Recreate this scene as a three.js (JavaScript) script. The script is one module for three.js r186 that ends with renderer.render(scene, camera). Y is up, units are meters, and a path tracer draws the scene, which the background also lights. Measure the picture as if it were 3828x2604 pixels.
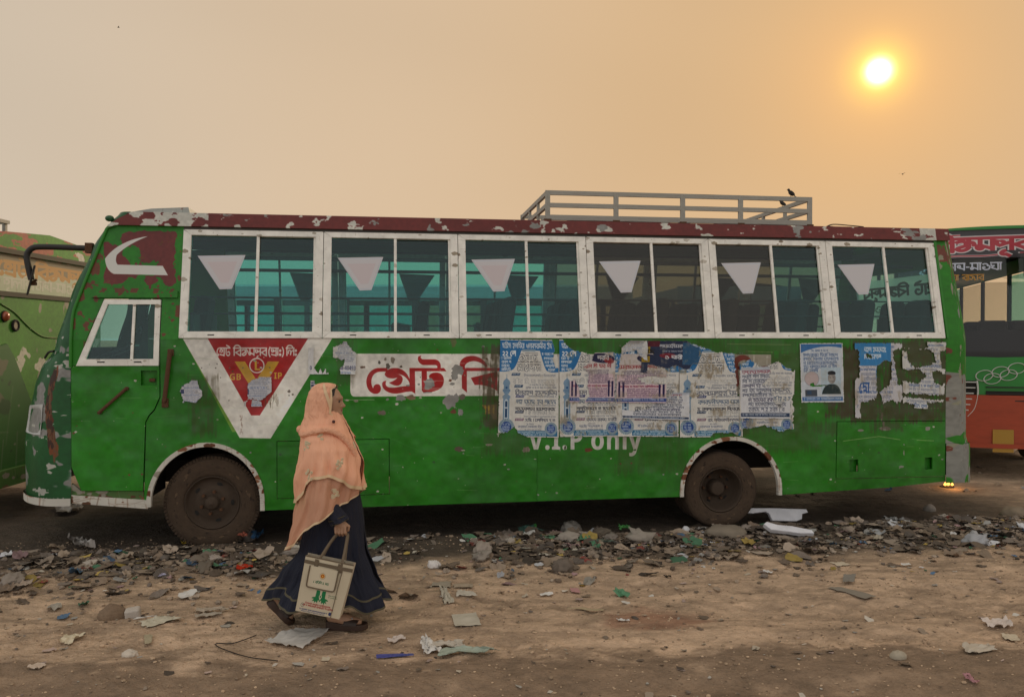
import * as THREE from 'three';
import { mergeGeometries, mergeVertices, toCreasedNormals } from 'three/addons/utils/BufferGeometryUtils.js';
import { RoundedBoxGeometry } from 'three/addons/geometries/RoundedBoxGeometry.js';
import { MarchingCubes } from 'three/addons/objects/MarchingCubes.js';

// ---------- camera, sky, sun, exposure ----------
const scene = new THREE.Scene();
const camera = new THREE.PerspectiveCamera(46.54, 1024 / 696, 0.1, 4000);
camera.position.set(0, 1.86, 0);
camera.rotation.x = -0.01115;
const renderer = new THREE.WebGLRenderer({ antialias: true });
renderer.toneMapping = THREE.LinearToneMapping;
renderer.toneMappingExposure = 1.42;
renderer.shadowMap.enabled = true;
const SUN = new THREE.Vector3(0.4516, 0.330, -1).normalize();      // low hazy sun, behind the bus and to the right
const sun = new THREE.DirectionalLight(new THREE.Color(1, 0.78, 0.52), 1.1);
sun.name = 'sun'; sun.position.copy(SUN).multiplyScalar(60); sun.shadow.radius = 20; sun.castShadow = true;
sun.shadow.mapSize.set(2048, 2048);
Object.assign(sun.shadow.camera, { left: -20, right: 20, top: 20, bottom: -20, near: 1, far: 140 });
scene.add(sun, sun.target);

// hazy evening sky: warm round the sun, greyer away from it
// colour of the haze by angle from the sun (degrees): amber, tan, then grey and faintly blue on the far side
const RAMP = [[0, [0.52, 0.325, 0.155]], [12, [0.478, 0.322, 0.18]], [32, [0.472, 0.352, 0.236]], [56, [0.432, 0.36, 0.28]], [90, [0.46, 0.44, 0.41]], [180, [0.57, 0.59, 0.60]]];
function skyTexture() {
  const W = 2048, H = 1024, d = new Float32Array(W * H * 4), mix = (a, b, t) => a + (b - a) * t;
  for (let r = 0; r < H; r++) {
    const up = ((r + 0.5) / H - 0.5) * Math.PI, cu = Math.cos(up), y = Math.sin(up);
    for (let c = 0; c < W; c++) {
      const az = ((c + 0.5) / W - 0.5) * 2 * Math.PI, x = Math.cos(az) * cu, z = Math.sin(az) * cu;
      const g = Math.acos(Math.min(1, Math.max(-1, x * SUN.x + y * SUN.y + z * SUN.z))) * 180 / Math.PI;
      const e = Math.max(0, y), low = Math.exp(-e / 0.16);
      const n = 0.5 * Math.sin(x * 9 + 3 * Math.sin(z * 5 + y * 13)) + 0.5 * Math.sin(z * 13 - y * 17 + 2 * Math.sin(x * 7));
      let q = 1; while (q < RAMP.length - 1 && g > RAMP[q][0]) q++;
      let t = Math.min(1, Math.max(0, (g - RAMP[q - 1][0]) / (RAMP[q][0] - RAMP[q - 1][0]))); t = t * t * (3 - 2 * t) * 0.4 + t * 0.6;
      const i = (r * W + c) * 4;
      for (let k = 0; k < 3; k++) {
        let v = mix(RAMP[q - 1][1][k], RAMP[q][1][k], t) * (1 + 0.018 * n);
        v = mix(v, v * [1.13, 1.1, 1.06][k], low);
        v += Math.exp(-Math.pow(g / 0.5, 2)) * [5, 4.6, 3.3][k] + Math.exp(-Math.pow(g / 1.25, 1.7)) * [0.6, 0.46, 0.0][k] + Math.exp(-g / 3.0) * [0.27, 0.095, 0.0][k];
        d[i + k] = Math.max(0.02, v);
      }
      d[i + 3] = 1;
    }
  }
  const t = new THREE.DataTexture(d, W, H, THREE.RGBAFormat, THREE.FloatType);
  t.mapping = THREE.EquirectangularReflectionMapping; t.magFilter = THREE.LinearFilter; t.minFilter = THREE.LinearFilter; t.needsUpdate = true;
  return t;
}
scene.background = skyTexture();
scene.environment = scene.background;
// ---------- helpers ----------
let seed = 7;
const rnd = () => { seed = (seed + 0x6d2b79f5) | 0; let t = Math.imul(seed ^ (seed >>> 15), 1 | seed); t = (t + Math.imul(t ^ (t >>> 7), 61 | t)) ^ t; return ((t ^ (t >>> 14)) >>> 0) / 4294967296; };
const rr = (a, b) => a + (b - a) * rnd();
const hash = (x, y) => { let h = Math.imul(x | 0, 374761393) + Math.imul(y | 0, 668265263); h = Math.imul(h ^ (h >>> 13), 1274126177); return ((h ^ (h >>> 16)) >>> 0) / 4294967296; };
function vn(x, y) { const ix = Math.floor(x), iy = Math.floor(y), fx = x - ix, fy = y - iy, sx = fx * fx * (3 - 2 * fx), sy = fy * fy * (3 - 2 * fy);
  const a = hash(ix, iy), b = hash(ix + 1, iy), c = hash(ix, iy + 1), d = hash(ix + 1, iy + 1); return a + (b - a) * sx + (c - a) * sy + (a - b - c + d) * sx * sy; }
const fbm = (x, y, o = 4) => { let s = 0, a = 0.5, n = 0; for (let i = 0; i < o; i++) { s += a * vn(x, y); n += a; x = x * 2.03 + 17.1; y = y * 2.03 + 9.7; a *= 0.5; } return s / n; };
const clamp = (x, a = 0, b = 1) => Math.min(b, Math.max(a, x)), lerp = (a, b, t) => a + (b - a) * t, sstep = (a, b, x) => { const t = clamp((x - a) / (b - a)); return t * t * (3 - 2 * t); };
function curve(tbl) { return (x) => { if (x <= tbl[0][0]) return tbl[0][1]; for (let i = 1; i < tbl.length; i++) if (x <= tbl[i][0]) { const t = (x - tbl[i - 1][0]) / (tbl[i][0] - tbl[i - 1][0]); return lerp(tbl[i - 1][1], tbl[i][1], t * t * (3 - 2 * t) * 0.5 + t * 0.5); } return tbl[tbl.length - 1][1]; }; }
const used = {};
function numbered(n) { if (used[n] === undefined) { used[n] = 0; return n; } used[n]++; return n + '_' + String(used[n]).padStart(3, '0'); }
function tag(o, label, category, group, kind) { if (label) o.userData.label = label; if (category) o.userData.category = category; if (group) o.userData.group = group; if (kind) o.userData.kind = kind; return o; }
function top(o, name, label, category, group, kind) { o.name = numbered(name); tag(o, label, category, group, kind); scene.add(o); o.traverse((m) => { if (m.isMesh) { m.castShadow = m.receiveShadow = true; } }); return o; }
function part(name, geo, mat, parent, label) { const m = new THREE.Mesh(Array.isArray(geo) ? mergeGeometries(geo.map(plain)) : geo, mat); m.name = name; m.castShadow = m.receiveShadow = true; if (label) m.userData.label = label; if (parent) parent.add(m); return m; }
function plain(g) { g = g.index ? g.toNonIndexed() : g; for (const k of Object.keys(g.attributes)) if (!['position', 'normal', 'uv'].includes(k)) g.deleteAttribute(k); if (!g.attributes.uv) g.setAttribute('uv', new THREE.BufferAttribute(new Float32Array(g.attributes.position.count * 2), 2)); return g; }
function group(name, parent) { const g = new THREE.Group(); g.name = name; if (parent) parent.add(g); return g; }
const box = (w, h, d, x = 0, y = 0, z = 0, r = 0) => (r ? new RoundedBoxGeometry(w, h, d, 2, Math.min(r, w * 0.49, h * 0.49, d * 0.49)) : new THREE.BoxGeometry(w, h, d)).translate(x, y, z);
const V3 = (a) => new THREE.Vector3(...a);
function tube(pts, r, seg = 40, rs = 8, tension = 0.5) { return new THREE.TubeGeometry(new THREE.CatmullRomCurve3(pts.map(V3), false, 'catmullrom', tension), seg, r, rs); }
function rod(a, b, r, rs = 8) { const A = V3(a), B = V3(b), L = A.distanceTo(B), g = new THREE.CylinderGeometry(r, r, L, rs); g.applyQuaternion(new THREE.Quaternion().setFromUnitVectors(new THREE.Vector3(0, 1, 0), B.clone().sub(A).normalize())); return g.translate((A.x + B.x) / 2, (A.y + B.y) / 2, (A.z + B.z) / 2); }
function beam(a, b, w, h) { const A = V3(a), B = V3(b), L = A.distanceTo(B), g = new THREE.BoxGeometry(w, h, L); const m = new THREE.Matrix4().lookAt(A, B, new THREE.Vector3(0.01, 1, 0.02)); g.applyMatrix4(m); return g.translate((A.x + B.x) / 2, (A.y + B.y) / 2, (A.z + B.z) / 2); }
// a sheet of (nu+1) x (nv+1) points
function sheet(nu, nv, fn, uvf) {
  const p = [], uv = [], ix = [];
  for (let j = 0; j <= nv; j++) for (let i = 0; i <= nu; i++) { const q = fn(i / nu, j / nv); p.push(q[0], q[1], q[2]); const t = uvf ? uvf(i / nu, j / nv, q) : [i / nu, j / nv]; uv.push(t[0], t[1]); }
  for (let j = 0; j < nv; j++) for (let i = 0; i < nu; i++) { const a = j * (nu + 1) + i, b = a + 1, c = a + nu + 1, d = c + 1; ix.push(a, b, d, a, d, c); }
  const g = new THREE.BufferGeometry(); g.setAttribute('position', new THREE.Float32BufferAttribute(p, 3)); g.setAttribute('uv', new THREE.Float32BufferAttribute(uv, 2)); g.setIndex(ix); g.computeVertexNormals(); return g;
}
// side wall of a bus: straight below VB, leaning inwards above
const VB = 1.86, LEAN = 0.195, wOf = (v) => (v > VB ? -LEAN * (v - VB) : 0);
function prism(outline, off0, off1, holes = [], uvr, wf = wOf) {
  const sh = outline.map((p) => new THREE.Vector2(p[0], p[1])), hs = holes.map((h) => h.map((p) => new THREE.Vector2(p[0], p[1])));
  if (THREE.ShapeUtils.isClockWise(sh)) sh.reverse(); hs.forEach((h) => { if (!THREE.ShapeUtils.isClockWise(h)) h.reverse(); });
  const tri = THREE.ShapeUtils.triangulateShape(sh, hs), all = [sh, ...hs].flat(), p = [], uv = [];
  const U = uvr ? (q) => [(q.x - uvr[0]) / (uvr[2] - uvr[0]), (q.y - uvr[1]) / (uvr[3] - uvr[1])] : (q) => [q.x, q.y];
  const put = (q, o) => { p.push(q.x, q.y, wf(q.y) + o); uv.push(...U(q)); };
  for (const [a, b, c] of tri) { put(all[a], off1); put(all[b], off1); put(all[c], off1); put(all[c], off0); put(all[b], off0); put(all[a], off0); }
  for (const loop of [sh, ...hs]) for (let i = 0; i < loop.length; i++) { const a = loop[i], b = loop[(i + 1) % loop.length]; put(a, off1); put(a, off0); put(b, off0); put(a, off1); put(b, off0); put(b, off1); }
  const g = new THREE.BufferGeometry(); g.setAttribute('position', new THREE.Float32BufferAttribute(p, 3)); g.setAttribute('uv', new THREE.Float32BufferAttribute(uv, 2)); g.computeVertexNormals(); return g;
}
const arc = (cx, cy, a, b, t0, t1, n) => Array.from({ length: n + 1 }, (_, i) => { const t = lerp(t0, t1, i / n); return [cx + a * Math.cos(t), cy + b * Math.sin(t)]; });
function cnv(w, h) { const c = document.createElement('canvas'); c.width = w; c.height = h; return [c, c.getContext('2d')]; }
function ctex(c, srgb = true) { const t = new THREE.CanvasTexture(c); if (srgb) t.colorSpace = THREE.SRGBColorSpace; t.magFilter = THREE.LinearFilter; return t; }
function tile(t, rx, ry) { t.wrapS = t.wrapT = THREE.RepeatWrapping; t.repeat.set(rx, ry); return t; }
function pixmap(c, ctx, fn) { const im = ctx.getImageData(0, 0, c.width, c.height), d = im.data; for (let y = 0, i = 0; y < c.height; y++) for (let x = 0; x < c.width; x++, i += 4) fn(d, i, x, y); ctx.putImageData(im, 0, 0); }
const std = (o) => new THREE.MeshStandardMaterial(o);
const lin = (r, g, b) => new THREE.Color().setRGB(r, g, b);
// tileable grain in three channels, for colour and relief
function grainTex(size, cells, lo, hi, oct = 4, sx = 1, fall = 0.6) {
  const d = new Uint8Array(size * size * 4);
  const tv = (x, y, c) => { const ix = Math.floor(x), iy = Math.floor(y), fx = x - ix, fy = y - iy, m = (a) => ((a % c) + c) % c, s = fx * fx * (3 - 2 * fx), t = fy * fy * (3 - 2 * fy), cc = Math.max(1, Math.round(c * sx)), mx = (a) => ((a % cc) + cc) % cc;
    const A = hash(mx(ix), m(iy) + c * 31), B = hash(mx(ix + 1), m(iy) + c * 31), C = hash(mx(ix), m(iy + 1) + c * 31), D = hash(mx(ix + 1), m(iy + 1) + c * 31); return A + (B - A) * s + (C - A) * t + (A - B - C + D) * s * t; };
  for (let y = 0, i = 0; y < size; y++) for (let x = 0; x < size; x++, i += 4) {
    let s = 0, a = 0.5, n = 0; for (let o = 0, c = cells; o < oct; o++, c *= 2, a *= fall) { s += a * tv(x / size * Math.max(1, Math.round(c * sx)), y / size * c, c); n += a; }
    const v = clamp((s / n - 0.5) * 1.7 + 0.5), k = Math.round(lerp(lo, hi, v)); d[i] = d[i + 1] = d[i + 2] = k; d[i + 3] = 255;
  }
  const t = new THREE.DataTexture(d, size, size); t.magFilter = THREE.LinearFilter; t.wrapS = t.wrapT = THREE.RepeatWrapping; t.needsUpdate = true; return t;
}
// ---------- lettering: a stroke alphabet for the Bengali words ----------
const BN = {
  k: [10, 'M5 0V10M5 2.5L0.6 6L5 9M5 2.6C8 1.4 10 3 9.3 6.2'], kr: [10, 'M0.5 3.4C3 1.2 6 2 5.6 4.6C5.2 6.8 2.2 6 1.2 8.2C3 10.6 6 9 6.8 7M5.7 4.4C7.5 1.8 10 3 9.3 6.4M6.8 0V7'],
  g: [8.6, 'M1 6.6C-0.4 3 1.6 1.2 3.6 2C6 3 5.4 5.6 2.2 6.2M7.6 0V10'], gr: [9, 'M1.4 5.6C0.2 2.8 2 1.2 4 2C6.2 3 5.6 5 2.4 5.4M7.8 0V10C5.4 8 3 9.6 0.6 7.8'],
  T: [9, 'M2 0V6C2.2 10.6 8 10.8 8 7C8 4 4.8 4 4.6 6.2M7.4 0C8.4 -3 3 -1.8 2.6 -4.2'], b: [8.6, 'M7.6 0V10L0.6 5.6L7.6 2.2'],
  m: [9, 'M2.2 0V5.6C0.2 5.8 0.4 8.8 2.2 8.6C3.8 8.2 3.4 6 2.2 5.6L8 8.4M8 0V10'], p: [9, 'M1.4 1.6C0 5.4 2.2 6.8 4 5.2C5.4 3.8 3.6 2 2.4 3.4M1.6 6.4L8 3.4M8 0V10'], pr: [9, 'M1.4 1.2C0.2 4.4 2.2 5.6 4 4.2C5.2 3 3.6 1.6 2.4 2.8M1.6 5.2L8 3M8 0V10C5.6 8 3 9.6 0.8 7.6'],
  r: [8.6, 'M7.6 0V10L0.6 5.6L7.6 2.2M4 11.6V12.4'], l: [9.6, 'M1 7.4C-0.2 4.2 1 2.6 2.6 2.8C4.6 3 4.2 6.4 3.8 8.4C4.2 4.2 6.4 2.2 8.4 4M8.6 0V10'], d: [8, 'M1.6 0V4.2C3 2.4 6 2.6 6 5.4C6 7.8 3 8 2 6.4M5.8 6.4L7.4 10'],
  kh: [9.4, 'M1 4C1 1.4 5 1.6 5 4C5 6.8 1 6.8 1 9C3 10.8 5.4 8 8.4 6.4M8.4 0V10'], N: [9.6, 'M1 3.4C2 1 4.6 1.6 4.6 4.2V8.6M4.6 5C6 2.2 8.6 2.4 8.6 5.4V10'], h: [8, 'M1 2.4C4 0.4 7 1.6 6.4 4C5.8 6 2 5.6 2 7.6C2.2 9.6 5 9 6.6 8M5 8L4 11'],
  y: [9, 'M1.2 1.6C0 4 2 5.2 3.8 4L1.2 7L8 10M8 0V10'], e0: [8.6, 'M1 3C2.4 0.6 5 1.8 4.2 5C3.2 7.8 1 6.4 2 4.8M4.2 5L7.8 10V1'], s: [9, 'M1.8 0V4.4C-0.2 5 0.8 8.2 3 7.2C4.6 6 3.6 4 2 5M3 7.2L8 6.6M8 0V10'],
  u0: [9, 'M1 1.8C4 0.2 7 2 5 4.6C8 4 9 8 6 9.6C3 10.6 1 9 1 7.6M1.6 0C3 -4 8 -3.6 8 -0.6'], sh: [9, 'M1 5C0 2 3.6 1.6 3.6 4C3.6 6.4 1.4 6.4 1 5M3.6 4C4.2 1.2 7 2 6 5.4M8 0V10'], f: [10.4, 'M1.2 1.6C0 5.4 2 6.8 4 5.4M1.6 6.6L7 3.4M7 0V10M7 3.4C10 1.8 10.6 6 9 7.2'],
  o: [9, 'M1 2.4C3 0.4 7 1.2 6 4.2C9 3 9.6 9 5 9.6C2 9.6 0.8 7.6 1.6 6C2.2 5 3.8 5.6 3 7.2'], j: [10.6, 'M1 2.6C3 1 5 3 4.6 6C4 9.2 1 9 0.8 6.6M4.6 5C6 2 8 4 7.6 8C7.6 9.8 9 10 10 8.2'], n: [9, 'M3.2 3C1 2.4 0.2 5.6 2 6C4.2 6.2 4.4 4 3.2 3M2.6 6.2L8 8.4M8 0V10'],
  A: [12.4, 'M1 2.2C4 0.8 5 4 2.6 4.6C5 5 5 9.2 2 9.2C1 9.2 0.4 8 0.6 7M4 5L8 3.4M8 0V10M11.4 0V10'], t: [8, 'M5 4C2 3.4 1.4 8 4 8.6C8 9 8 3 4.6 2C3 1.4 1.4 2.2 1 3'], i: [3, 'M1.5 10V0C1.2 -4.4 8.6 -5 10.4 -0.6'], I: [3.4, 'M1.5 10V0C1.6 -4.4 -4.6 -4.8 -6 -0.8'], a: [3, 'M1.5 0V10'],
  e: [4.4, 'M3.6 0C0 1.4 -0.2 8 1.6 9.4C3.4 10.2 4 7.8 2.4 7.6'], u: [0, 'M-3.4 10C-6.6 10.6 -6.4 13.8 -3.6 13L-1.6 14.6'], v: [4, 'M2 2.2A1 1 0 1 0 2.01 2.2M2 7.4A1 1 0 1 0 2.01 7.4'], '(': [4, 'M3.2 -1.6C0.4 2 0.4 8 3.2 11.6'], ')': [4, 'M0.8 -1.6C3.6 2 3.6 8 0.8 11.6'],
  2: [7.4, 'M1 2.4C3 0.2 6 1.6 5.4 4.4C4.8 6.4 2 6.4 1.6 8C3 9.4 5.6 8.8 7 10'], 1: [6, 'M2.4 4C1 2 4.4 1 5 3.6C5.4 6 3 8.6 1.4 10'], 0: [7, 'M3.5 2.4A3 3.4 0 1 0 3.51 2.4'], 3: [8, 'M1.2 3C1 9 5 10.6 6.4 7C7.4 4 5 2.4 4.4 4.4C4.2 6 5.4 6.6 6.4 6.2'], '-': [5, 'M0.6 5.4H4.4'],
};
const NOBAR = new Set(['e0', 'o', 'v', '(', ')', '2', '1', '0', '3', '-', '_', 'u', 'e']);
const bnPath = {};
function bnWidth(tok) { return tok.reduce((s, t) => s + (t === '_' ? 5 : BN[t][0]), 0); }
// words are given sign by sign in the order they are written; x = left, y = head line, s = letter height
function bangla(ctx, text, x, y, s, col, weight = 1.5, fit) {
  const tok = text.split(' '), k = s / 10, w = bnWidth(tok) * k, sx = fit ? fit / w : 1;
  ctx.save(); ctx.translate(x, y); ctx.scale(k * sx, k); ctx.strokeStyle = col; ctx.lineWidth = weight; ctx.lineCap = 'butt'; ctx.lineJoin = 'round';
  for (const t of tok) {
    if (t === '_') { ctx.translate(5, 0); continue; }
    const [gw, d] = BN[t]; ctx.stroke(bnPath[t] || (bnPath[t] = new Path2D(d)));
    if (!NOBAR.has(t)) { ctx.beginPath(); ctx.moveTo(-0.4, 0); ctx.lineTo(gw + 0.2, 0); ctx.stroke(); }
    ctx.translate(gw, 0);
  }
  ctx.restore(); return w * sx;
}
const SMALL = ['k', 'b', 'm', 'p', 'r', 'l', 'd', 'h', 's', 'n', 'y', 'a', 'i', 'sh', 'g', 't', 'e', 'I', 'j', 'a'];
function scribble(ctx, x, y, w, s, col, weight = 1.6) { let t = [], tw = 0; const lim = w / (s / 10); while (tw < lim - 9) { const g = SMALL[Math.floor(rnd() * SMALL.length)]; t.push(g); tw += BN[g][0]; if (rnd() < 0.2) { t.push('_'); tw += 5; } } if (t.length) bangla(ctx, t.join(' '), x, y, s, col, weight); }
const W_GREAT = 'e gr T', W_BIKRAM = 'i b kr m p u r';

// ragged spots, in whatever units the context is in
function blob(ctx, x, y, rx, ry, col, rag = 0.35, n = 22) { const ph = rnd() * 100; ctx.beginPath(); for (let i = 0; i < n; i++) { const a = i / n * 2 * Math.PI, r = 1 - rag + 2 * rag * fbm(ph + 2.2 * Math.cos(a) + 5, ph + 2.2 * Math.sin(a), 3); ctx.lineTo(x + rx * r * Math.cos(a), y + ry * r * Math.sin(a)); } ctx.closePath(); ctx.fillStyle = col; ctx.fill(); }
function ragPoly(ctx, pts, jag, step) { ctx.beginPath(); for (let i = 0; i < pts.length; i++) { const a = pts[i], b = pts[(i + 1) % pts.length], n = Math.max(1, Math.round(Math.hypot(b[0] - a[0], b[1] - a[1]) / step)); for (let k = 0; k < n; k++) ctx.lineTo(lerp(a[0], b[0], k / n) + rr(-jag, jag), lerp(a[1], b[1], k / n) + rr(-jag, jag)); } ctx.closePath(); }
const GREEN = '#237a13', WHITEP = '#e9e5dc', REDP = '#a81c1e', PRIMER = '#8b8a86', RUST = '#6b3a20', MAROON = '#6d2b28', DKGREEN = '#175628';

// painted side of the bus, metres along and up the side
const LV0 = 0.2, LV1 = 1.9, LSPAN = 4.5;
function livery(u0) {
  const W = 2048, k = W / LSPAN, H = Math.round((LV1 - LV0) * k), [c, ctx] = cnv(W, H), X = (u) => (u - u0) * k, Y = (v) => (LV1 - v) * k;
  const poly = (p, col) => { ctx.beginPath(); for (let i = 0; i < p.length; i += 2) ctx.lineTo(X(p[i]), Y(p[i + 1])); ctx.closePath(); ctx.fillStyle = col; ctx.fill(); };
  const spot = (u, v, ru, rv, col, rag = 0.4) => blob(ctx, X(u), Y(v), ru * k, rv * k, col, rag);
  const crop = (m) => ctx.setTransform(k * m[0], -k * m[1], k * m[2], -k * m[3], k * (m[4] - u0), k * (LV1 - m[5]));
  seed = 11; ctx.fillStyle = GREEN; ctx.fillRect(0, 0, W, H);
  // emblem: white band, red wedge, yellow V
  poly([1.287,1.842, 1.322,1.842, 1.749,1.044, 1.687,1.042], '#6f9a35');
  poly([1.272,1.866, 2.556,1.873, 2.014,0.978, 1.749,0.989], WHITEP);
  poly([1.48,1.87, 2.342,1.87, 1.922,1.186, 1.848,1.187], REDP);
  poly([1.707,1.666, 1.796,1.665, 1.893,1.504, 1.992,1.665, 2.092,1.664, 1.899,1.347], '#c99b34');
  crop([0.000592448,-1.64942e-06,-2.26177e-06,-0.00061277,1.16899,1.90485]);
  bangla(ctx, W_GREAT, 655, 195, 112, '#e8dcd4', 1.75, 195); bangla(ctx, W_BIKRAM, 890, 195, 112, '#e8dcd4', 1.75, 490); bangla(ctx, '( pr a v )', 1395, 195, 112, '#e8dcd4', 1.75, 235); bangla(ctx, 'i l v', 1655, 195, 112, '#e8dcd4', 1.75, 165);
  ctx.beginPath(); ctx.arc(1232, 448, 103, 0, 7); ctx.fillStyle = REDP; ctx.fill(); ctx.lineWidth = 17; ctx.strokeStyle = '#e8dcd4'; ctx.stroke();
  ctx.fillStyle = '#cfa33a'; ctx.font = 'bold 190px sans-serif'; ctx.textAlign = 'center'; ctx.fillText('L', 1236, 516);
  ctx.font = 'bold 128px sans-serif'; ctx.fillText('GB', 922, 655); ctx.fillText('IP', 1540, 640);
  for (const [x, y, r] of [[640, 482, 10], [710, 620, 8], [840, 480, 12], [1030, 480, 10], [1420, 478, 11], [830, 950, 9], [1700, 825, 22], [1755, 870, 14], [440, 480, 9]]) blob(ctx, x, y, r, r, '#6f675c');
  for (let i = 0; i < 46; i++) { const x = rr(1330, 1550), y = rr(840, 1000); ctx.fillStyle = `rgba(84,68,50,${rr(0.2, 0.75)})`; ctx.fillRect(x, y, rr(3, 9), rr(30, 120)); }
  for (let i = 0; i < 14; i++) { const x = rr(985, 1025), y = rr(1130, 1420); ctx.fillStyle = `rgba(95,55,38,${rr(0.2, 0.6)})`; ctx.fillRect(x, y, rr(4, 12), rr(20, 80)); }
  for (let i = 0; i < 40; i++) { ctx.save(); ctx.translate(rr(250, 2150), rr(90, 1400)); ctx.rotate(rr(-0.9, 0.9)); ctx.fillStyle = `rgba(120,110,95,${rr(0.1, 0.4)})`; ctx.fillRect(0, 0, rr(6, 60), rr(2, 5)); ctx.restore(); }
  // white name board and its red letters
  ctx.setTransform(1, 0, 0, 1, 0, 0);
  crop([0.000735693,-3.5523e-06,-1.10687e-06,-0.000738776,2.44143,1.90832]);
  ctx.beginPath(); ctx.moveTo(370, 236); ctx.lineTo(5830, 236); ctx.lineTo(5830, 755); ctx.lineTo(425, 762); ctx.quadraticCurveTo(372, 760, 368, 690); ctx.closePath(); ctx.fillStyle = WHITEP; ctx.fill();
  ctx.fillStyle = REDP;
  for (const d of ['M820 412L700 412C600 430 560 520 563 590C570 700 640 735 690 728C745 715 752 650 722 618C695 600 650 610 646 662C618 620 615 560 640 510C665 470 700 455 760 455L820 455Z',
    'M785 490C800 425 870 408 930 412C1010 420 1075 480 1095 570L1095 612C1070 540 1010 480 920 488C960 485 1000 500 1006 545C1005 600 970 632 935 630C900 628 860 610 838 590C880 580 915 560 942 530C890 548 800 545 785 490Z',
    'M1088 412H1155L1160 728L1108 698L1090 690Z', 'M755 600C762 575 785 570 806 568C785 610 800 645 850 652C930 658 1010 630 1095 632L1112 702C1030 700 970 735 890 725C800 712 748 660 755 600Z',
    'M1088 412H1515L1545 452H1088Z', 'M1238 450H1302L1305 575C1330 620 1390 590 1372 575C1345 565 1330 540 1330 510C1345 470 1420 455 1470 480C1525 510 1525 600 1490 645C1440 700 1350 715 1262 715L1240 690Z',
    'M1240 255C1215 275 1225 300 1260 305L1400 305C1460 315 1480 360 1475 412H1430C1442 385 1420 372 1390 376H1260C1200 360 1178 300 1200 268Z',
    'M1715 345C1740 280 1810 255 1890 262C1970 275 2050 330 2062 400H2035C2000 350 1920 315 1850 330C1800 345 1768 370 1778 410L1800 450L1802 718L1740 665L1735 440C1712 410 1708 375 1715 345Z', 'M1785 410H2400V450H1785Z', 'M1850 535L2185 455V700C2100 640 2000 615 1900 625Z']) ctx.fill(new Path2D(d));
  ctx.fillStyle = '#a79f92'; ctx.beginPath(); ctx.moveTo(2050, 558); ctx.lineTo(2112, 530); ctx.lineTo(2122, 592); ctx.closePath(); ctx.fill();
  for (const [x, y, a, b, col] of [[720, 340, 16, 22, '#55534c'], [793, 305, 14, 18, '#8d8373'], [885, 315, 26, 42, '#8a7f70'], [825, 388, 24, 32, '#5e564c'], [985, 395, 18, 14, '#5a4a3c'], [515, 402, 30, 14, '#6b5140'], [1335, 610, 62, 62, PRIMER], [1205, 614, 16, 12, PRIMER], [1070, 628, 22, 9, PRIMER], [1690, 440, 82, 62, PRIMER], [1645, 515, 42, 52, PRIMER], [1620, 610, 28, 18, PRIMER], [1315, 715, 55, 9, PRIMER], [985, 780, 62, 36, PRIMER], [1115, 775, 56, 30, '#846a52'], [1225, 778, 18, 10, '#b9b3a6'], [1590, 830, 88, 88, PRIMER], [1745, 770, 40, 38, '#6f6256'], [1660, 775, 50, 40, PRIMER], [752, 962, 52, 32, '#6f6659'], [1630, 955, 36, 28, RUST], [1718, 960, 32, 42, PRIMER], [1700, 1420, 48, 32, '#5c5142'], [1755, 1438, 26, 8, '#b9b3a6'], [2080, 1372, 48, 13, '#aaa596'], [440, 815, 28, 14, '#95907f'], [330, 805, 20, 12, '#a5a090'], [1635, 90, 40, 60, '#54612b']]) blob(ctx, x, y, a, b, col, 0.5, 26);
  for (const [x, y, w] of [[1250, 568, 260], [1260, 580, 150], [1245, 662, 250], [1255, 678, 180], [290, 798, 370], [1715, 352, 60], [1290, 716, 250], [440, 382, 150]]) { ctx.fillStyle = 'rgba(205,200,186,0.8)'; ctx.fillRect(x, y, w, 5); }
  poly0(ctx, [[1990, 875], [2180, 870], [2180, 1060], [2130, 1050], [2100, 985], [2030, 990], [2035, 935]], '#b08f2e');
  // letters of the name showing between the posters farther back
  ctx.setTransform(1, 0, 0, 1, 0, 0); crop([0.000830534,-4.21335e-06,2.58837e-06,-0.000784995,5.40596,1.93849]);
  ctx.fillStyle = REDP;
  for (const d of ['M1115 400C1120 320 1190 280 1260 285C1320 300 1350 330 1340 365C1290 335 1220 345 1190 380L1180 440L1200 640L1170 690L1150 640L1140 440Z', 'M1090 425H1560V465H1100Z', 'M1500 420H1575L1545 500L1550 620L1505 600Z', 'M1620 520C1650 470 1690 470 1715 440C1720 520 1690 560 1630 550Z', 'M1300 600C1340 560 1380 640 1330 690L1290 670Z', 'M1390 590L1440 575L1430 640L1390 680Z', 'M1590 650C1630 560 1720 570 1730 640C1690 690 1620 690 1590 650Z', 'M650 640L740 630L760 680L660 690Z', 'M-430 420H-300V470H-430Z', 'M-800 600L-640 590L-660 625L-820 635Z']) ctx.fill(new Path2D(d));
  ctx.setTransform(1, 0, 0, 1, 0, 0);
  // "V.I.P only"
  crop([0.000781168,-1.45309e-05,6.00986e-07,-0.00076258,3.93376,1.94755]);
  ctx.fillStyle = '#d8d6cf'; ctx.textAlign = 'left'; ctx.font = 'bold 352px sans-serif'; ctx.save(); ctx.translate(515, 1448); ctx.scale(0.885, 1); ctx.fillText('V.I.P only', 0, 0); ctx.restore();
  for (const [x, y, a, b, col] of [[490, 1450, 44, 32, '#8f8878'], [1255, 1455, 44, 26, RUST], [965, 1425, 12, 26, '#3f4a2c'], [600, 1565, 16, 6, '#bcb8aa'], [1530, 1560, 10, 8, '#bcb8aa']]) blob(ctx, x, y, a, b, col, 0.5);
  ctx.setTransform(1, 0, 0, 1, 0, 0);
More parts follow.
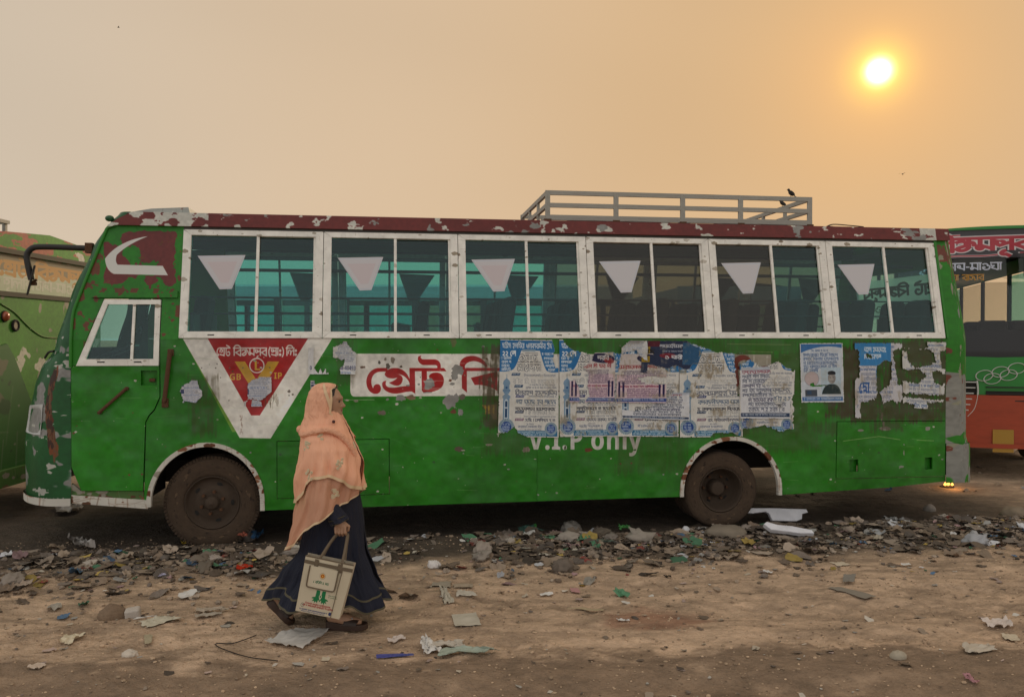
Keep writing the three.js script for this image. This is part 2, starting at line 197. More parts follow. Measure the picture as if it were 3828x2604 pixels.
  // scattered chips, scratches and filler
  for (let i = 0; i < 190; i++) { const u = u0 + rr(0, LSPAN), v = rr(0.34, 1.85), s = Math.pow(rnd(), 3); spot(u, v, 0.003 + 0.012 * s, 0.003 + 0.008 * s, ['#b9b6a8', PRIMER, '#c7c4b8', '#2a5a24', RUST, '#8f9a80'][Math.floor(rnd() * 6)], 0.5); }
  for (let i = 0; i < 60; i++) { const u = u0 + rr(0, LSPAN), v = rr(0.4, 1.8); ctx.save(); ctx.translate(X(u), Y(v)); ctx.rotate(rr(-0.12, 0.12)); ctx.fillStyle = `rgba(170,185,150,${rr(0.15, 0.5)})`; ctx.fillRect(0, 0, rr(10, 90), rr(1, 2)); ctx.restore(); }
  for (const p of [[7.896,1.099, 0.012, 0.045], [7.913,1.023, 0.012, 0.03], [7.929,0.977, 0.07, 0.02], [7.669,0.961, 0.03, 0.012], [8.391,0.97, 0.03, 0.018], [8.107,0.594, 0.025, 0.012], [8.133,0.731, 0.006, 0.025], [8.038,1.127, 0.008, 0.012]]) spot(p[0], p[1], p[2], p[3], '#8f8e84', 0.5);
  for (const [a, b] of [[[8.194,1.543], [8.593,1.523]], [[8.246,1.167], [8.596,1.173]], [[7.481,0.859], [7.864,0.899]], [[7.864,0.899], [8.094,0.861]], [[8.27,0.855], [8.459,0.845]], [[6.279,1.816], [6.936,1.809]], [[6.469,1.745], [6.752,1.736]]]) { ctx.strokeStyle = 'rgba(190,200,150,0.75)'; ctx.lineWidth = 2; ctx.beginPath(); ctx.moveTo(X(a[0]), Y(a[1])); ctx.lineTo(X(b[0]), Y(b[1])); ctx.stroke(); }
  // brown paste and grime left round the posters, with ragged streaky edges; thin uneven film of dust elsewhere
  const grime = [[3.898,1.803, 4.078,1.053, 0.85], [7.321,1.774, 7.65,1.098, 0.95], [7.576,1.838, 8.604,1.054, 0.85], [4.634,1.852, 6.999,1.731, 0.4], [5.186,0.965, 5.882,0.594, 0.3], [4.094,0.983, 4.342,0.794, 0.3], [5.813,1.734, 6.503,0.943, 0.6], [6.322,1.733, 7.094,0.976, 0.5], [2.597,1.84, 2.732,1.463, 0.35], [1.328,1.532, 1.549,1.025, 0.5], [6.324,0.988, 7.233,0.779, 0.35], [6.911,1.044, 7.418,0.928, 0.45], [7.792,1.053, 8.1,0.96, 0.6], [3.93,0.986, 4.094,0.799, 0.4]];
  pixmap(c, ctx, (d, i, x, y) => {
    const u = u0 + x / k, v = LV1 - y / k, n = fbm(u * 2.3, v * 2.3, 4), f = fbm(u * 26, v * 26, 3), st = fbm(u * 60, v * 5, 3);
    const tone = 1 + (n - 0.5) * 0.36 + (f - 0.5) * 0.2; let R = d[i] * tone, G = d[i + 1] * tone, B = d[i + 2] * tone;
    const dust = clamp((fbm(u * 5 + 40, v * 9, 4) - 0.6) * 1.3) * 0.3; R = lerp(R, 104, dust); G = lerp(G, 104, dust); B = lerp(B, 62, dust);
    let m = 0; for (const [ua, va, ub, vb, a] of grime) { const du = Math.min(u - ua, ub - u), dv = Math.min(va - v, v - vb); if (du > -0.05 && dv > -0.05) m = Math.max(m, a * sstep(0.36, 0.62, st * 0.4 + f * 0.3 + n * 0.3 + clamp(Math.min(du, dv) * 4, -0.25, 0.1))); }
    R = lerp(R, 66, m); G = lerp(G, 58, m); B = lerp(B, 36, m);
    d[i] = R; d[i + 1] = G; d[i + 2] = B;
  });
  return c;
}
function poly0(ctx, p, col) { ctx.beginPath(); for (const q of p) ctx.lineTo(q[0], q[1]); ctx.closePath(); ctx.fillStyle = col; ctx.fill(); }
// peeling paint over a base colour: a seamless-enough patch in metres
function peeled(w, h, ppm, base, layers, s0) {
  const [c, ctx] = cnv(Math.round(w * ppm), Math.round(h * ppm)); ctx.fillStyle = base; ctx.fillRect(0, 0, c.width, c.height);
  const cols = layers.map((l) => new THREE.Color(l[0]).convertLinearToSRGB().toArray().map((q) => q * 255));
  pixmap(c, ctx, (d, i, x, y) => { const u = x / ppm, v = h - y / ppm, t = 1 + (fbm(u * 3 + s0, v * 3, 3) - 0.5) * 0.2 + (fbm(u * 40, v * 40 + s0, 2) - 0.5) * 0.18;
    for (let q = 0; q < 3; q++) d[i + q] *= t;
    layers.forEach((l, q) => { const n = fbm(u * l[1] + s0 * (q + 3), v * (l[4] || l[1]) + q * 7, 4) + (l[3] ? l[3](u, v) : 0); const m = sstep(l[2] - 0.012, l[2] + 0.012, n); for (let z = 0; z < 3; z++) d[i + z] = lerp(d[i + z], cols[q][z] * t, m); });
  });
  return c;
}
// ---------- prints: posters and notices pasted on the bus ----------
function paperBase(w, h, col) { const [c, ctx] = cnv(w, h); ctx.fillStyle = col; ctx.fillRect(0, 0, w, h); return [c, ctx]; }
const BLUE = '#2f74ae', DBLUE = '#27496f', INK = '#7b8190';
function medal(ctx, x, y, r) { ctx.fillStyle = '#9fb2bd'; ctx.beginPath(); ctx.arc(x, y, r, 0, 7); ctx.fill(); ctx.strokeStyle = '#6d8598'; ctx.lineWidth = r * 0.08; for (let i = 0; i < 26; i++) { const a = i / 26 * 6.283; ctx.beginPath(); ctx.moveTo(x + Math.cos(a) * r * 0.7, y + Math.sin(a) * r * 0.7); ctx.lineTo(x + Math.cos(a) * r, y + Math.sin(a) * r); ctx.stroke(); } ctx.fillStyle = '#2c4f92'; ctx.beginPath(); ctx.arc(x, y, r * 0.66, 0, 7); ctx.fill(); for (let i = -1; i < 2; i++) scribble(ctx, x - r * 0.5, y + i * r * 0.34 - 3, r * 1.05, r * 0.24, '#b9c6da'); }
function minaret(ctx, x, y, s) { // printed tower in blue tones
  ctx.save(); ctx.translate(x, y); ctx.scale(s, s); ctx.fillStyle = '#7d9cb8'; ctx.fillRect(-22, 120, 44, 200); ctx.fillRect(-27, 70, 54, 18); ctx.fillRect(-20, 40, 40, 60); ctx.fillRect(-2, -30, 4, 40);
  ctx.beginPath(); ctx.moveTo(-24, 40); ctx.bezierCurveTo(-30, 10, -8, 8, 0, -8); ctx.bezierCurveTo(8, 8, 30, 10, 24, 40); ctx.fill(); ctx.beginPath(); ctx.moveTo(-28, 130); ctx.lineTo(-28, 118); ctx.lineTo(0, 92); ctx.lineTo(28, 118); ctx.lineTo(28, 130); ctx.fill();
  ctx.fillStyle = '#c9d6e0'; ctx.beginPath(); ctx.moveTo(-13, 300); ctx.lineTo(-13, 150); ctx.quadraticCurveTo(0, 122, 13, 150); ctx.lineTo(13, 300); ctx.fill(); ctx.fillStyle = DBLUE; ctx.fillRect(-8, 150, 16, 40); ctx.fillRect(-8, 200, 16, 60); ctx.strokeStyle = '#4a6f96'; ctx.lineWidth = 2; for (let i = -20; i <= 20; i += 8) { ctx.beginPath(); ctx.moveTo(i, 88); ctx.lineTo(i, 72); ctx.stroke(); } ctx.fillStyle = '#35608f'; ctx.beginPath(); ctx.arc(0, 60, 8, 0, 7); ctx.fill(); ctx.restore(); }
function gatheringPoster(pale) {
  const w = 400, h = 620, [c, x] = paperBase(w, h, '#dcdad4');
  x.fillStyle = BLUE; x.beginPath(); x.moveTo(0, 6); x.lineTo(w, 6); x.lineTo(w, 205); x.quadraticCurveTo(340, 212, 318, 195); x.quadraticCurveTo(300, 170, 272, 70); x.lineTo(145, 70); x.quadraticCurveTo(115, 170, 92, 190); x.quadraticCurveTo(60, 208, 0, 205); x.fill();
  bangla(x, 'd i kh N _ h l i d y a _ e0 l a k a b a s I r _ u0 d', 14, 26, 30, '#dfe6ec', 1.7, 340);
  bangla(x, '2 2 _ e sh', 16, 74, 32, '#e6ecf0', 2.2, 92);
  for (const [ty, tw] of [[116, 66], [140, 78], [164, 62], [188, 74]]) scribble(x, 12, ty - 4, tw, 15, '#dfe6ec', 2); for (const [ty, tx] of [[84, 285], [112, 300], [136, 305], [160, 312], [184, 330]]) scribble(x, tx, ty, w - tx - 12, 15, '#dfe6ec', 1.8);
  x.fillStyle = '#8fa6b8'; x.fillRect(152, 62, 90, 14);
  for (const [col, wt] of [['#6b6f76', 3.4], ['#e4e2dc', 1.5]]) { bangla(x, 'o y a j', 135, 92, 44, col, wt, 124); bangla(x, 'm a h i f l', 122, 150, 50, col, wt, 156); }
  minaret(x, 50, 250, 0.95);
  const tagBox = (tx, ty, col) => { x.fillStyle = col; x.beginPath(); x.moveTo(tx + 6, ty); x.lineTo(tx + 62, ty); x.lineTo(tx + 56, ty + 17); x.lineTo(tx, ty + 17); x.fill(); scribble(x, tx + 8, ty + 4, 50, 9, '#c8ced6'); };
  tagBox(80, 213, DBLUE); scribble(x, 165, 222, 225, 12, INK); x.globalAlpha = pale; scribble(x, 90, 254, 290, 26, '#8a8f98', 1.3); x.globalAlpha = 1; scribble(x, 205, 284, 180, 9, INK); tagBox(100, 288, DBLUE); scribble(x, 178, 300, 210, 12, INK);
  scribble(x, 108, 326, 285, 26, '#596173', 1.6); tagBox(110, 352, '#454a78'); scribble(x, 200, 356, 190, 10, INK); scribble(x, 116, 384, 275, 24, '#4c6480', 1.7); scribble(x, 180, 414, 205, 8, INK); scribble(x, 112, 432, 280, 19, '#474a55', 2); tagBox(108, 452, '#39455c'); x.globalAlpha = pale; scribble(x, 180, 456, 200, 20, '#6b7078'); x.globalAlpha = 1; scribble(x, 170, 486, 215, 8, INK); tagBox(108, 500, '#8d6a78'); scribble(x, 178, 504, 210, 17, '#54596a', 1.8); scribble(x, 190, 534, 50, 8, INK); scribble(x, 130, 548, 160, 13, '#6b7690'); scribble(x, 175, 570, 115, 7, INK);
  x.fillStyle = '#2f6f97'; x.fillRect(92, 578, w - 100, 36); scribble(x, 110, 584, 210, 12, '#c6d6e0'); scribble(x, 100, 600, 220, 12, '#c6d6e0'); medal(x, 54, 556, 52); medal(x, 350, 566, 42);
  return [c, x];
}
function pinkNotice() { const w = 330, h = 350, [c, x] = paperBase(w, h, '#d7bfc6'); x.fillStyle = '#cfc7c4'; x.fillRect(0, 0, w, 150); x.fillStyle = '#2b2a4a'; x.beginPath(); x.ellipse(230, 40, 95, 34, 0.1, 0, 7); x.fill(); x.fillStyle = '#8b2b33'; x.beginPath(); x.ellipse(280, 56, 40, 20, 0.3, 0, 7); x.fill(); bangla(x, 'p r i b', 200, 24, 28, '#d5d3d6', 2); scribble(x, 10, 84, 310, 24, '#9a3038', 1.8); for (let i = 0; i < 7; i++) scribble(x, rr(20, 60), 124 + i * 14, 260, 9, '#4a3a5c'); scribble(x, 20, 230, 280, 12, '#8a2f50', 2); for (let i = 0; i < 5; i++) scribble(x, 70, 252 + i * 13, 210, 8, '#54305a'); x.fillStyle = '#2c2350'; for (const q of [12, 40, 280, 306]) x.fillRect(q, 200, 14, 110); x.fillStyle = '#3a4d86'; x.fillRect(0, 318, w, 26); scribble(x, 10, 324, 310, 12, '#b6bed6'); return [c, x]; }
function whiteNotice() { const w = 330, h = 340, [c, x] = paperBase(w, h, '#d9dade'); x.fillStyle = '#bfc6d2'; x.fillRect(0, 0, w, 30); for (let i = 0; i < 9; i++) { scribble(x, 14 + (i > 5 ? 40 : 0), 22 + i * 31, 290 - (i > 5 ? 40 : 0), i % 2 ? 19 : 21, i === 0 ? '#9a5a6a' : i % 3 ? '#5b6276' : '#4a4a66', 1.7); scribble(x, 60, 46 + i * 31, 230, 7, '#7d8496'); } x.fillStyle = '#2a3c5c'; x.fillRect(4, h - 36, w - 8, 26); scribble(x, 14, h - 29, 300, 12, '#c3cad6'); return [c, x]; }
function portraitPoster() { // generic capped bust in a frame
  const w = 300, h = 410, [c, x] = paperBase(w, h, '#cbd3dc'); x.strokeStyle = '#e1e3e4'; x.lineWidth = 14; x.fillStyle = '#3f74ae'; x.beginPath(); x.moveTo(0, 0); x.lineTo(w, 0); x.lineTo(w, 36); x.quadraticCurveTo(150, 0, 0, 70); x.fill(); for (let i = 0; i < 6; i++) scribble(x, 22 + (i === 0 ? 60 : 0), 46 + i * 27, i === 5 ? 120 : i === 0 ? 120 : 255, i === 0 ? 13 : 20, '#56719c', 1.7);
  x.fillStyle = '#c3b3b4'; x.beginPath(); x.arc(78, 246, 50, 0, 7); x.fill(); x.lineWidth = 3; x.strokeStyle = '#8f97a4'; x.stroke(); x.fillStyle = '#b9ccd8'; x.fillRect(144, 168, 138, 186);
  x.fillStyle = '#4d545e'; x.fillRect(30, 322, 84, 46); x.fillStyle = '#39506b'; x.fillRect(44, 330, 30, 24); x.fillStyle = '#2b3a3c'; x.beginPath(); x.moveTo(146, 354); x.quadraticCurveTo(160, 290, 205, 284); x.lineTo(232, 284); x.quadraticCurveTo(276, 292, 281, 354); x.fill(); x.fillStyle = '#8f8a86'; x.beginPath(); x.ellipse(219, 244, 27, 38, 0, 0, 7); x.fill(); x.fillStyle = '#a7a29c'; x.beginPath(); x.ellipse(213, 250, 17, 26, 0, 0, 7); x.fill(); x.fillStyle = '#23262c'; x.beginPath(); x.ellipse(219, 208, 28, 16, 0, Math.PI, 7 - 0.7); x.fill(); x.fillRect(192, 206, 54, 12); x.fillStyle = '#3c3a3a'; x.fillRect(203, 236, 10, 4); x.fillRect(224, 236, 10, 4); x.fillRect(207, 264, 22, 3);
  x.fillStyle = '#3f6ca6'; x.fillRect(8, 372, w - 16, 28); scribble(x, 18, 379, 265, 14, '#c3d2e2'); x.strokeStyle = '#dadcdc'; x.lineWidth = 12; x.strokeRect(0, 0, w, h); return [c, x]; }
function scrapPrint(kind) { const w = 300, h = 300, [c, x] = paperBase(w, h, kind ? '#cdccd0' : '#d3d3d0'); for (let i = 0; i < 16; i++) scribble(x, rr(10, 60), 12 + i * 18, 230, rr(8, 14), i % 5 ? '#8088a0' : '#3f5f96'); x.fillStyle = kind === 2 ? '#3d86c0' : '#5b7fb0'; if (kind === 2) { x.fillRect(0, 0, 230, 90); scribble(x, 60, 18, 150, 18, '#d5e2ec', 2); scribble(x, 60, 46, 130, 18, '#d5e2ec', 2); x.beginPath(); x.ellipse(180, 100, 40, 60, 0.6, 0, 7); x.fill(); bangla(x, 'e d a', 30, 160, 40, '#3a63a0', 2); } else if (kind === 1) { x.fillStyle = '#39456b'; x.fillRect(8, 60, 40, 26); x.fillRect(8, 120, 44, 60); } return [c, x]; }
// tears: pieces taken off (destination-out), then wear
function tear(c, ctx, holes, edge = 5, wear = 0.5, sd = 1) {
  seed = 100 + sd; const w = c.width, h = c.height; ctx.setTransform(1, 0, 0, 1, 0, 0);
  pixmap(c, ctx, (d, i, x, y) => { const n = fbm(x * 0.012 + sd * 9, y * 0.02, 4), f = fbm(x * 0.09, y * 0.03 + sd * 5, 3), m = sstep(0.52, 0.74, n * 0.6 + f * 0.4) * wear, t = 0.93 + 0.14 * f; d[i] = lerp(d[i] * t, 150, m); d[i + 1] = lerp(d[i + 1] * t, 138, m); d[i + 2] = lerp(d[i + 2] * t, 118, m); });
  ctx.globalCompositeOperation = 'destination-out'; ctx.fillStyle = '#000';
  for (const p of holes) { ragPoly(ctx, p.map((q) => [q[0] * w, q[1] * h]), edge, 7); ctx.fill(); }
  const e = [[0, 0], [w, 0], [w, h], [0, h]]; // frayed rim
  for (let i = 0; i < 4; i++) { const a = e[i], b = e[(i + 1) % 4]; for (let k = 0; k < 26; k++) { const t = rnd(); ctx.beginPath(); ctx.arc(lerp(a[0], b[0], t), lerp(a[1], b[1], t), Math.pow(rnd(), 2) * 5, 0, 7); ctx.fill(); } }
  ctx.globalCompositeOperation = 'source-over';
}
function paperMat(c) { const t = ctex(c); const al = cnv(c.width, c.height); const src = c.getContext('2d').getImageData(0, 0, c.width, c.height), dst = al[1].createImageData(c.width, c.height); for (let i = 0; i < src.data.length; i += 4) { const a = src.data[i + 3] > 127 ? 255 : 0; dst.data[i] = dst.data[i + 1] = dst.data[i + 2] = a; dst.data[i + 3] = 255; } al[1].putImageData(dst, 0, 0);
  for (let i = 0; i < src.data.length; i += 4) { if (src.data[i + 3] < 250) { src.data[i] = 200; src.data[i + 1] = 195; src.data[i + 2] = 185; } src.data[i + 3] = 255; } c.getContext('2d').putImageData(src, 0, 0);
  return std({ map: t, alphaMap: ctex(al[0], false), alphaTest: 0.5, roughness: 0.9, side: THREE.DoubleSide }); }
// pasted sheet, corners in metres on the bus side (top left, top right, bottom right, bottom left)
function pasted(q, lift, mat, parent, name, label, curl = 0.01) {
  const sd = rnd() * 50, g = sheet(12, 14, (a, b) => { const u = lerp(lerp(q[6], q[4], a), lerp(q[0], q[2], a), b), v = lerp(lerp(q[7], q[5], a), lerp(q[1], q[3], a), b); const wr = 0.007 * fbm(u * 9 + sd, v * 9, 3), ed = curl * Math.pow(clamp((Math.max(Math.abs(a - 0.5), Math.abs(b - 0.5)) - 0.34) / 0.16), 2) * fbm(a * 6 + sd, b * 6, 2); return [u, v, wOf(v) + lift + wr + ed]; });
  return part(name, g, mat, parent, label);
}

// ---------- materials ----------
const dustGrain = tile(grainTex(256, 8, 205, 255, 5), 1, 1), dustBump = grainTex(256, 16, 60, 200, 4);
const gtex = (c, s = 1) => { const t = c.clone(); t.needsUpdate = true; t.repeat.set(s, s); return t; };
const M = {
  green: std({ color: lin(0.022, 0.22, 0.011), map: gtex(dustGrain, 1.3), roughness: 0.5 }), dkgreen: std({ color: lin(0.012, 0.095, 0.03), map: gtex(dustGrain, 1.3), roughness: 0.42 }),
  alu: null, rim: null, dark: std({ color: lin(0.018, 0.016, 0.014), roughness: 0.85 }), black: std({ color: lin(0.02, 0.018, 0.016), roughness: 0.55 }), under: std({ color: lin(0.03, 0.024, 0.018), roughness: 0.95 }),
  inside: std({ color: lin(0.10, 0.095, 0.085), roughness: 0.9 }), seat: std({ color: lin(0.03, 0.027, 0.025), roughness: 0.95 }), rubber: null,
  hub: std({ color: lin(0.075, 0.05, 0.033), map: gtex(dustGrain, 5), roughness: 0.85, metalness: 0.1 }), rust: std({ color: lin(0.14, 0.065, 0.032), map: gtex(dustGrain, 9), roughness: 0.95, bumpMap: gtex(dustBump, 9), bumpScale: 0.003 }),
  steel: std({ color: lin(0.42, 0.41, 0.39), roughness: 0.45, metalness: 0.6 }), teal: new THREE.MeshPhysicalMaterial({ color: lin(0.54, 0.83, 0.84), roughness: 0.02, transmission: 1, thickness: 0, ior: 1.45 }),
  dimTint: new THREE.MeshPhysicalMaterial({ color: lin(0.42, 0.47, 0.45), roughness: 0.03, transmission: 1, thickness: 0, ior: 1.45 }), bright: new THREE.MeshPhysicalMaterial({ color: lin(0.93, 0.93, 0.91), roughness: 0.02, transmission: 1, thickness: 0, ior: 1.45 }), clear: new THREE.MeshPhysicalMaterial({ color: lin(0.72, 0.70, 0.64), roughness: 0.03, transmission: 1, thickness: 0, ior: 1.45 }), sticker: null, lamp: new THREE.MeshPhysicalMaterial({ color: lin(0.7, 0.72, 0.72), roughness: 0.12, metalness: 0.3, clearcoat: 1 }),
};
function weathered(base, cols, sd, w = 512, sp = 1) { // worn paint, 1 repeat = 1 m
  const [c, ctx] = cnv(w, w); ctx.fillStyle = base; ctx.fillRect(0, 0, w, w); seed = sd; for (let i = 0; i < 90 * sp; i++) { const x = rnd() * w, y = rnd() * w, s = Math.pow(rnd(), 3); blob(ctx, x, y, 2 + 16 * s, 1 + 9 * s, cols[Math.floor(rnd() * cols.length)], 0.5); } for (let i = 0; i < 120 * sp; i++) { ctx.save(); ctx.translate(rnd() * w, rnd() * w); ctx.rotate(rr(-0.3, 0.3) + (rnd() < 0.5 ? 1.57 : 0)); ctx.globalAlpha = rr(0.1, 0.45); ctx.fillStyle = cols[Math.floor(rnd() * cols.length)]; ctx.fillRect(0, 0, rr(6, 60), rr(1, 2.5)); ctx.restore(); }
  pixmap(c, ctx, (d, i, x, y) => { const t = 0.92 + 0.16 * fbm(x * 0.03, y * 0.03 + sd, 4); d[i] *= t; d[i + 1] *= t; d[i + 2] *= t; }); const t = ctex(c); t.wrapS = t.wrapT = THREE.RepeatWrapping; return t;
}
M.alu = std({ map: weathered('#f0ece3', ['#b5ab9b', '#9a8d7a', '#c4bcae', '#8a7c6a'], 5), roughness: 0.55, metalness: 0.0 });
M.rim = std({ map: weathered('#cfcabf', [RUST, '#8a5a3c', '#5c3a24', '#9a9184'], 9, 256, 1.6), roughness: 0.7 });
M.rack = std({ map: weathered('#a3a198', [RUST, '#7a5a40', '#8b8a80', '#5c4a38'], 21, 512, 0.9), roughness: 0.65 });
M.filler = std({ map: weathered('#85857f', ['#5f7a4c', '#9a9a92', '#6a5a48', '#3f6a34'], 31, 512, 1.6), roughness: 0.75 });

{ const t = weathered('#4a3b2e', ['#5c4a39', '#33281f', '#66523f', '#3f3227'], 61, 512, 1.6); t.repeat.set(3, 1); M.rubber = std({ map: t, roughness: 0.95, bumpMap: gtex(dustBump, 4), bumpScale: 0.004 }); }
// ---------- ground: one sheet, fine near the camera, reaching the horizon ----------
const BUS0 = [-4.143, -6.909], BTH = 0.1422, BC = Math.cos(BTH), BS = Math.sin(BTH);
const toBus = (x, z) => [(x - BUS0[0]) * BC - (z - BUS0[1]) * BS, (x - BUS0[0]) * BS + (z - BUS0[1]) * BC];     // metres along the bus, metres towards the camera from its side
const fromBus = (u, w) => [BUS0[0] + u * BC + w * BS, BUS0[1] - u * BS + w * BC];
const dampEdge = curve([[-4, -4.62], [-1.2, -4.58], [-0.2, -4.72], [1, -4.78], [2.2, -4.86], [3, -4.82], [6, -4.7]]);
function groundH(x, z) {
  const near = sstep(30, 8, Math.hypot(x, z)), [u, w] = toBus(x, z);
  let h = (fbm(x * 1.1 + 3, z * 1.6, 4) - 0.5) * 0.06 + (fbm(x * 3.4, z * 10, 3) - 0.5) * 0.034 + (fbm(x * 14, z * 26 + 7, 2) - 0.5) * 0.012;
  for (const [zc, sl] of [[-5.72, 0.03], [-4.98, -0.02], [-6.25, 0.05]]) { const dz = z - zc - sl * x - 0.12 * Math.sin(x * 0.7 + zc); if (Math.abs(dz) < 0.16) h -= sstep(0.16, 0.11, Math.abs(dz)) * sstep(0.35, 0.6, fbm(x * 0.9 + zc * 7, 3, 2)) * (0.005 + 0.011 * sstep(-0.1, 0.25, Math.sin((x + 0.7 * Math.abs(dz)) * 34))); }
  const heap = sstep(-0.25, 0.12, w) * sstep(0.95, 0.1, w + 0.35 * (fbm(u * 1.3, 4, 2) - 0.5)) * sstep(-2.2, -0.6, u) * sstep(10.5, 9, u);
  h += heap * (0.02 + 0.05 * fbm(u * 1.7 + 8, w * 2.2, 3));
  h -= 0.035 * Math.exp(-Math.pow((z + 4.25 + 0.1 * Math.sin(x * 1.4)) / 0.16, 2));
  return h * near;
}
{
  const xs = [], zs = []; for (let x = 0, s = 0.028; x < 900; x += s) { xs.push(x); if (x > 5.2) s = Math.min(90, s * 1.16); } const X = [...xs.slice(1).reverse().map((q) => -q), ...xs];
  for (let z = -3.2, s = 0.026; z > -1500; z -= s) { zs.push(z); if (z < -9.5) s = Math.min(140, s * 1.15); else if (z < -7.5) s = 0.04; } const Z = [900, 200, 60, 20, 6, 0, -1.2, -2, -2.6, -3, ...zs];
  const nx = X.length, nz = Z.length, p = new Float32Array(nx * nz * 3), col = new Float32Array(nx * nz * 3), uv = new Float32Array(nx * nz * 2), ix = new Uint32Array((nx - 1) * (nz - 1) * 6);
  const pale = [0.70, 0.495, 0.335], damp = [0.33, 0.228, 0.15], refuseShade = [0.11, 0.08, 0.056], clay = [0.36, 0.17, 0.10];  // rubbish soil tone, deepened with the shade under the bus
  for (let j = 0; j < nz; j++) for (let i = 0; i < nx; i++) {
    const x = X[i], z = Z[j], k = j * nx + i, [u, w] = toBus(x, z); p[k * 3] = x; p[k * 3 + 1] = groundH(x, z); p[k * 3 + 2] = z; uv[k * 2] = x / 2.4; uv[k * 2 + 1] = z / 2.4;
    const n = fbm(x * 2.1, z * 3.7, 4), n2 = fbm(x * 6 + 31, z * 13, 3); const wet = sstep(-0.06, 0.06, z - dampEdge(x) + (n2 - 0.5) * 0.5) * 0.95 * sstep(0.15, 0.36, n);
    const dirt = sstep(1.05, 0.45, w + (n - 0.5) * 0.9) * sstep(-4.4, -2.6, w) * sstep(-3, -0.5, u) * sstep(11, 9.2, u), sk = fbm(x * 2.6 + 70, z * 17, 4), patch = Math.max(sstep(0.56, 0.6, n2 * 0.6 + n * 0.4) * 0.38, sstep(0.575, 0.605, sk) * 0.5), cl = sstep(0.3, 0.12, Math.hypot((x - 0.95) / 1.4, z + 5.35) + (n2 - 0.5) * 0.25) * 0.7;  // mask covers littered soil beside the bus and painted shade beneath it
    for (let c = 0; c < 3; c++) col[k * 3 + c] = lerp(lerp(lerp(lerp(pale[c], damp[c], patch), damp[c], wet), clay[c], cl), refuseShade[c], dirt) * (0.9 + 0.2 * n);
  }
  let q = 0; for (let j = 0; j < nz - 1; j++) for (let i = 0; i < nx - 1; i++) { const a = j * nx + i, b = a + 1, c = a + nx, d = c + 1; ix.set([a, b, d, a, d, c], q); q += 6; }
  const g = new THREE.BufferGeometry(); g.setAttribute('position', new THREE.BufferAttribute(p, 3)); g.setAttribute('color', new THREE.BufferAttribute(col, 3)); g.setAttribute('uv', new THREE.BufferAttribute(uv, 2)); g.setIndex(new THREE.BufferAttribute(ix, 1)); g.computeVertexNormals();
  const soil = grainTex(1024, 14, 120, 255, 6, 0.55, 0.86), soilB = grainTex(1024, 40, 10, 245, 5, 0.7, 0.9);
  top(part('x', g, std({ vertexColors: true, map: soil, bumpMap: soilB, bumpScale: 0.016, roughness: 0.97 })), 'dirt_ground', 'dusty brown dirt ground strewn with litter', 'ground', null, 'structure');
}

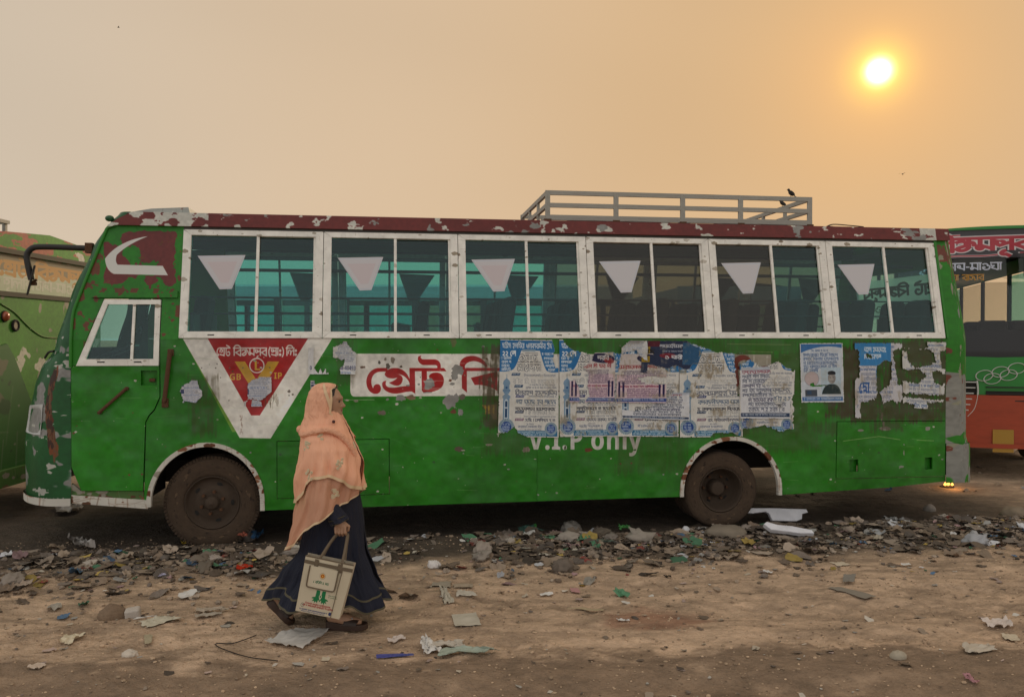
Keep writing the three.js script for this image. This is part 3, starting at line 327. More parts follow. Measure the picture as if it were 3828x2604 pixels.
// ---------- the green bus ----------
const bus = new THREE.Group(); bus.position.set(BUS0[0], 0, BUS0[1]); bus.rotation.y = BTH;
const WID = 2.2, TOPV = 2.995;
{
  const A = 0, Bq = 4.4, cutU = 4.42, wave = (() => { const t = gtex(grainTex(256, 4, 0, 255, 3), 1); t.repeat.set(3.5, 1.4); return t; })(), mA = std({ map: ctex(livery(A)), roughness: 0.42, bumpMap: wave, bumpScale: 0.02 }), mB = std({ map: ctex(livery(Bq)), roughness: 0.42, bumpMap: wave, bumpScale: 0.02 }), rA = [A, LV0, A + LSPAN, LV1], rB = [Bq, LV0, Bq + LSPAN, LV1];
  const arch1 = arc(1.463, 0.42, 0.487, 0.522, Math.PI, 0, 26), arch2 = arc(6.324, 0.4, 0.505, 0.513, Math.PI, 0, 26);
  const hatch1 = [[2.072, 0.95], [3.055, 0.955], [3.055, 0.462], [2.072, 0.445]], hatch2 = [[7.42, 1.049], [8.583, 1.04], [8.583, 0.487], [7.412, 0.492]];
  const grow = (h, e) => { const cx = h.reduce((s, p) => s + p[0], 0) / h.length, cy = h.reduce((s, p) => s + p[1], 0) / h.length; return h.map((p) => [p[0] + Math.sign(p[0] - cx) * e, p[1] + Math.sign(p[1] - cy) * e]); };
  const doorP = [[0.356, 1.632], [0.354, 0.764], [0.431, 0.557], [0.935, 0.543], [0.957, 1.14], [0.985, 1.2], [1.03, 1.25], [1.077, 1.36], [1.077, 1.632]], latchHole = [[0.924,1.59], [1.059,1.59], [1.058,1.461], [0.923,1.462]];
  part('side_panel', prism([[1.084, 1.868], [1.084, 1.352], [1.037, 1.242], [0.992, 1.192], [0.965, 1.138], [0.943, 0.44], [0.976, 0.4], ...arch1, [1.95, 0.34], [cutU, 0.352], [cutU, 1.868]], -0.02, 0, [grow(hatch1, 0.006)], rA), mA, bus);
  part('side_panel', prism([[cutU + 0.003, 0.352], [5.819, 0.355], ...arch2, [6.829, 0.345], [8.017, 0.391], [8.588, 0.436], [8.588, 1.868], [cutU + 0.003, 1.868]], -0.02, 0, [grow(hatch2, 0.006).map((p) => [Math.min(p[0], 8.586), p[1]])], rB), mB, bus);
  const door = group('driver_door', bus); part('door_skin', prism(doorP, -0.02, 0.006, [latchHole], rA), mA, door); part('latch_recess', prism(grow(latchHole, 0.01), -0.05, -0.03, [], rA), mA, door); part('latch', box(0.05, 0.03, 0.02, (latchHole[0][0] + latchHole[1][0]) / 2 + 0.02, (latchHole[0][1] + latchHole[2][1]) / 2 - 0.02, -0.02, 0.006), M.rust, door);
  { const a = [0.59,1.231], b = [0.812,1.435]; part('grab_bar', [rod([a[0], a[1], 0.035], [b[0], b[1], 0.035], 0.014, 10), rod([a[0], a[1], -0.005], [a[0], a[1], 0.04], 0.016, 8), rod([b[0], b[1], -0.005], [b[0], b[1], 0.04], 0.016, 8)], M.rust, door); }
  { const a = [1.173,1.746], b = [1.125,1.297]; part('grab_handle', [box(0.05, 0.06, 0.02, a[0], a[1], 0.01, 0.005), rod([a[0], a[1], 0.035], [b[0], b[1] + 0.03, 0.035], 0.019, 10), box(0.055, 0.08, 0.02, b[0], b[1] + 0.01, 0.01, 0.005), rod([a[0], a[1], 0], [a[0], a[1], 0.05], 0.014, 8), rod([b[0], b[1] + 0.03, 0], [b[0], b[1] + 0.03, 0.05], 0.014, 8)], M.rust, bus, 'rusty vertical grab handle behind the door'); }
  const slotHoles = (l) => l.map(([x0, y0, x1, y1]) => [[x0, y1], [x1, y1], [x1, y0], [x0, y0]]);
  const h1 = group('luggage_hatch', bus), s1 = slotHoles([[2.215, 0.495, 2.31, 0.61]]), h2 = group('luggage_hatch', bus), s2 = slotHoles([[7.55, 0.555, 7.645, 0.675], [8.36, 0.56, 8.445, 0.68]]);
  part('hatch_skin', prism(hatch1, -0.015, 0.004, s1, rA), mA, h1); part('hatch_skin', prism(hatch2, -0.015, 0.004, s2, rB), mB, h2); part('hatch_lip', prism([[2.075, 0.947], [3.052, 0.952], [3.052, 0.918], [2.075, 0.912]], 0.004, 0.008, [], rA), mA, h1);
  for (const s of s1) part('slot_back', prism(grow(s, 0.01), -0.05, -0.045, [], rA), mA, h1); for (const s of s2) part('slot_back', prism(grow(s, 0.01), -0.05, -0.045, [], rB), mB, h2);
  for (const [cxx, cyy, a, b, e0, e1] of [[1.463, 0.42, 0.487, 0.522, 0.4, 0.34], [6.324, 0.4, 0.505, 0.513, 0.355, 0.345]]) part('wheel_arch_trim', prism([[cxx - a - 0.012, e0], ...arc(cxx, cyy, a + 0.012, b + 0.012, Math.PI, 0, 30), [cxx + a + 0.012, e1], [cxx + a - 0.026, e1], ...arc(cxx, cyy, a - 0.026, b - 0.026, 0, Math.PI, 30), [cxx - a + 0.026, e0]], -0.03, 0.014), M.rim, bus);
  part('door_sill', prism([[0.352, 0.62], [0.425, 0.553], [0.938, 0.538], [0.941, 0.44], [0.975, 0.4], [0.352, 0.455]], -0.03, -0.006), std({ map: weathered('#4c6a35', ['#7a4a30', '#8f8a7c', '#5c3a24', '#35582a', '#6a5038'], 41, 256, 2), roughness: 0.8 }), bus);

  // front mask, wrapping from the near side round to the far side
  const sil = curve([[0.4, -0.02], [0.53, -0.022], [0.95, -0.026], [1.22, 0.005], [1.45, 0.04], [1.6, 0.08], [1.79, 0.185], [2.24, 0.291], [2.68, 0.45], [2.9, 0.579], [3, 0.66]]), join = curve([[0.4, 0.35], [1.62, 0.35], [2.12, 0.365], [2.83, 0.585], [2.9, 0.66], [3, 0.78]]);
  const noseP = (t, v, off = 0) => { const ue = join(v), uf = sil(v) - 0.57 * (ue - sil(v)), n = 2.9, sgn = t < 0.5 ? 1 : -1, al = (t < 0.5 ? t * 2 : (1 - t) * 2) * Math.PI / 2, s = Math.pow(Math.sin(al), 2 / n), c = Math.pow(Math.cos(al), 2 / n), hw = WID / 2 + wOf(v) + off; return [ue - (ue - uf + off) * s, v, -WID / 2 + sgn * hw * c]; };
  const noseStrip = (t0, t1, v0, v1, off, nu, nv, vs = (a, v) => v) => sheet(nu, nv, (a, b) => { const t = lerp(t0, t1, a), v = vs(a, lerp(v0, v1, b)); return noseP(t, v, off); }, (a, b) => [lerp(t0, t1, a), lerp(v0, v1, b) / 2.6]);
  const noseTex = peeled(2.6, 2.6, 390, DKGREEN, [['#8b8a86', 3.2, 0.62, (u, v) => 0.07 * sstep(0.7, 0.85, v) * sstep(1.25, 1.05, v) * sstep(0.6, 0.4, u) - 0.06 - 0.1 * sstep(1.5, 1.8, v), 4.5], ['#b5b4aa', 7, 0.72, (u, v) => 0.05 * sstep(0.36, 0.22, u) * sstep(1.75, 1.6, v) - 0.05, 16]], 4);
  { const x = noseTex.getContext('2d'), k = 390; seed = 77; for (let i = 0; i < 120; i++) { const v = rr(0.85, 1.6), u = 0.23 + 0.07 * Math.sin(v * 6) + rr(-0.05, 0.05); blob(x, u * k * 0.62, (2.6 - v) * k, rr(2, 9), rr(5, 22), ['#5a2e16', '#7a4424', '#3c2418', '#6b4a30'][i % 4], 0.5); } }
  const noseMat = std({ map: ctex(noseTex), roughness: 0.4 });
  const nose = part('front_mask', [noseStrip(0, 0.33, 0.44, 1.78, 0, 40, 40), noseStrip(0.33, 0.67, 0.44, 1.78, 0, 24, 24), noseStrip(0.67, 1, 0.44, 1.78, 0, 30, 20), noseStrip(0, 0.3, 1.78, 2.78, 0, 30, 24), noseStrip(0.7, 1, 1.78, 2.78, 0, 30, 24), noseStrip(0, 1, 2.78, 3, 0, 60, 8)], noseMat, bus, 'dark green front mask with chipped paint and rust'); nose.material.side = THREE.DoubleSide;
  part('windscreen', noseStrip(0.3, 0.7, 1.78, 2.78, 0, 30, 16), M.clear, bus);
  part('bumper', [noseStrip(0, 1, 0.43, 0.495, 0.022, 70, 3, (a, v) => v + 0.025 * clamp(1 - Math.abs(a - 0.25) * 5)), noseStrip(0, 1, 0.44, 0.5, 0.0, 70, 3)], M.rim, bus); part('skirt_strip', prism([[0.352, 0.452], [0.976, 0.385], [0.976, 0.46], [0.352, 0.52]], -0.028, 0.012), M.rim, bus);
  { const hl = group('headlight', bus); const tw = std({ color: lin(0.6, 0.6, 0.58), map: gtex(dustGrain, 4), roughness: 0.5, side: THREE.DoubleSide });
    part('headlight_trim', sheet(16, 12, (a, b) => { const v = lerp(1.05, 1.28, b); return noseP(lerp(0.10, 0.255, a) , v + (1 - a) * 0.035 * (b - 0.3), 0.008 - 0.05 * Math.pow(Math.sin(Math.PI * clamp(a * 1.25 - 0.05)) * Math.sin(Math.PI * clamp(b * 1.1)), 0.7)); }), tw, hl);
    part('headlight_lens', sheet(8, 6, (a, b) => noseP(lerp(0.15, 0.215, a), lerp(1.12, 1.21, b), -0.02)), M.lamp, hl); }
  // ridge where mask and side meet, drip rail, front quarter panel
  part('corner_bead', tube([[0.352, 1.62, 0.008], [0.356, VB, 0.008], [0.365, 2.12, wOf(2.12) + 0.008], [0.585, 2.83, wOf(2.83) + 0.008], [0.64, 2.87, wOf(2.87) + 0.01]], 0.014, 40, 8, 0.2), M.green, bus);
  const qTex = peeled(1, 1.2, 512, GREEN, [[MAROON, 6.5, 0.5, (u, v) => 0.40 * sstep(0.46, 0.56, v) * sstep(1.03, 0.95, v) * sstep(0.14, 0.3, u) * sstep(0.9, 0.78, u) - 0.32], [RUST, 16, 0.66, (u, v) => (u < 0.2 || Math.abs(v - 0.45) < 0.02 ? 0.08 : -0.06)]], 8);
  { const x = qTex.getContext('2d'), k = 512; x.setTransform(k, 0, 0, k, -0.35 * k, (1.2 + 1.84) * k); x.scale(1, -1); x.fillStyle = '#d6d5cf'; x.beginPath(); const q = [[0.936,2.779], [0.77,2.752], [0.647,2.673], [0.587,2.57], [0.597,2.493], [0.629,2.452], [0.669,2.435], [1.121,2.428], [1.073,2.512], [0.696,2.518], [0.669,2.545], [0.683,2.605], [0.75,2.683], [0.842,2.736]];
    x.moveTo(...q[0]); x.bezierCurveTo(...q[1], ...q[2], ...q[3]); x.bezierCurveTo(...q[4], ...q[5], ...q[6]); x.lineTo(...q[7]); x.lineTo(...q[8]); x.lineTo(...q[9]); x.quadraticCurveTo(...q[10], ...q[11]); x.bezierCurveTo(...q[12], ...q[13], ...q[0]); x.fill(); }
  const mQ = std({ map: ctex(qTex), roughness: 0.55 }), rQ = [0.35, 1.84, 1.35, 3.04];
  part('window_corner_panel', prism([[0.353, 1.636], [0.395, 1.636], [0.478, VB], [0.353, VB]], -0.02, 0.0, [], rQ), mQ, bus); part('quarter_panel', prism([[0.352, VB], [0.37, 2.12], [0.59, 2.83], [0.64, 2.875], [1.236, 2.875], [1.236, VB], [1.084, VB], [1.084, 2.215], [0.6, 2.215], [0.475, VB]], -0.02, 0, [], rQ), mQ, bus, 'green front quarter panel with maroon patch and white curl'); part('drip_rail', prism([[0.5, 2.225], [1.215, 2.228], [1.215, 2.29], [0.525, 2.288]], 0, 0.022, [], rQ), mQ, bus);
  { const dw = group('driver_window', bus), o = [[0.397, 1.633], [0.606, 2.207], [1.075, 2.209], [1.072, 1.632]], inn = [[0.475, 1.69], [0.638, 2.165], [1.03, 2.167], [1.03, 1.69]]; for (let i = 0; i < 4; i++) { const j = (i + 1) % 4; part('frame_bar', prism([o[i], o[j], inn[j], inn[i]].map((p) => [lerp(p[0], 0.8, 0.002), p[1]]), -0.02, 0.014, [], null, (v) => wOf(v) ), M.alu, dw); }
    part('mullion', prism([[0.835, 1.69], [0.857, 1.69], [0.866, 2.166], [0.844, 2.166]], -0.015, 0.004), M.alu, dw); part('pane', prism([[0.47, 1.685], [0.848, 1.685], [0.855, 2.17], [0.635, 2.17]], -0.008, -0.006), M.teal, dw); part('pane', prism([[0.84, 1.685], [1.035, 1.685], [1.035, 2.17], [0.85, 2.17]], -0.016, -0.014), M.teal, dw); for (const u of [0.6, 0.9]) part('drain_slot', box(0.06, 0.01, 0.002, u, 1.665, 0.0155), M.dark, dw); }

  // rear corners and rear wall
  const urear = curve([[0.42, 8.91], [0.81, 8.905], [0.83, 8.875], [1.9, 8.865], [3, 8.79]]), rearP = (t, v, off = 0) => { const n = 10, ue = 8.589, sgn = t < 0.5 ? 1 : -1, al = (t < 0.5 ? t * 2 : (1 - t) * 2) * Math.PI / 2, s = Math.pow(Math.sin(al), 2 / n), c = Math.pow(Math.cos(al), 2 / n), hw = WID / 2 + wOf(v) + off; return [ue + (urear(v) - ue + off) * s, v, -WID / 2 + sgn * hw * c]; };
  const rearStrip = (t0, t1, v0, v1, off, nu, nv) => sheet(nu, nv, (a, b) => rearP(lerp(t0, t1, a), lerp(v0, v1, b), off), (a, b) => [lerp(t0, t1, a) * 2.4, lerp(v0, v1, b) / 3]);
  const rTex = peeled(2.4, 3, 300, GREEN, [['#85857f', 2.6, 0.5, (u, v) => (u < 1 ? 0.34 * sstep(0.86, 0.72, v) + 0.42 * sstep(0.86, 1.02, v) * sstep(1.62, 1.45, v) - 0.25 : -0.25)], ['#6f3a2c', 9, 0.66, (u, v) => 0.2 * sstep(2.4, 2.7, v) - 0.1], ['#8f8e78', 8, 0.7, () => 0]], 15);
  const mR = std({ map: ctex(rTex), roughness: 0.6, side: THREE.DoubleSide });
  part('rear_wall', [rearStrip(0, 1, 0.815, 1.95, 0, 80, 16), rearStrip(0, 0.36, 1.95, 2.62, 0, 36, 8), rearStrip(0.64, 1, 1.95, 2.62, 0, 36, 8), rearStrip(0, 1, 2.62, 2.99, 0, 80, 5)], mR, bus, 'rear corner with bare grey filler patches'); part('rear_bumper_corner', rearStrip(0, 1, 0.42, 0.815, 0.012, 80, 8), mR, bus);
  part('corner_rail', prism([[8.588, 1.87], [8.61, 1.87], [8.6, 2.86], [8.575, 2.86]], 0, 0.02), M.green, bus);
  { const [c, x] = cnv(768, 320); x.fillStyle = '#d3e0d4'; x.fillRect(0, 0, 768, 320); bangla(x, W_GREAT + ' _ ' + W_BIKRAM, 60, 70, 74, '#3b382c', 2.4, 640); bangla(x, 'g u l i sh t a n - m a o y a', 80, 210, 56, '#6a7a6a', 1.8, 600); const rw = group('rear_window', bus); part('pane', sheet(20, 8, (a, b) => { const v = lerp(1.945, 2.625, b); return [urear(v) - 0.02, v, lerp(-0.2, -2.0, a)]; }), M.bright, rw);
    part('window_banner', sheet(20, 6, (a, b) => { const v = lerp(2.1, 2.56, b); return [urear(v) - 0.035, v, lerp(-0.26, -1.94, a)]; }), new THREE.MeshPhysicalMaterial({ map: ctex(c), roughness: 0.9, transmission: 0.75, thickness: 0, side: THREE.DoubleSide }), rw); }

  // far side, floor, roof
  const far = (g) => g.applyMatrix4(new THREE.Matrix4().makeScale(1, 1, -1)).translate(0, 0, -WID), flip = (g) => { const ix = g.attributes.position.array, uv = g.attributes.uv.array; for (let i = 0; i < ix.length; i += 9) { for (let c = 0; c < 3; c++) { const t = ix[i + 3 + c]; ix[i + 3 + c] = ix[i + 6 + c]; ix[i + 6 + c] = t; } } g.computeVertexNormals(); return g; };
  part('far_side_panel', flip(far(prism([[0.352, 0.45], [0.976, 0.42], ...arch1, [1.95, 0.36], [5.819, 0.36], ...arch2, [6.829, 0.36], [8.588, 0.436], [8.588, 1.868], [0.352, 1.868]], -0.02, 0))), M.green, bus); part('far_quarter_panel', flip(far(prism([[0.352, VB + 0.01], [0.37, 2.12], [0.59, 2.83], [1.236, 2.875], [1.236, VB + 0.01]], -0.02, 0))), M.green, bus);
  part('far_cantrail', far(prism([[0.6, 2.86], [8.75, 2.86], [8.75, 2.996], [0.6, 2.996]], -0.04, 0.03)), M.green, bus); part('floor', box(8.3, 0.05, 2.14, 4.5, 0.98, -1.1), M.inside, bus); part('wheel_housing', [box(1.15, 0.04, 0.5, 1.463, 0.955, -0.28), box(0.04, 0.5, 0.5, 0.96, 0.72, -0.28)], M.under, bus); part('wheel_housing', box(1.15, 0.04, 0.6, 6.324, 0.94, -0.32), M.under, bus);
  part('chassis', [box(8, 0.2, 0.09, 4.4, 0.62, -0.62), box(8, 0.2, 0.09, 4.4, 0.62, -1.58), ...[0.9, 2.4, 3.6, 5, 7.4, 8.2].map((u) => box(0.09, 0.14, 0.9, u, 0.62, -1.1)), rod([1.5, 0.42, -0.2], [1.5, 0.42, -2], 0.05), rod([6.25, 0.4, -0.2], [6.25, 0.4, -2], 0.07), new THREE.SphereGeometry(0.2, 14, 10).translate(6.25, 0.42, -1.1), box(0.75, 0.4, 0.5, 4.3, 0.68, -0.5), box(0.7, 0.36, 0.44, 2.6, 0.68, -1.75)], M.under, bus);
  const roofV = (w) => TOPV - 0.01 + 0.085 * (1 - Math.pow((w + 1.1) / 0.9, 2)), rw0 = wOf(TOPV) + 0.01;
  part('roof', [sheet(40, 24, (a, b) => { const w = lerp(rw0, -WID - rw0, b), u = lerp(0.66, 8.75, a); return [u, roofV(w) - 0.22 * Math.pow(clamp((1.1 - u) / 0.5), 2), w]; }), sheet(10, 16, (a, b) => { const w = lerp(rw0, -WID - rw0, b); return [lerp(0.75, 8.7, a), roofV(w) - 0.05, w]; })], std({ color: lin(0.13, 0.045, 0.035), map: gtex(dustGrain, 1), roughness: 0.8, side: THREE.DoubleSide }), bus);
  const bTex = peeled(8.2, 0.16, 249, MAROON, [['#4f7a3a', 8, 0.56, (u, v) => (v < 0.035 ? 0.1 : -0.4)], ['#c9c8be', 9, 0.715, (u, v) => (u < 0.85 ? (v > 0.02 ? 0.17 : -0.2) : u < 1.6 ? 0.03 : u > 7.82 && u < 8.0 ? 0.4 : 0), 14], ['#8b8a86', 6, 0.72, (u) => (u > 0.85 ? 0 : -0.2), 10]], 22);
  part('cantrail', prism([[0.6, 2.84], [0.66, 2.873], [8.75, 2.873], [8.75, 2.996], [0.8, 2.996], [0.68, 2.93], [0.6, 2.87]], -0.02, 0.03, [], [0.6, 2.84, 8.8, 3.0]), std({ map: ctex(bTex), roughness: 0.62 }), bus, 'peeling maroon roof edge'); part('roof_visor', prism([[0.74, 2.985], [0.8, 2.998], [1.285, 2.998], [1.27, 3.05], [0.95, 3.03]], -0.6, 0.012), std({ map: weathered('#a9aca6', ['#7d7f7a', '#8a5a50', '#c4c6c0'], 51, 256), roughness: 0.6 }), bus, 'grey raised lip at the front of the roof');
  part('marker_lamp', new THREE.SphereGeometry(0.035, 12, 8).scale(1.1, 0.8, 1).translate(0.6, 2.935, -0.22), M.dkgreen, bus); part('inner_lining', [far(prism([[1.236, 2.83], [8.588, 2.83], [8.588, 2.99], [1.236, 2.99]], -0.03, -0.01)), prism([[1.236, 2.845], [8.588, 2.845], [8.588, 2.872], [1.236, 2.872]], -0.03, -0.004)], M.inside, bus);

  // side windows: six on each side
  const WW = 1.2255, WH = 0.995, flat = () => 0, fp = (o, z0, z1) => prism(o, z0, z1, [], null, flat), jl = 0.068, jt = 0.05, jb = 0.06;
  const bars = [[[0.002, 0.002], [WW, 0.002], [WW - jl, jb], [jl, jb]], [[WW, 0.004], [WW, WH - 0.002], [WW - jl, WH - jt], [WW - jl, jb + 0.002]], [[WW - 0.002, WH], [0.004, WH], [jl, WH - jt], [WW - jl, WH - jt]], [[0, WH - 0.004], [0, 0.004], [jl, jb + 0.002], [jl, WH - jt]]].map((o) => fp(o.map((p) => [lerp(p[0], WW / 2, 0.0016), lerp(p[1], WH / 2, 0.002)]), -0.04, 0.012));
  const mx = 0.635, mull = fp([[mx, jb + 0.001], [mx + 0.025, jb + 0.001], [mx + 0.025, WH - jt - 0.001], [mx, WH - jt - 0.001]], -0.02, 0.006), stile = fp([[WW - jl - 0.02, jb + 0.001], [WW - jl - 0.002, jb + 0.001], [WW - jl - 0.002, WH - jt - 0.001], [WW - jl - 0.02, WH - jt - 0.001]], -0.022, -0.004), pl = fp([[jl - 0.01, jb - 0.01], [mx + 0.012, jb - 0.01], [mx + 0.012, WH - jt + 0.01], [jl - 0.01, WH - jt + 0.01]], -0.016, -0.013), pr = fp([[mx + 0.002, jb - 0.01], [WW - jl + 0.005, jb - 0.01], [WW - jl + 0.005, WH - jt + 0.01], [mx + 0.002, WH - jt + 0.01]], -0.03, -0.027), slotG = box(0.055, 0.009, 0.002, 0, 0.03, 0.0132);
  const sl = (u, v) => [u - 1.237, (v - 1.866) * 1.0189], stk = [sl(1.361,2.608), sl(1.775,2.622), sl(1.667,2.312), sl(1.562,2.307)];
  const stickG = fp(stk, -0.0125, -0.0115), sc = [stk.reduce((s, p) => s + p[0], 0) / 4, stk.reduce((s, p) => s + p[1], 0) / 4], shr = (f) => stk.map((p) => [lerp(sc[0], p[0], f), lerp(sc[1], p[1], f)]), stickB = fp(shr(0.93), -0.0114, -0.0108), stickC = fp(shr(0.9), -0.0107, -0.0102), stickR = fp(shr(0.62), -0.0101, -0.0096);
  const mS = std({ color: lin(0.62, 0.60, 0.62), roughness: 0.7 }), mSb = std({ color: lin(0.50, 0.58, 0.68), roughness: 0.7 }), mSp = std({ color: lin(0.62, 0.545, 0.56), roughness: 0.7 });
  let worn = 0; const makeWindow = (g1, g2, sticker) => { const w = group('window'), alu = M.alu.clone(); alu.map = gtex(M.alu.map, 1); alu.map.offset.set(worn * 0.37 + 0.11, worn * 0.23); worn++; for (const b of bars) part('frame_bar', b, alu, w); part('mullion', mull, alu, w); part('sash_stile', stile, alu, w); part('pane', pl, g1, w); part('pane', pr, g2, w); for (const x of [0.27, 0.93]) { const s = part('drain_slot', slotG, M.dark, w); s.position.x = x; } if (sticker) { part('sticker', stickG, mS, w); part('sticker_border', stickB, mSb, w); part('sticker_face', stickC, mS, w); if (sticker > 1) part('sticker_print', stickR, mSp, w); } return w; };
  const tilt = -Math.atan(LEAN);
  for (let i = 0; i < 6; i++) { const w = makeWindow(i === 3 || i === 4 ? M.clear : M.teal, i === 3 ? M.clear : M.teal, i < 3 ? 2 : 1); w.position.set(1.2385 + i * 1.2297, 1.868, 0); w.rotation.x = tilt; if (i === 5) w.scale.x = 0.97; bus.add(w);
    const f = makeWindow(i > 2 ? M.dimTint : M.teal, i > 2 ? M.dimTint : M.teal, 2); f.rotation.order = 'YXZ'; f.position.set(1.2385 + i * 1.2297 + WW, 1.868, -WID); f.rotation.set(tilt, Math.PI, 0); bus.add(f); }  // far rear panes tinted darker, standing in for the dimness behind them
  for (const v of [2.09, 2.24]) part('guard_rail', rod([1.25, v, wOf(v) - 0.07], [8.56, v, wOf(v) - 0.07], 0.008, 6), M.black, bus); for (const v of [2.02, 2.16, 2.33]) part('guard_rail', rod([1.25, v, -WID - wOf(v) + 0.07], [8.56, v, -WID - wOf(v) + 0.07], 0.011, 6), M.black, bus); for (const w of [-0.42, -1.78]) part('luggage_rail', rod([1.3, 2.62, w], [8.5, 2.62, w], 0.02, 6), M.black, bus);
  // seats
  const backG = () => { const g = new RoundedBoxGeometry(0.13, 0.82, 0.42, 4, 0.06); const p = g.attributes.position; for (let i = 0; i < p.count; i++) { const t = clamp((p.getY(i) - 0.12) / 0.3); p.setZ(i, p.getZ(i) * (1 - 0.35 * t * t)); p.setX(i, p.getX(i) + 0.16 * (p.getY(i) + 0.4)); } g.computeVertexNormals(); return g; }, bG = backG(), cG = new RoundedBoxGeometry(0.44, 0.13, 0.42, 3, 0.05), lG = new THREE.BoxGeometry(0.35, 0.32, 0.06);
  [3.08, 3.86, 4.62, 5.38, 6.1, 6.84, 7.56, 8.2].forEach((u, i) => { for (const w of [-0.36, -0.8, -1.46, -1.88]) { if (i < 1 && w > -1) continue; const s = group('seat', bus); s.position.set(u, 1.0, w); const b = part('backrest', bG, M.seat, s); b.position.set(0.22, 0.86, 0); const c = part('cushion', cG, M.seat, s); c.position.y = 0.42; const l = part('seat_leg', lG, M.dark, s); l.position.y = 0.17; } });
  { const s = group('driver_seat', bus); s.position.set(1.0, 1.0, -0.55); const b = part('backrest', bG, M.seat, s); b.position.set(0.22, 0.86, 0); const c = part('cushion', cG, M.seat, s); c.position.y = 0.42; const sw = part('steering_wheel', new THREE.TorusGeometry(0.22, 0.016, 8, 28).rotateX(1.2).rotateY(1.57).translate(0.52, 1.72, -0.55), M.black, bus); const pt = part('partition', box(0.03, 1.1, 0.95, 1.32, 1.55, -0.6), M.inside, bus); }
  { const e = part('engine_cover', box(0.9, 0.5, 0.7, 0.75, 1.25, -1.2, 0.08), M.inside, bus); part('dashboard', box(0.3, 0.3, 1.8, 0.35, 1.5, -1.1, 0.06), M.dark, bus); }

  // wheels
  const tyreG = (R, r, w) => { const q = [[r, -w * 0.42], [r + 0.012, -w * 0.5], [lerp(r, R, 0.45), -w * 0.53], [lerp(r, R, 0.8), -w * 0.5], [R - 0.012, -w * 0.43], [R, -w * 0.36], [R, w * 0.36], [R - 0.012, w * 0.43], [lerp(r, R, 0.8), w * 0.5], [lerp(r, R, 0.5), w * 0.53], [r + 0.03, w * 0.505], [r + 0.012, w * 0.485], [r, w * 0.42]]; return new THREE.LatheGeometry(q.map((p) => new THREE.Vector2(...p)), 72).rotateX(Math.PI / 2); };
  const lugs = (R, w, n) => { const g = []; for (let i = 0; i < n; i++) { const a = i / n * 6.2832; g.push(box(0.024, 0.03, w * 0.2, 0, 0, 0).translate(0, R - 0.008, w * 0.37).rotateZ(a), box(0.024, 0.03, w * 0.2, 0, 0, 0).translate(0, R - 0.008, -w * 0.37).rotateZ(a + 0.05)); } return mergeGeometries(g.map(plain)); };
  const lathe = (pts, n = 48) => new THREE.LatheGeometry(pts.map((p) => new THREE.Vector2(...p)), n).rotateX(Math.PI / 2);
  const frontWheel = (z, fl) => { const w = group('front_wheel', bus); w.position.set(1.5, 0.409, z); if (fl) w.rotation.y = Math.PI; part('tyre', tyreG(0.407, 0.235, 0.21), M.rubber, w); part('tread', lugs(0.407, 0.21, 80), M.rubber, w); part('rim', lathe([[0.236, -0.08], [0.238, 0.098], [0.226, 0.1], [0.218, 0.07], [0.2, 0.05], [0.16, 0.055], [0.125, 0.075], [0.1, 0.078], [0, 0.078]]), M.hub, w); part('hub_cap', lathe([[0.062, 0.06], [0.06, 0.125], [0.045, 0.14], [0.02, 0.142], [0.012, 0.152], [0, 0.153]], 24), M.hub, w); for (let i = 0; i < 6; i++) { const a = i * Math.PI / 3 + 0.35; part('wheel_nut', new THREE.CylinderGeometry(0.014, 0.016, 0.04, 6).rotateX(1.5708).translate(Math.cos(a) * 0.098, Math.sin(a) * 0.098, 0.09), M.rust, w); } for (let i = 0; i < 5; i++) { const a = i * 1.2566 + 0.9; part('rim_hole', new THREE.CylinderGeometry(0.026, 0.026, 0.008, 14).scale(1, 1, 0.55).rotateX(1.5708).rotateZ(0).translate(0, 0.168, 0.056).rotateZ(a), M.dark, w); } };
  frontWheel(-0.16, false); frontWheel(-WID + 0.16, true);
  const rearWheel = (z, fl) => { const w = group('rear_wheel', bus); w.position.set(6.25, 0.396, z); if (fl) w.rotation.y = Math.PI; part('tyre', tyreG(0.37, 0.215, 0.19), M.rubber, w); part('inner_tyre', tyreG(0.37, 0.215, 0.19).translate(0, 0, -0.24), M.rubber, w); part('rim', lathe([[0.214, -0.1], [0.219, 0.088], [0.205, 0.09], [0.198, 0.05], [0.185, -0.04], [0.15, -0.085], [0.1, -0.09], [0, -0.09]]), M.hub, w); part('hub_cap', lathe([[0.085, -0.09], [0.08, -0.02], [0.066, 0.0], [0.06, 0.012], [0, 0.014]], 24), M.hub, w); for (let i = 0; i < 6; i++) { const a = i * Math.PI / 3; part('wheel_nut', new THREE.CylinderGeometry(0.013, 0.015, 0.04, 6).rotateX(1.5708).translate(Math.cos(a) * 0.12, Math.sin(a) * 0.12, -0.075), M.rust, w); } for (let i = 0; i < 5; i++) { const a = i * 1.2566 + 0.2; part('rim_hole', new THREE.CylinderGeometry(0.022, 0.022, 0.01, 12).rotateX(1.5708).translate(0, 0.158, -0.082).rotateZ(a), M.dark, w); } };
  rearWheel(-0.15, false); rearWheel(-WID + 0.15, true);

  // roof rack
  { const rk = group('roof_rack', bus), n0 = -0.3, f0 = -1.86, us = [4.576, 5.257, 5.937, 6.542, 7.28], ws = [n0, -0.82, -1.34, f0];
    for (const v of [3.28, 3.16, 3.04]) { for (const w of [n0, f0]) part('rail', box(us[4] - us[0] + 0.044, v > 3.1 ? 0.042 : 0.05, 0.03, (us[0] + us[4]) / 2, v, w + (v < 3.1 ? 0.006 : 0)), M.rack, rk); for (const u of [us[0], us[4]]) part('end_rail', box(0.03, 0.04, n0 - f0 - 0.05, u, v, (n0 + f0) / 2), M.rack, rk); }
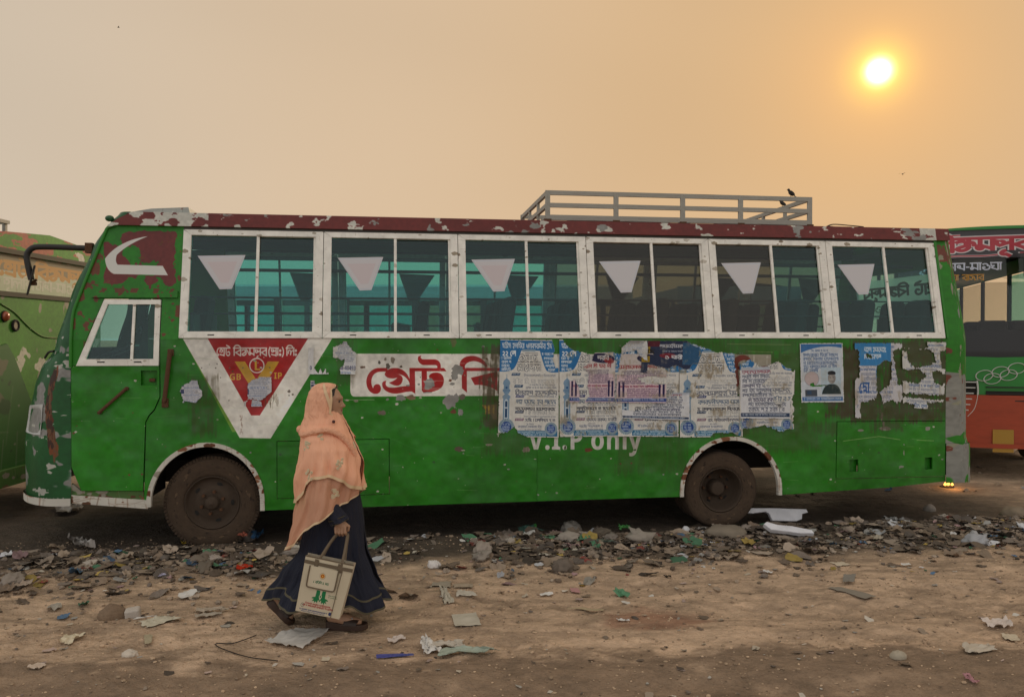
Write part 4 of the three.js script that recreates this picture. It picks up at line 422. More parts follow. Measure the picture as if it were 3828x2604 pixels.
    for (const w of [n0, f0]) for (const u of us) part('post', box(0.046, 0.34, 0.024, u, 3.13, w + (w === n0 ? 0.005 : -0.005)), M.rack, rk); for (const w of ws.slice(1, 3)) for (const u of [us[0], us[4]]) part('post', box(0.026, 0.3, 0.04, u, 3.14, w), M.rack, rk);
    for (const u of [4.85, 5.25, 5.65, 6.05, 6.45, 6.85]) part('deck_slat', box(0.05, 0.02, n0 - f0 - 0.05, u, 3.045, (n0 + f0) / 2), M.rack, rk); part('deck_sheet', box(1.0, 0.012, 0.9, 5.4, 3.058, -0.95), M.under, rk); part('deck_sheet', box(0.8, 0.012, 0.8, 6.8, 3.058, -1.0), M.under, rk); for (const u of us) for (const w of [n0, f0]) part('foot', box(0.07, 0.06, 0.05, u, 2.995, w), M.rust, rk); }
  { const w = group('roof_wire', bus); part('wire', tube([[7.45, 3.0, -0.3], [7.55, 3.035, -0.32], [7.75, 3.03, -0.34], [7.9, 3.015, -0.33], [7.7, 3.01, -0.36], [7.5, 3.02, -0.35]], 0.006, 40, 5), M.dark, w); }
  { const m = group('wing_mirror', bus); part('arm', tube([[0.43, 2.675, -0.3], [0.3, 2.678, -0.3], [0.06, 2.683, -0.3], [-0.06, 2.676, -0.3], [-0.112, 2.63, -0.3], [-0.118, 2.56, -0.3], [-0.085, 2.39, -0.3]], 0.026, 60, 10, 0.4), M.black, m); part('bracket', [box(0.05, 0.03, 0.04, -0.07, 2.355, -0.3), rod([-0.09, 2.36, -0.3], [-0.04, 2.39, -0.3], 0.012), box(0.06, 0.09, 0.06, 0.41, 2.675, -0.28)], M.rust, m); part('mirror_plate', new RoundedBoxGeometry(0.014, 0.27, 0.17, 3, 0.006).rotateY(0.36).rotateZ(-0.24).translate(-0.07, 2.385, -0.26), M.black, m); }
  // windscreen wiper stub on the mask
  part('wiper', tube([noseP(0.1, 1.76, 0.03), noseP(0.16, 1.75, 0.04), noseP(0.22, 1.70, 0.03)], 0.01, 14, 6), M.black, bus);

  // posters
  const quad = (x) => x;
  const W1 = gatheringPoster(0.5), W2 = gatheringPoster(0.7), W3 = gatheringPoster(0.4), W4 = gatheringPoster(0.4), W5 = gatheringPoster(0.5);
  tear(...W1, [[[0.88, -0.05], [1.1, -0.05], [1.1, 0.3], [0.95, 0.28], [0.9, 0.2], [0.93, 0.1]], [[0, 1.1], [0, 0.965], [0.16, 0.95], [0.27, 0.895], [0.33, 0.955], [0.45, 0.995], [0.7, 1.02], [0.7, 1.1]]], 5, 0.3, 1);
  tear(...W2, [[[0.05, -0.05], [1.1, -0.05], [1.1, 0.14], [0.75, 0.13], [0.55, 0.17], [0.4, 0.13], [0.3, 0.12], [0.2, 0.1], [0.07, 0.03]], [[0.98, 0.1], [1.1, 0.1], [1.1, 0.45], [0.97, 0.4]]], 6, 0.75, 2);
  tear(...W3, [[[-0.1, -0.1], [1.1, -0.1], [1.1, 0.02], [0.5, 0.03], [0.3, 0.06], [-0.1, 0.2]]], 6, 0.95, 3);
  tear(...W4, [[[-0.1, -0.1], [1.1, -0.1], [1.1, 0.14], [0.6, 0.12], [0.35, 0.06], [0.1, 0.02], [-0.1, 0.02]], [[0.45, 1.1], [0.5, 0.98], [0.62, 0.955], [0.85, 0.96], [0.96, 1.0], [0.98, 1.1]], [[0.86, 0.13], [1.1, 0.13], [1.1, 0.6], [0.92, 0.58], [0.9, 0.4]]], 6, 0.95, 4);
  tear(...W5, [[[-0.1, -0.1], [1.1, -0.1], [1.1, 0.3], [0.95, 0.34], [0.7, 0.24], [0.4, 0.3], [0.2, 0.22], [-0.1, 0.3]], [[-0.1, 1.1], [0, 0.96], [0.3, 0.94], [0.45, 0.92], [0.62, 0.95], [0.75, 0.99], [0.95, 0.95], [1.1, 0.98], [1.1, 1.1]], [[0.95, 0.6], [1.1, 0.6], [1.1, 0.95], [0.97, 0.9], [1.0, 0.75]]], 8, 0.8, 5);
  pasted([4.075,1.862, 4.622,1.855, 4.623,0.945, 4.052,0.961], 0.004, paperMat(W1[0]), bus, 'poster', 'blue and white printed poster, the least torn of the row');
  pasted([4.63,1.859, 5.22,1.855, 5.213,0.947, 4.634,0.951], 0.004, paperMat(W2[0]), bus, 'poster', 'blue and white poster with torn top under a pink notice');
  pasted([5.192,1.859, 5.791,1.856, 5.791,0.932, 5.194,0.945], 0.004, paperMat(W3[0]), bus, 'poster', 'dirty poster with layers torn away in the middle of the row');
  pasted([5.795,1.847, 6.432,1.847, 6.435,0.924, 5.803,0.925], 0.004, paperMat(W4[0]), bus, 'poster', 'stained poster above the rear wheel arch');
  pasted([6.399,1.863, 6.97,1.863, 6.957,0.951, 6.398,0.96], 0.004, paperMat(W5[0]), bus, 'poster', 'remains of a torn poster behind a white notice', 0.02);
  const P1 = pinkNotice(), P2 = pinkNotice(), N1 = whiteNotice(), N2 = whiteNotice(), PT = portraitPoster();
  tear(...P1, [[[-0.1, -0.1], [0.6, -0.1], [0.5, 0.12], [0.3, 0.3], [0.42, 0.45], [0.4, 0.7], [0.45, 0.86], [0.25, 1.1], [0.2, 0.7], [0.12, 0.55], [-0.1, 0.6]], [[0.95, -0.1], [1.1, -0.1], [1.1, 0.2], [0.97, 0.15]]], 6, 0.6, 11);
  tear(...P2, [[[0.7, -0.1], [1.1, -0.1], [1.1, 0.4], [0.85, 0.3], [0.75, 0.15]], [[0.4, 0.5], [0.7, 0.45], [1.1, 0.5], [1.1, 0.62], [0.6, 0.62]], [[-0.1, -0.1], [0.1, -0.1], [0.05, 0.4], [-0.1, 0.5]]], 6, 0.6, 12);
  tear(...N1, [[[-0.1, -0.1], [0.75, -0.1], [0.72, 0.1], [0.5, 0.4], [0.4, 0.6], [0.2, 0.7], [-0.1, 0.65]]], 7, 0.3, 13); tear(...N2, [[[0.6, -0.1], [1.1, -0.1], [1.1, 0.62], [0.9, 0.66], [0.78, 0.8], [0.68, 0.68], [0.62, 0.4], [0.45, 0.34], [0.6, 0.2]]], 7, 0.15, 14); tear(...PT, [[[0.22, 0.68], [0.3, 0.665], [0.32, 0.71], [0.6, 0.705], [0.6, 0.72], [0.3, 0.735], [0.22, 0.72]]], 2, 0.25, 15);
  pasted([4.731,1.733, 5.169,1.74, 5.158,1.268, 4.725,1.277], 0.009, paperMat(P1[0]), bus, 'notice', 'torn pink notice with a dark printed top', 0.015);
  pasted([5.177,1.724, 5.67,1.727, 5.663,1.259, 5.177,1.264], 0.009, paperMat(P2[0]), bus, 'notice', 'pink notice half torn away', 0.02);
  pasted([5.232,1.356, 5.896,1.353, 5.896,1.089, 5.233,1.117], 0.010, paperMat(N1[0]), bus, 'notice', 'white name list notice with its left corner torn off', 0.012);
  pasted([6.404,1.588, 6.916,1.601, 6.918,1.09, 6.409,1.1], 0.012, paperMat(N2[0]), bus, 'notice', 'clean white name list notice over the torn poster', 0.015);
  pasted([7.019,1.823, 7.467,1.825, 7.486,1.244, 7.039,1.244], 0.004, paperMat(PT[0]), bus, 'portrait_poster', 'small blue poster with a capped man in a frame', 0.006);
  // dark band of an older poster, ripped strips
  { const q = scrapPrint(0); const [c, x] = paperBase(420, 330, '#2b3550'); x.fillStyle = '#5a2330'; x.fillRect(40, 0, 90, 60); scribble(x, 130, 40, 180, 30, '#c9cdd6', 1.8); scribble(x, 150, 100, 160, 14, '#aab2c4'); x.fillStyle = '#7a2a38'; x.beginPath(); x.ellipse(190, 150, 60, 26, 0, 0, 7); x.fill(); bangla(x, 'o _ n a r I', 170, 150, 34, '#dadde2', 2); x.fillStyle = '#2f5a80'; x.fillRect(300, 20, 120, 220); x.fillStyle = '#a58a2c'; x.fillRect(0, 60, 60, 160); bangla(x, 'y a j', 4, 90, 40, '#2b2416', 2); tear(c, x, [[[0.1, 1.1], [0.12, 0.72], [0.3, 0.8], [0.45, 0.86], [0.6, 0.74], [0.8, 0.9], [0.9, 0.7], [1.1, 0.7], [1.1, 1.1]], [[0.7, -0.1], [1.1, -0.1], [1.1, 0.2], [0.9, 0.15]]], 7, 0.5, 16);
    pasted([5.43,1.847, 5.993,1.847, 5.986,1.528, 5.415,1.547], 0.012, paperMat(c), bus, 'poster_remnant', 'dark blue remains of an older poster', 0.01); }
  const scraps = [[1, [1.251,1.502, 1.437,1.501, 1.436,1.306, 1.25,1.308], [[[-0.1, -0.1], [0.6, -0.1], [0.4, 0.1], [0.1, 0.25], [0, 0.5], [0.15, 0.9], [0.1, 1.1], [-0.1, 1.1]], [[0.75, -0.1], [1.1, -0.1], [1.1, 0.55], [0.85, 0.35]], [[0.15, 1.1], [0.2, 0.92], [0.7, 1.0], [1.1, 0.6], [1.1, 1.1]]], 'scrap of printed paper left of the emblem'], [1, [1.789,1.529, 2.027,1.527, 2.026,1.265, 1.789,1.268], [[[-0.1, -0.1], [0.6, -0.1], [0.5, 0.06], [0.3, 0.1], [0.13, 0.25], [0.14, 0.8], [-0.1, 0.85]], [[1.1, 0.3], [1.1, 1.1], [0.65, 1.1], [0.64, 0.85], [0.4, 0.78], [0.3, 0.72], [0.25, 1.1], [0, 1.1], [0.05, 0.95], [0.15, 0.75], [0.6, 0.8], [0.95, 0.55]]], 'torn paper pasted over the yellow letter'],
    [0, [2.563,1.846, 2.774,1.838, 2.759,1.545, 2.562,1.554], [[[-0.1, -0.1], [0.45, -0.1], [0.4, 0.05], [0, 0.2], [-0.1, 0.2]], [[0.5, -0.1], [1.1, -0.1], [1.1, 0.4], [0.8, 0.25], [0.62, 0.1]], [[-0.1, 0.52], [0.2, 0.5], [0.35, 0.6], [0.5, 0.5], [0.48, 0.7], [0.3, 0.85], [0.35, 1.1], [-0.1, 1.1]]], 'peeling white notice with a phone number'], [0, [2.344,1.786, 2.523,1.786, 2.522,1.549, 2.343,1.55], [[[0.28, -0.1], [1.1, -0.1], [1.1, 0.85], [0.9, 1.0], [0.85, 0.8], [0.7, 0.98], [0.6, 0.78], [0.5, 0.98], [0.3, 0.78], [0.26, 0.3]]], 'pale strip of notice beside the emblem'],
    [1, [2.364,1.494, 2.534,1.493, 2.534,1.4, 2.364,1.401], [[[0.2, -0.1], [1.1, -0.1], [1.1, 0.3], [0.6, 0.3], [0.4, 0.5], [0.2, 0.3]]], 'torn paper behind the headscarf'], [2, [7.594,1.825, 8.099,1.824, 8.115,1.076, 7.603,1.083], [[[0.2, 0.3], [0.28, 0.15], [0.35, 0.2], [0.5, 0.32], [0.46, 0.75], [0.25, 0.78], [0.12, 0.85], [0.05, 1.1], [0.02, 1.1], [0.01, 0.2], [-0.1, 0.1], [-0.1, -0.1], [0.05, 0.05], [0.1, 0.4], [0.1, 0.3]].slice(0, 0).concat([[0.45, 0.32], [0.62, 0.22], [0.8, 0.25], [0.75, 0.55], [0.6, 0.6], [0.47, 0.7]]), [[0.1, 1.1], [0.12, 0.8], [0.4, 0.75], [0.5, 0.65], [0.6, 0.8], [0.75, 0.75], [0.9, 0.8], [1.1, 0.7], [1.1, 1.1]], [[0.8, 0.1], [1.1, 0.05], [1.1, 0.6], [0.9, 0.55], [0.85, 0.3]], [[-0.1, -0.1], [0.02, 0.08], [0.09, 0.12], [0.1, 0.45], [-0.1, 0.55]], [[0.25, 0.15], [0.35, 0.14], [0.36, 0.19], [0.26, 0.2]]], 'blue and white torn poster remains near the rear corner'],
    [0, [8.099,1.834, 8.58,1.834, 8.557,1.151, 8.114,1.187], [[[-0.1, 0.08], [0.5, 0.1], [0.7, 0.14], [0.8, 0.3], [0.6, 0.36], [0.3, 0.4], [0.15, 0.3], [0.1, 0.15], [-0.1, 0.14]], [[-0.1, 0.42], [0.4, 0.41], [0.6, 0.5], [0.35, 0.62], [-0.1, 0.6]], [[0.7, 0.45], [0.85, 0.42], [1.1, 0.5], [0.95, 0.65], [0.75, 0.6]], [[-0.1, 0.78], [1.1, 0.78], [1.1, 0.86], [-0.1, 0.84]], [[-0.1, -0.1], [0.55, -0.1], [0.6, 0.1], [-0.1, 0.1]], [[0.6, 0.9], [1.1, 0.88], [1.1, 1.1], [0.6, 1.1]], [[-0.1, 0.92], [0.3, 0.95], [0.25, 1.1], [-0.1, 1.1]], [[0.85, 0.12], [1.1, 0.1], [1.1, 0.4], [0.92, 0.38]]], 'shreds of white paper beside the rear corner'],
    [0, [5.216,1.855, 5.47,1.847, 5.47,1.654, 5.216,1.663], [[[-0.1, -0.1], [0.4, -0.1], [0.2, 0.2], [0, 0.4], [-0.1, 0.4]], [[0.2, 0.6], [0.6, 0.45], [0.7, 0.7], [1.1, 1.1], [-0.1, 1.1], [-0.1, 0.7]]], 'crumpled white paper peeling off above the notices']];
  scraps.forEach(([k, q, holes, lab], i) => { const s = scrapPrint(k); if (i === 2) { s[1].fillStyle = '#d3d3d6'; s[1].fillRect(60, 190, 240, 90); s[1].fillStyle = '#3b4270'; s[1].font = 'bold 54px sans-serif'; s[1].fillText('38-404931', 74, 262); } if (i === 3) { s[1].fillStyle = '#d8d8d8'; s[1].fillRect(0, 0, 300, 300); s[1].fillStyle = '#3b4270'; s[1].font = 'bold 60px sans-serif'; s[1].fillText('0', 22, 250); } tear(s[0], s[1], holes, 6, i > 4 ? 0.6 : 0.35, 20 + i); pasted(q, i === 7 ? 0.02 : 0.006, paperMat(s[0]), bus, 'paper_scrap', lab, i === 7 || i === 2 ? 0.05 : 0.012); });
  top(bus, 'parked_bus', 'long green bus with maroon roof edge and torn posters along its side', 'bus');
}
// ---------- the other buses ----------
function shell(o) { // lower walls, pillars, panes, roof, floor and wheels of a bus; local x = across, z = back along its length (front or rear face at z = 0)
  const { g, W, L, sill, top: tv, body, glass, bays, wheels, seats } = o, hw = W / 2;
  part('side_wall', box(0.04, sill - 0.4, L - 0.1, -hw, (sill + 0.4) / 2, -L / 2 - 0.03), body, g); part('side_wall', box(0.04, sill - 0.4, L - 0.1, hw, (sill + 0.4) / 2, -L / 2 - 0.03), body, g); part('end_wall', box(W - 0.06, tv - 0.5, 0.04, 0, (tv + 0.5) / 2, -L), body, g);
  for (const s of [-1, 1]) { part('roof_side', box(0.05, 0.24, L - 0.1, s * (hw - 0.06), tv - 0.12, -L / 2 - 0.03, 0.02), body, g); for (let i = 0; i <= bays; i++) part('pillar', box(0.05, tv - sill - 0.2, 0.1, s * (hw - 0.03), (tv + sill) / 2 - 0.1, -0.3 - i * (L - 0.5) / bays), M.black, g); for (let i = 0; i < bays; i++) part('side_pane', box(0.006, tv - sill - 0.26, (L - 0.5) / bays - 0.1, s * (hw - 0.03), (tv + sill) / 2 - 0.12, -0.3 - (i + 0.5) * (L - 0.5) / bays), glass[i % glass.length], g); part('window_rail', box(0.03, 0.03, L - 0.5, s * (hw - 0.06), sill + 0.3, -L / 2), M.black, g); }
  part('roof', sheet(12, 4, (a, b) => [lerp(-hw + 0.03, hw - 0.03, a), tv + 0.1 * (1 - Math.pow(2 * a - 1, 2)) - 0.01, lerp(-0.06, -L, b)]), o.roof || body, g).material.side = THREE.DoubleSide; part('floor', box(W - 0.1, 0.06, L - 0.2, 0, 0.85, -L / 2), M.under, g);
  for (const z of wheels) for (const s of [-1, 1]) { const w = group('wheel', g); w.position.set(s * (hw - 0.16), 0.44, z); w.rotation.y = s * Math.PI / 2; part('tyre', new THREE.LatheGeometry([[0.24, -0.1], [0.3, -0.125], [0.42, -0.11], [0.44, -0.08], [0.44, 0.08], [0.42, 0.11], [0.3, 0.125], [0.24, 0.1]].map((p) => new THREE.Vector2(...p)), 40).rotateX(1.5708), M.rubber, w); part('rim', new THREE.LatheGeometry([[0.242, -0.08], [0.242, 0.09], [0.2, 0.05], [0.1, 0.06], [0, 0.06]].map((p) => new THREE.Vector2(...p)), 30).rotateX(1.5708), M.hub, w); }
  for (const z of seats) for (const x of [-0.82, -0.38, 0.38, 0.82]) { const s = group('seat', g); s.position.set(x, 0.9, z); part('backrest', new RoundedBoxGeometry(0.42, 0.82, 0.13, 3, 0.06).translate(0, 0.84, 0), M.seat, s); part('cushion', new RoundedBoxGeometry(0.42, 0.13, 0.42, 3, 0.05).translate(0, 0.42, o.face * 0.22), M.seat, s); }
}
{ // left: rear end of a bus standing ahead of the green one
  const g = new THREE.Group(); g.position.set(-5.16, 0, -7.95); g.rotation.y = Math.PI / 2; const flat = () => 0, f = (o, z0, z1, h = [], r = null) => prism(o, z0, z1, h, r, flat);
  const tex = peeled(2.4, 2.8, 320, '#4c8a2c', [['#9a9284', 3.0, 0.65, (u, v) => (v > 1.0 && v < 1.95 ? 0.03 : v > 2 ? -0.3 : -0.12), 2.2], ['#a85f4c', 5, 0.64, (u, v) => (v > 2.36 ? 0.1 : -0.3), 14], ['#c9c6ba', 4, 0.64, (u, v) => (v > 1.15 && v < 1.52 ? 0.07 : -0.14)]], 63), mr = std({ map: ctex(tex), roughness: 0.65 }), rr0 = [-0.1, 0.35, 2.3, 3.15];
  const inner = new THREE.Group(); const body = std({ map: weathered('#4f7a34', ['#9a8f80', '#3f6a2c', '#7a5a40'], 71, 256), roughness: 0.6 });
  const sg = { g, W: 2.2, L: 7.6, sill: 1.75, top: 2.9, body, glass: [M.teal, M.clear], bays: 6, wheels: [-1.9, -6.2], seats: [-1.2, -2.2, -3.2, -4.4, -5.4], face: -1 };
  shell({ ...sg, g: inner }); for (const c of [...inner.children]) { c.position.x += 1.1; g.add(c); }
  const wTop = 2.74, wBot = 2.35, rear = [[0, 0.5], [2.2, 0.5], [2.2, 2.6], [2.12, 2.85], [1.9, 2.96], [1.1, 3.02], [0.3, 2.96], [0.08, 2.85], [0, 2.6]];
  part('rear_wall', f(rear, -0.06, 0, [[[0.14, wBot], [2.06, wBot], [2.02, wTop], [0.18, wTop]]], rr0), mr, g, 'faded green rear wall with bare filler patches');
  { const [c, x] = cnv(768, 160); x.fillStyle = '#b9b2a0'; x.fillRect(0, 0, 768, 160); x.fillStyle = '#8f8672'; x.fillRect(0, 0, 768, 70); x.fillStyle = '#c6cdb8'; x.fillRect(0, 74, 768, 86); bangla(x, W_GREAT + ' _ ' + W_BIKRAM, 40, 34, 56, '#c79a62', 2.4, 690); bangla(x, 'g u l i sh t a n - m a o y a', 80, 100, 40, '#d9d8cc', 1.8, 600); seed = 5; for (let i = 0; i < 60; i++) { x.fillStyle = `rgba(160,150,130,${rr(0.1, 0.4)})`; x.fillRect(rnd() * 768, 80 + rnd() * 70, rr(2, 8), rr(10, 50)); } const rw = group('rear_window', g); part('pane', sheet(6, 2, (a, b) => [lerp(0.13, 2.07, a), lerp(wBot - 0.01, wTop + 0.01, b), -0.035]), std({ map: ctex(c), roughness: 0.25, side: THREE.DoubleSide }), rw); part('frame', f([[0.1, wBot - 0.05], [2.1, wBot - 0.05], [2.06, wTop + 0.05], [0.14, wTop + 0.05]], 0.002, 0.016, [[[0.14, wBot], [2.06, wBot], [2.02, wTop], [0.18, wTop]]]), std({ color: lin(0.06, 0.05, 0.03), roughness: 0.7 }), rw); }
  part('lower_panel', f([[-0.05, 0.45], [0.61,0.431], [1.2, 0.5], [1.2, 0.75], [0.685,1.189], [0.396,1.681], [0.273,1.819], [-0.05, 1.75]].map((p) => p), 0.002, 0.03, [], rr0), std({ map: weathered('#2f6a26', ['#8f8a80', '#244f1e', '#6a6a50'], 72, 256), roughness: 0.55 }), g, 'darker green raised lower panel'); part('bumper', f([[-0.05, 0.38], [2.2, 0.38], [2.2, 0.55], [-0.05, 0.55]], 0.004, 0.09), body, g);
  part('groove_trim', tube([[0.216,2.22], [0.433,2.142], [0.694,1.989], [0.919,1.898], [1.157,1.878], [1.389,1.887]].map((p) => [p[0], p[1], 0.004]), 0.008, 40, 6), body, g);
  { const l = [0.276,2.094], m = [0.447,2.005]; const t1 = group('tail_light', g); part('lens', new THREE.SphereGeometry(0.05, 20, 14).scale(1, 1, 0.7).translate(l[0], l[1], 0.015), new THREE.MeshPhysicalMaterial({ color: lin(0.42, 0.09, 0.04), roughness: 0.25, clearcoat: 0.6 }), t1); part('bezel', new THREE.TorusGeometry(0.052, 0.008, 8, 24).translate(l[0], l[1], 0.006), M.dark, t1); const t2 = group('broken_lamp', g); part('bezel', new THREE.TorusGeometry(0.05, 0.014, 8, 24).translate(m[0], m[1], 0.01), M.dark, t2); part('socket', new THREE.CylinderGeometry(0.045, 0.045, 0.02, 20).rotateX(1.57).translate(m[0], m[1], 0.004), std({ color: lin(0.3, 0.25, 0.18), roughness: 0.6 }), t2); }
  { const rk = group('roof_rack', g); for (const a of [0.05, 0.62]) part('rail', box(0.04, 0.035, 2.2, a, 3.095, -1.3), M.rack, rk); part('end_rail', box(0.6, 0.035, 0.04, 0.34, 3.097, -0.18), M.rack, rk); for (const a of [0.06, 0.615]) part('post', box(0.035, 0.12, 0.035, a, 3.03, -0.2), M.rack, rk); part('deck_sheet', box(0.5, 0.012, 1.6, 0.34, 3.07, -1.1), M.under, rk); }
  top(g, 'green_bus', 'faded green bus rear with orange lettering on its window, cut by the left edge', 'bus');
}
{ // right: front of a newer bus, green over red
  const g = new THREE.Group(); g.position.set(6.5, 0, -10.9); g.rotation.y = -0.30; const flat = () => 0, f = (o, z0, z1, h = []) => prism(o, z0, z1, h, null, flat);
  const gm = std({ color: lin(0.025, 0.25, 0.04), roughness: 0.3 }), rm = std({ color: lin(0.42, 0.06, 0.02), map: gtex(dustGrain, 2), roughness: 0.4 }), HW = 1.22;
  shell({ g, W: 2.4, L: 9.5, sill: 1.85, top: 3.22, body: gm, roof: M.black, glass: [M.bright, M.teal, M.bright], bays: 5, wheels: [-2.2, -7.2], seats: [-1.7, -2.6, -3.5, -4.4, -5.4, -6.4], face: 1 });
  // face pieces bulge forward; (x, v) outline mapped on a gently rounded front
  const bul = (x, v) => 0.16 * (1 - Math.pow(x / 1.3, 2)) - 0.10 * clamp((v - 1.7) / 1.6), bend = (geo, off = 0) => { const p = geo.attributes.position; for (let i = 0; i < p.count; i++) p.setZ(i, p.getZ(i) + bul(p.getX(i), p.getY(i)) + off); geo.computeVertexNormals(); return geo; };
  const grid = (x0, x1, lo, hi, off = 0, nx = 30, ny = 14) => sheet(nx, ny, (a, b) => { const x = lerp(x0, x1, a), v = lerp(lo(x), hi(x), b); return [x, v, bul(x, v) + off]; }); const K = (v) => () => v;
  const hoodTop = (x) => 1.62 + 0.10 * Math.abs(x) * 0.3, redTop = (x) => (Math.abs(x) > 0.75 ? 1.02 : 1.12);
  const gmd = gm.clone(), rmd = rm.clone(); gmd.side = rmd.side = THREE.DoubleSide;
  part('front_panel', grid(-HW, HW, redTop, hoodTop), gmd, g, 'glossy green front panel'); part('bumper', [grid(-HW - 0.01, HW + 0.01, K(0.42), redTop, 0.03), grid(-HW, HW, K(0.42), K(0.48), 0.06)], rmd, g, 'dark red bumper');
  part('scuttle', grid(-HW + 0.02, HW - 0.02, hoodTop, K(1.98), -0.03), std({ color: lin(0.022, 0.022, 0.025), roughness: 0.3, side: THREE.DoubleSide }), g); part('windscreen', grid(-HW + 0.04, HW - 0.04, K(1.98), K(2.98), -0.03), M.bright, g);
  { const [c, x] = cnv(1024, 190); x.fillStyle = '#3a3538'; x.fillRect(0, 0, 1024, 190); for (const [col, w] of [['#d9cfcf', 4.0], ['#b3303e', 2.4]]) { bangla(x, 'i b kr m p u r', 174, 58, 84, col, w, 518); x.strokeStyle = col; x.lineWidth = w * 3.2; x.beginPath(); x.moveTo(250, 178); x.bezierCurveTo(340, 160, 400, 186, 520, 168); x.stroke(); x.beginPath(); x.moveTo(120, 40); x.lineTo(330, 34); x.stroke(); } part('header_band', grid(-HW + 0.02, HW - 0.02, K(2.95), K(3.34), -0.012), std({ map: ctex(c), roughness: 0.3, side: THREE.DoubleSide }), g, 'black windscreen header with red lettering'); }
  { const [c, x] = cnv(1024, 256); bangla(x, 'g u l i sh t a n - m a o y a', 79, 40, 62, '#c9cee0', 1.8, 463); bangla(x, 'm a o y a _ b a j a r', 192, 140, 48, '#c08a3a', 1.8, 252); part('window_lettering', grid(-HW + 0.1, HW - 0.1, K(2.55), K(2.95), -0.02), paperMat(c), g, 'white and orange lettering on the windscreen'); }
  part('cornice', grid(-HW, HW, K(3.335), (x) => 3.375 - 0.03 * x * x, 0.02), gmd, g);
  // emblem of interlocked rings
  const rc = [0.03,1.399]; const ringM = std({ color: lin(0.62, 0.62, 0.6), roughness: 0.35 }); for (const [dx, dv] of [[-0.19, -0.02], [0, 0.03], [0.19, 0.08], [-0.095, -0.06], [0.095, -0.01]]) { const x = rc[0] + dx, v = rc[1] + dv; part('emblem_ring', new THREE.TorusGeometry(0.092, 0.006, 6, 36).scale(1.1, 0.75, 1).rotateZ(0.2).translate(x, v, bul(x, v) + 0.012), ringM, g); }
  { const h = group('head_lamp', g), c = [-0.296,1.09]; part('lamp_back', grid(c[0] - 0.25, c[0] + 0.06, K(c[1] - 0.24), K(c[1] + 0.22), 0.006, 8, 6), M.dark, h); for (let i = 0; i < 6; i++) part('lamp_bar', box(0.26 - i * 0.02, 0.014, 0.02, c[0] - 0.08 - i * 0.01, c[1] + 0.2 - i * 0.075, bul(c[0], c[1]) + 0.02), ringM, h); part('lamp_rim', tube([[c[0] + 0.05, c[1] + 0.22, 0.02], [c[0] + 0.06, c[1] + 0.05, 0.02], [c[0] + 0.02, c[1] - 0.15, 0.02], [c[0] - 0.06, c[1] - 0.26, 0.02]].map((p) => [p[0], p[1], bul(p[0], p[1]) + 0.02]), 0.012, 20, 6), ringM, h); }
  { const o = [[-0.109,1.175], [0.34,1.218], [0.341,1.011], [-0.139,0.988]], w = o[1][0] - o[0][0]; const gr = group('grille', g); part('grille_back', grid(o[3][0], o[3][0] + 1.0, K(o[3][1]), K(o[0][1]), 0.012, 10, 4), M.dark, gr); for (let i = 0; i < 3; i++) part('grille_bar', box(1.0, 0.014, 0.02, o[3][0] + 0.5, o[3][1] + 0.06 + i * 0.09, bul(0.2, 1.1) + 0.02), M.black, gr); part('plate', grid(...[-0.065,0.628].slice(0, 1), [0.181,0.636][0], K(o[3][1] - 0.62), K(o[3][1] - 0.32), 0.05, 4, 2), std({ color: lin(0.42, 0.24, 0.03), roughness: 0.5, side: THREE.DoubleSide }), g, 'yellow plate on the bumper'); }
  { const m = group('wing_mirror', g), a = [0.317,3.255], b = [0.289,2.911]; part('arm', tube([[a[0] + 0.25, 3.3, 0.1], [a[0] + 0.05, 3.25, 0.35], [a[0] - 0.02, a[1], 0.4], [b[0] - 0.01, b[1] + 0.15, 0.4]], 0.024, 24, 8), M.black, m); part('mirror_head', new RoundedBoxGeometry(0.12, 0.42, 0.22, 4, 0.04).translate(b[0] + 0.02, b[1] - 0.05, 0.4), M.black, m); }
  part('dashboard', box(2.2, 0.25, 0.5, 0, 1.85, -0.35, 0.06), M.dark, g);
  top(g, 'red_green_bus', 'green and red bus front with ring emblem, cut by the right edge', 'bus');
}
{ // parked beyond, seen through the windows of the green bus
  const mk = (name, x, z, ry, L, body, roofc, label, glass) => { const g = new THREE.Group(); g.position.set(x, 0, z); g.rotation.y = ry; shell({ g, W: 2.2, L, sill: 1.55, top: 2.75, body, roof: roofc, glass, bays: 6, wheels: [-1.7, -L + 1.8], seats: [-2, -3.4, -4.8], face: 1 }); part('front_wall', [box(2.16, 1.1, 0.05, 0, 1.0, 0), box(2.16, 0.3, 0.05, 0, 2.62, 0)], body, g); part('windscreen', box(2.1, 0.92, 0.01, 0, 2.01, 0.005), M.clear, g); top(g, name, label, 'bus'); };
  const white = std({ color: lin(0.62, 0.64, 0.62), map: gtex(dustGrain, 1), roughness: 0.5 }), blue = std({ color: lin(0.30, 0.42, 0.48), map: gtex(dustGrain, 1), roughness: 0.5 });
  mk('white_bus', -5.4, -14.6, -Math.PI / 2 + 0.02, 7.4, white, white, 'white bus seen through the first windows of the green bus', [M.teal, M.clear]);
  mk('blue_bus', 3.9, -13.9, 0.06, 6.4, blue, white, 'pale blue bus seen through the middle windows of the green bus', [M.clear, M.teal]);
}
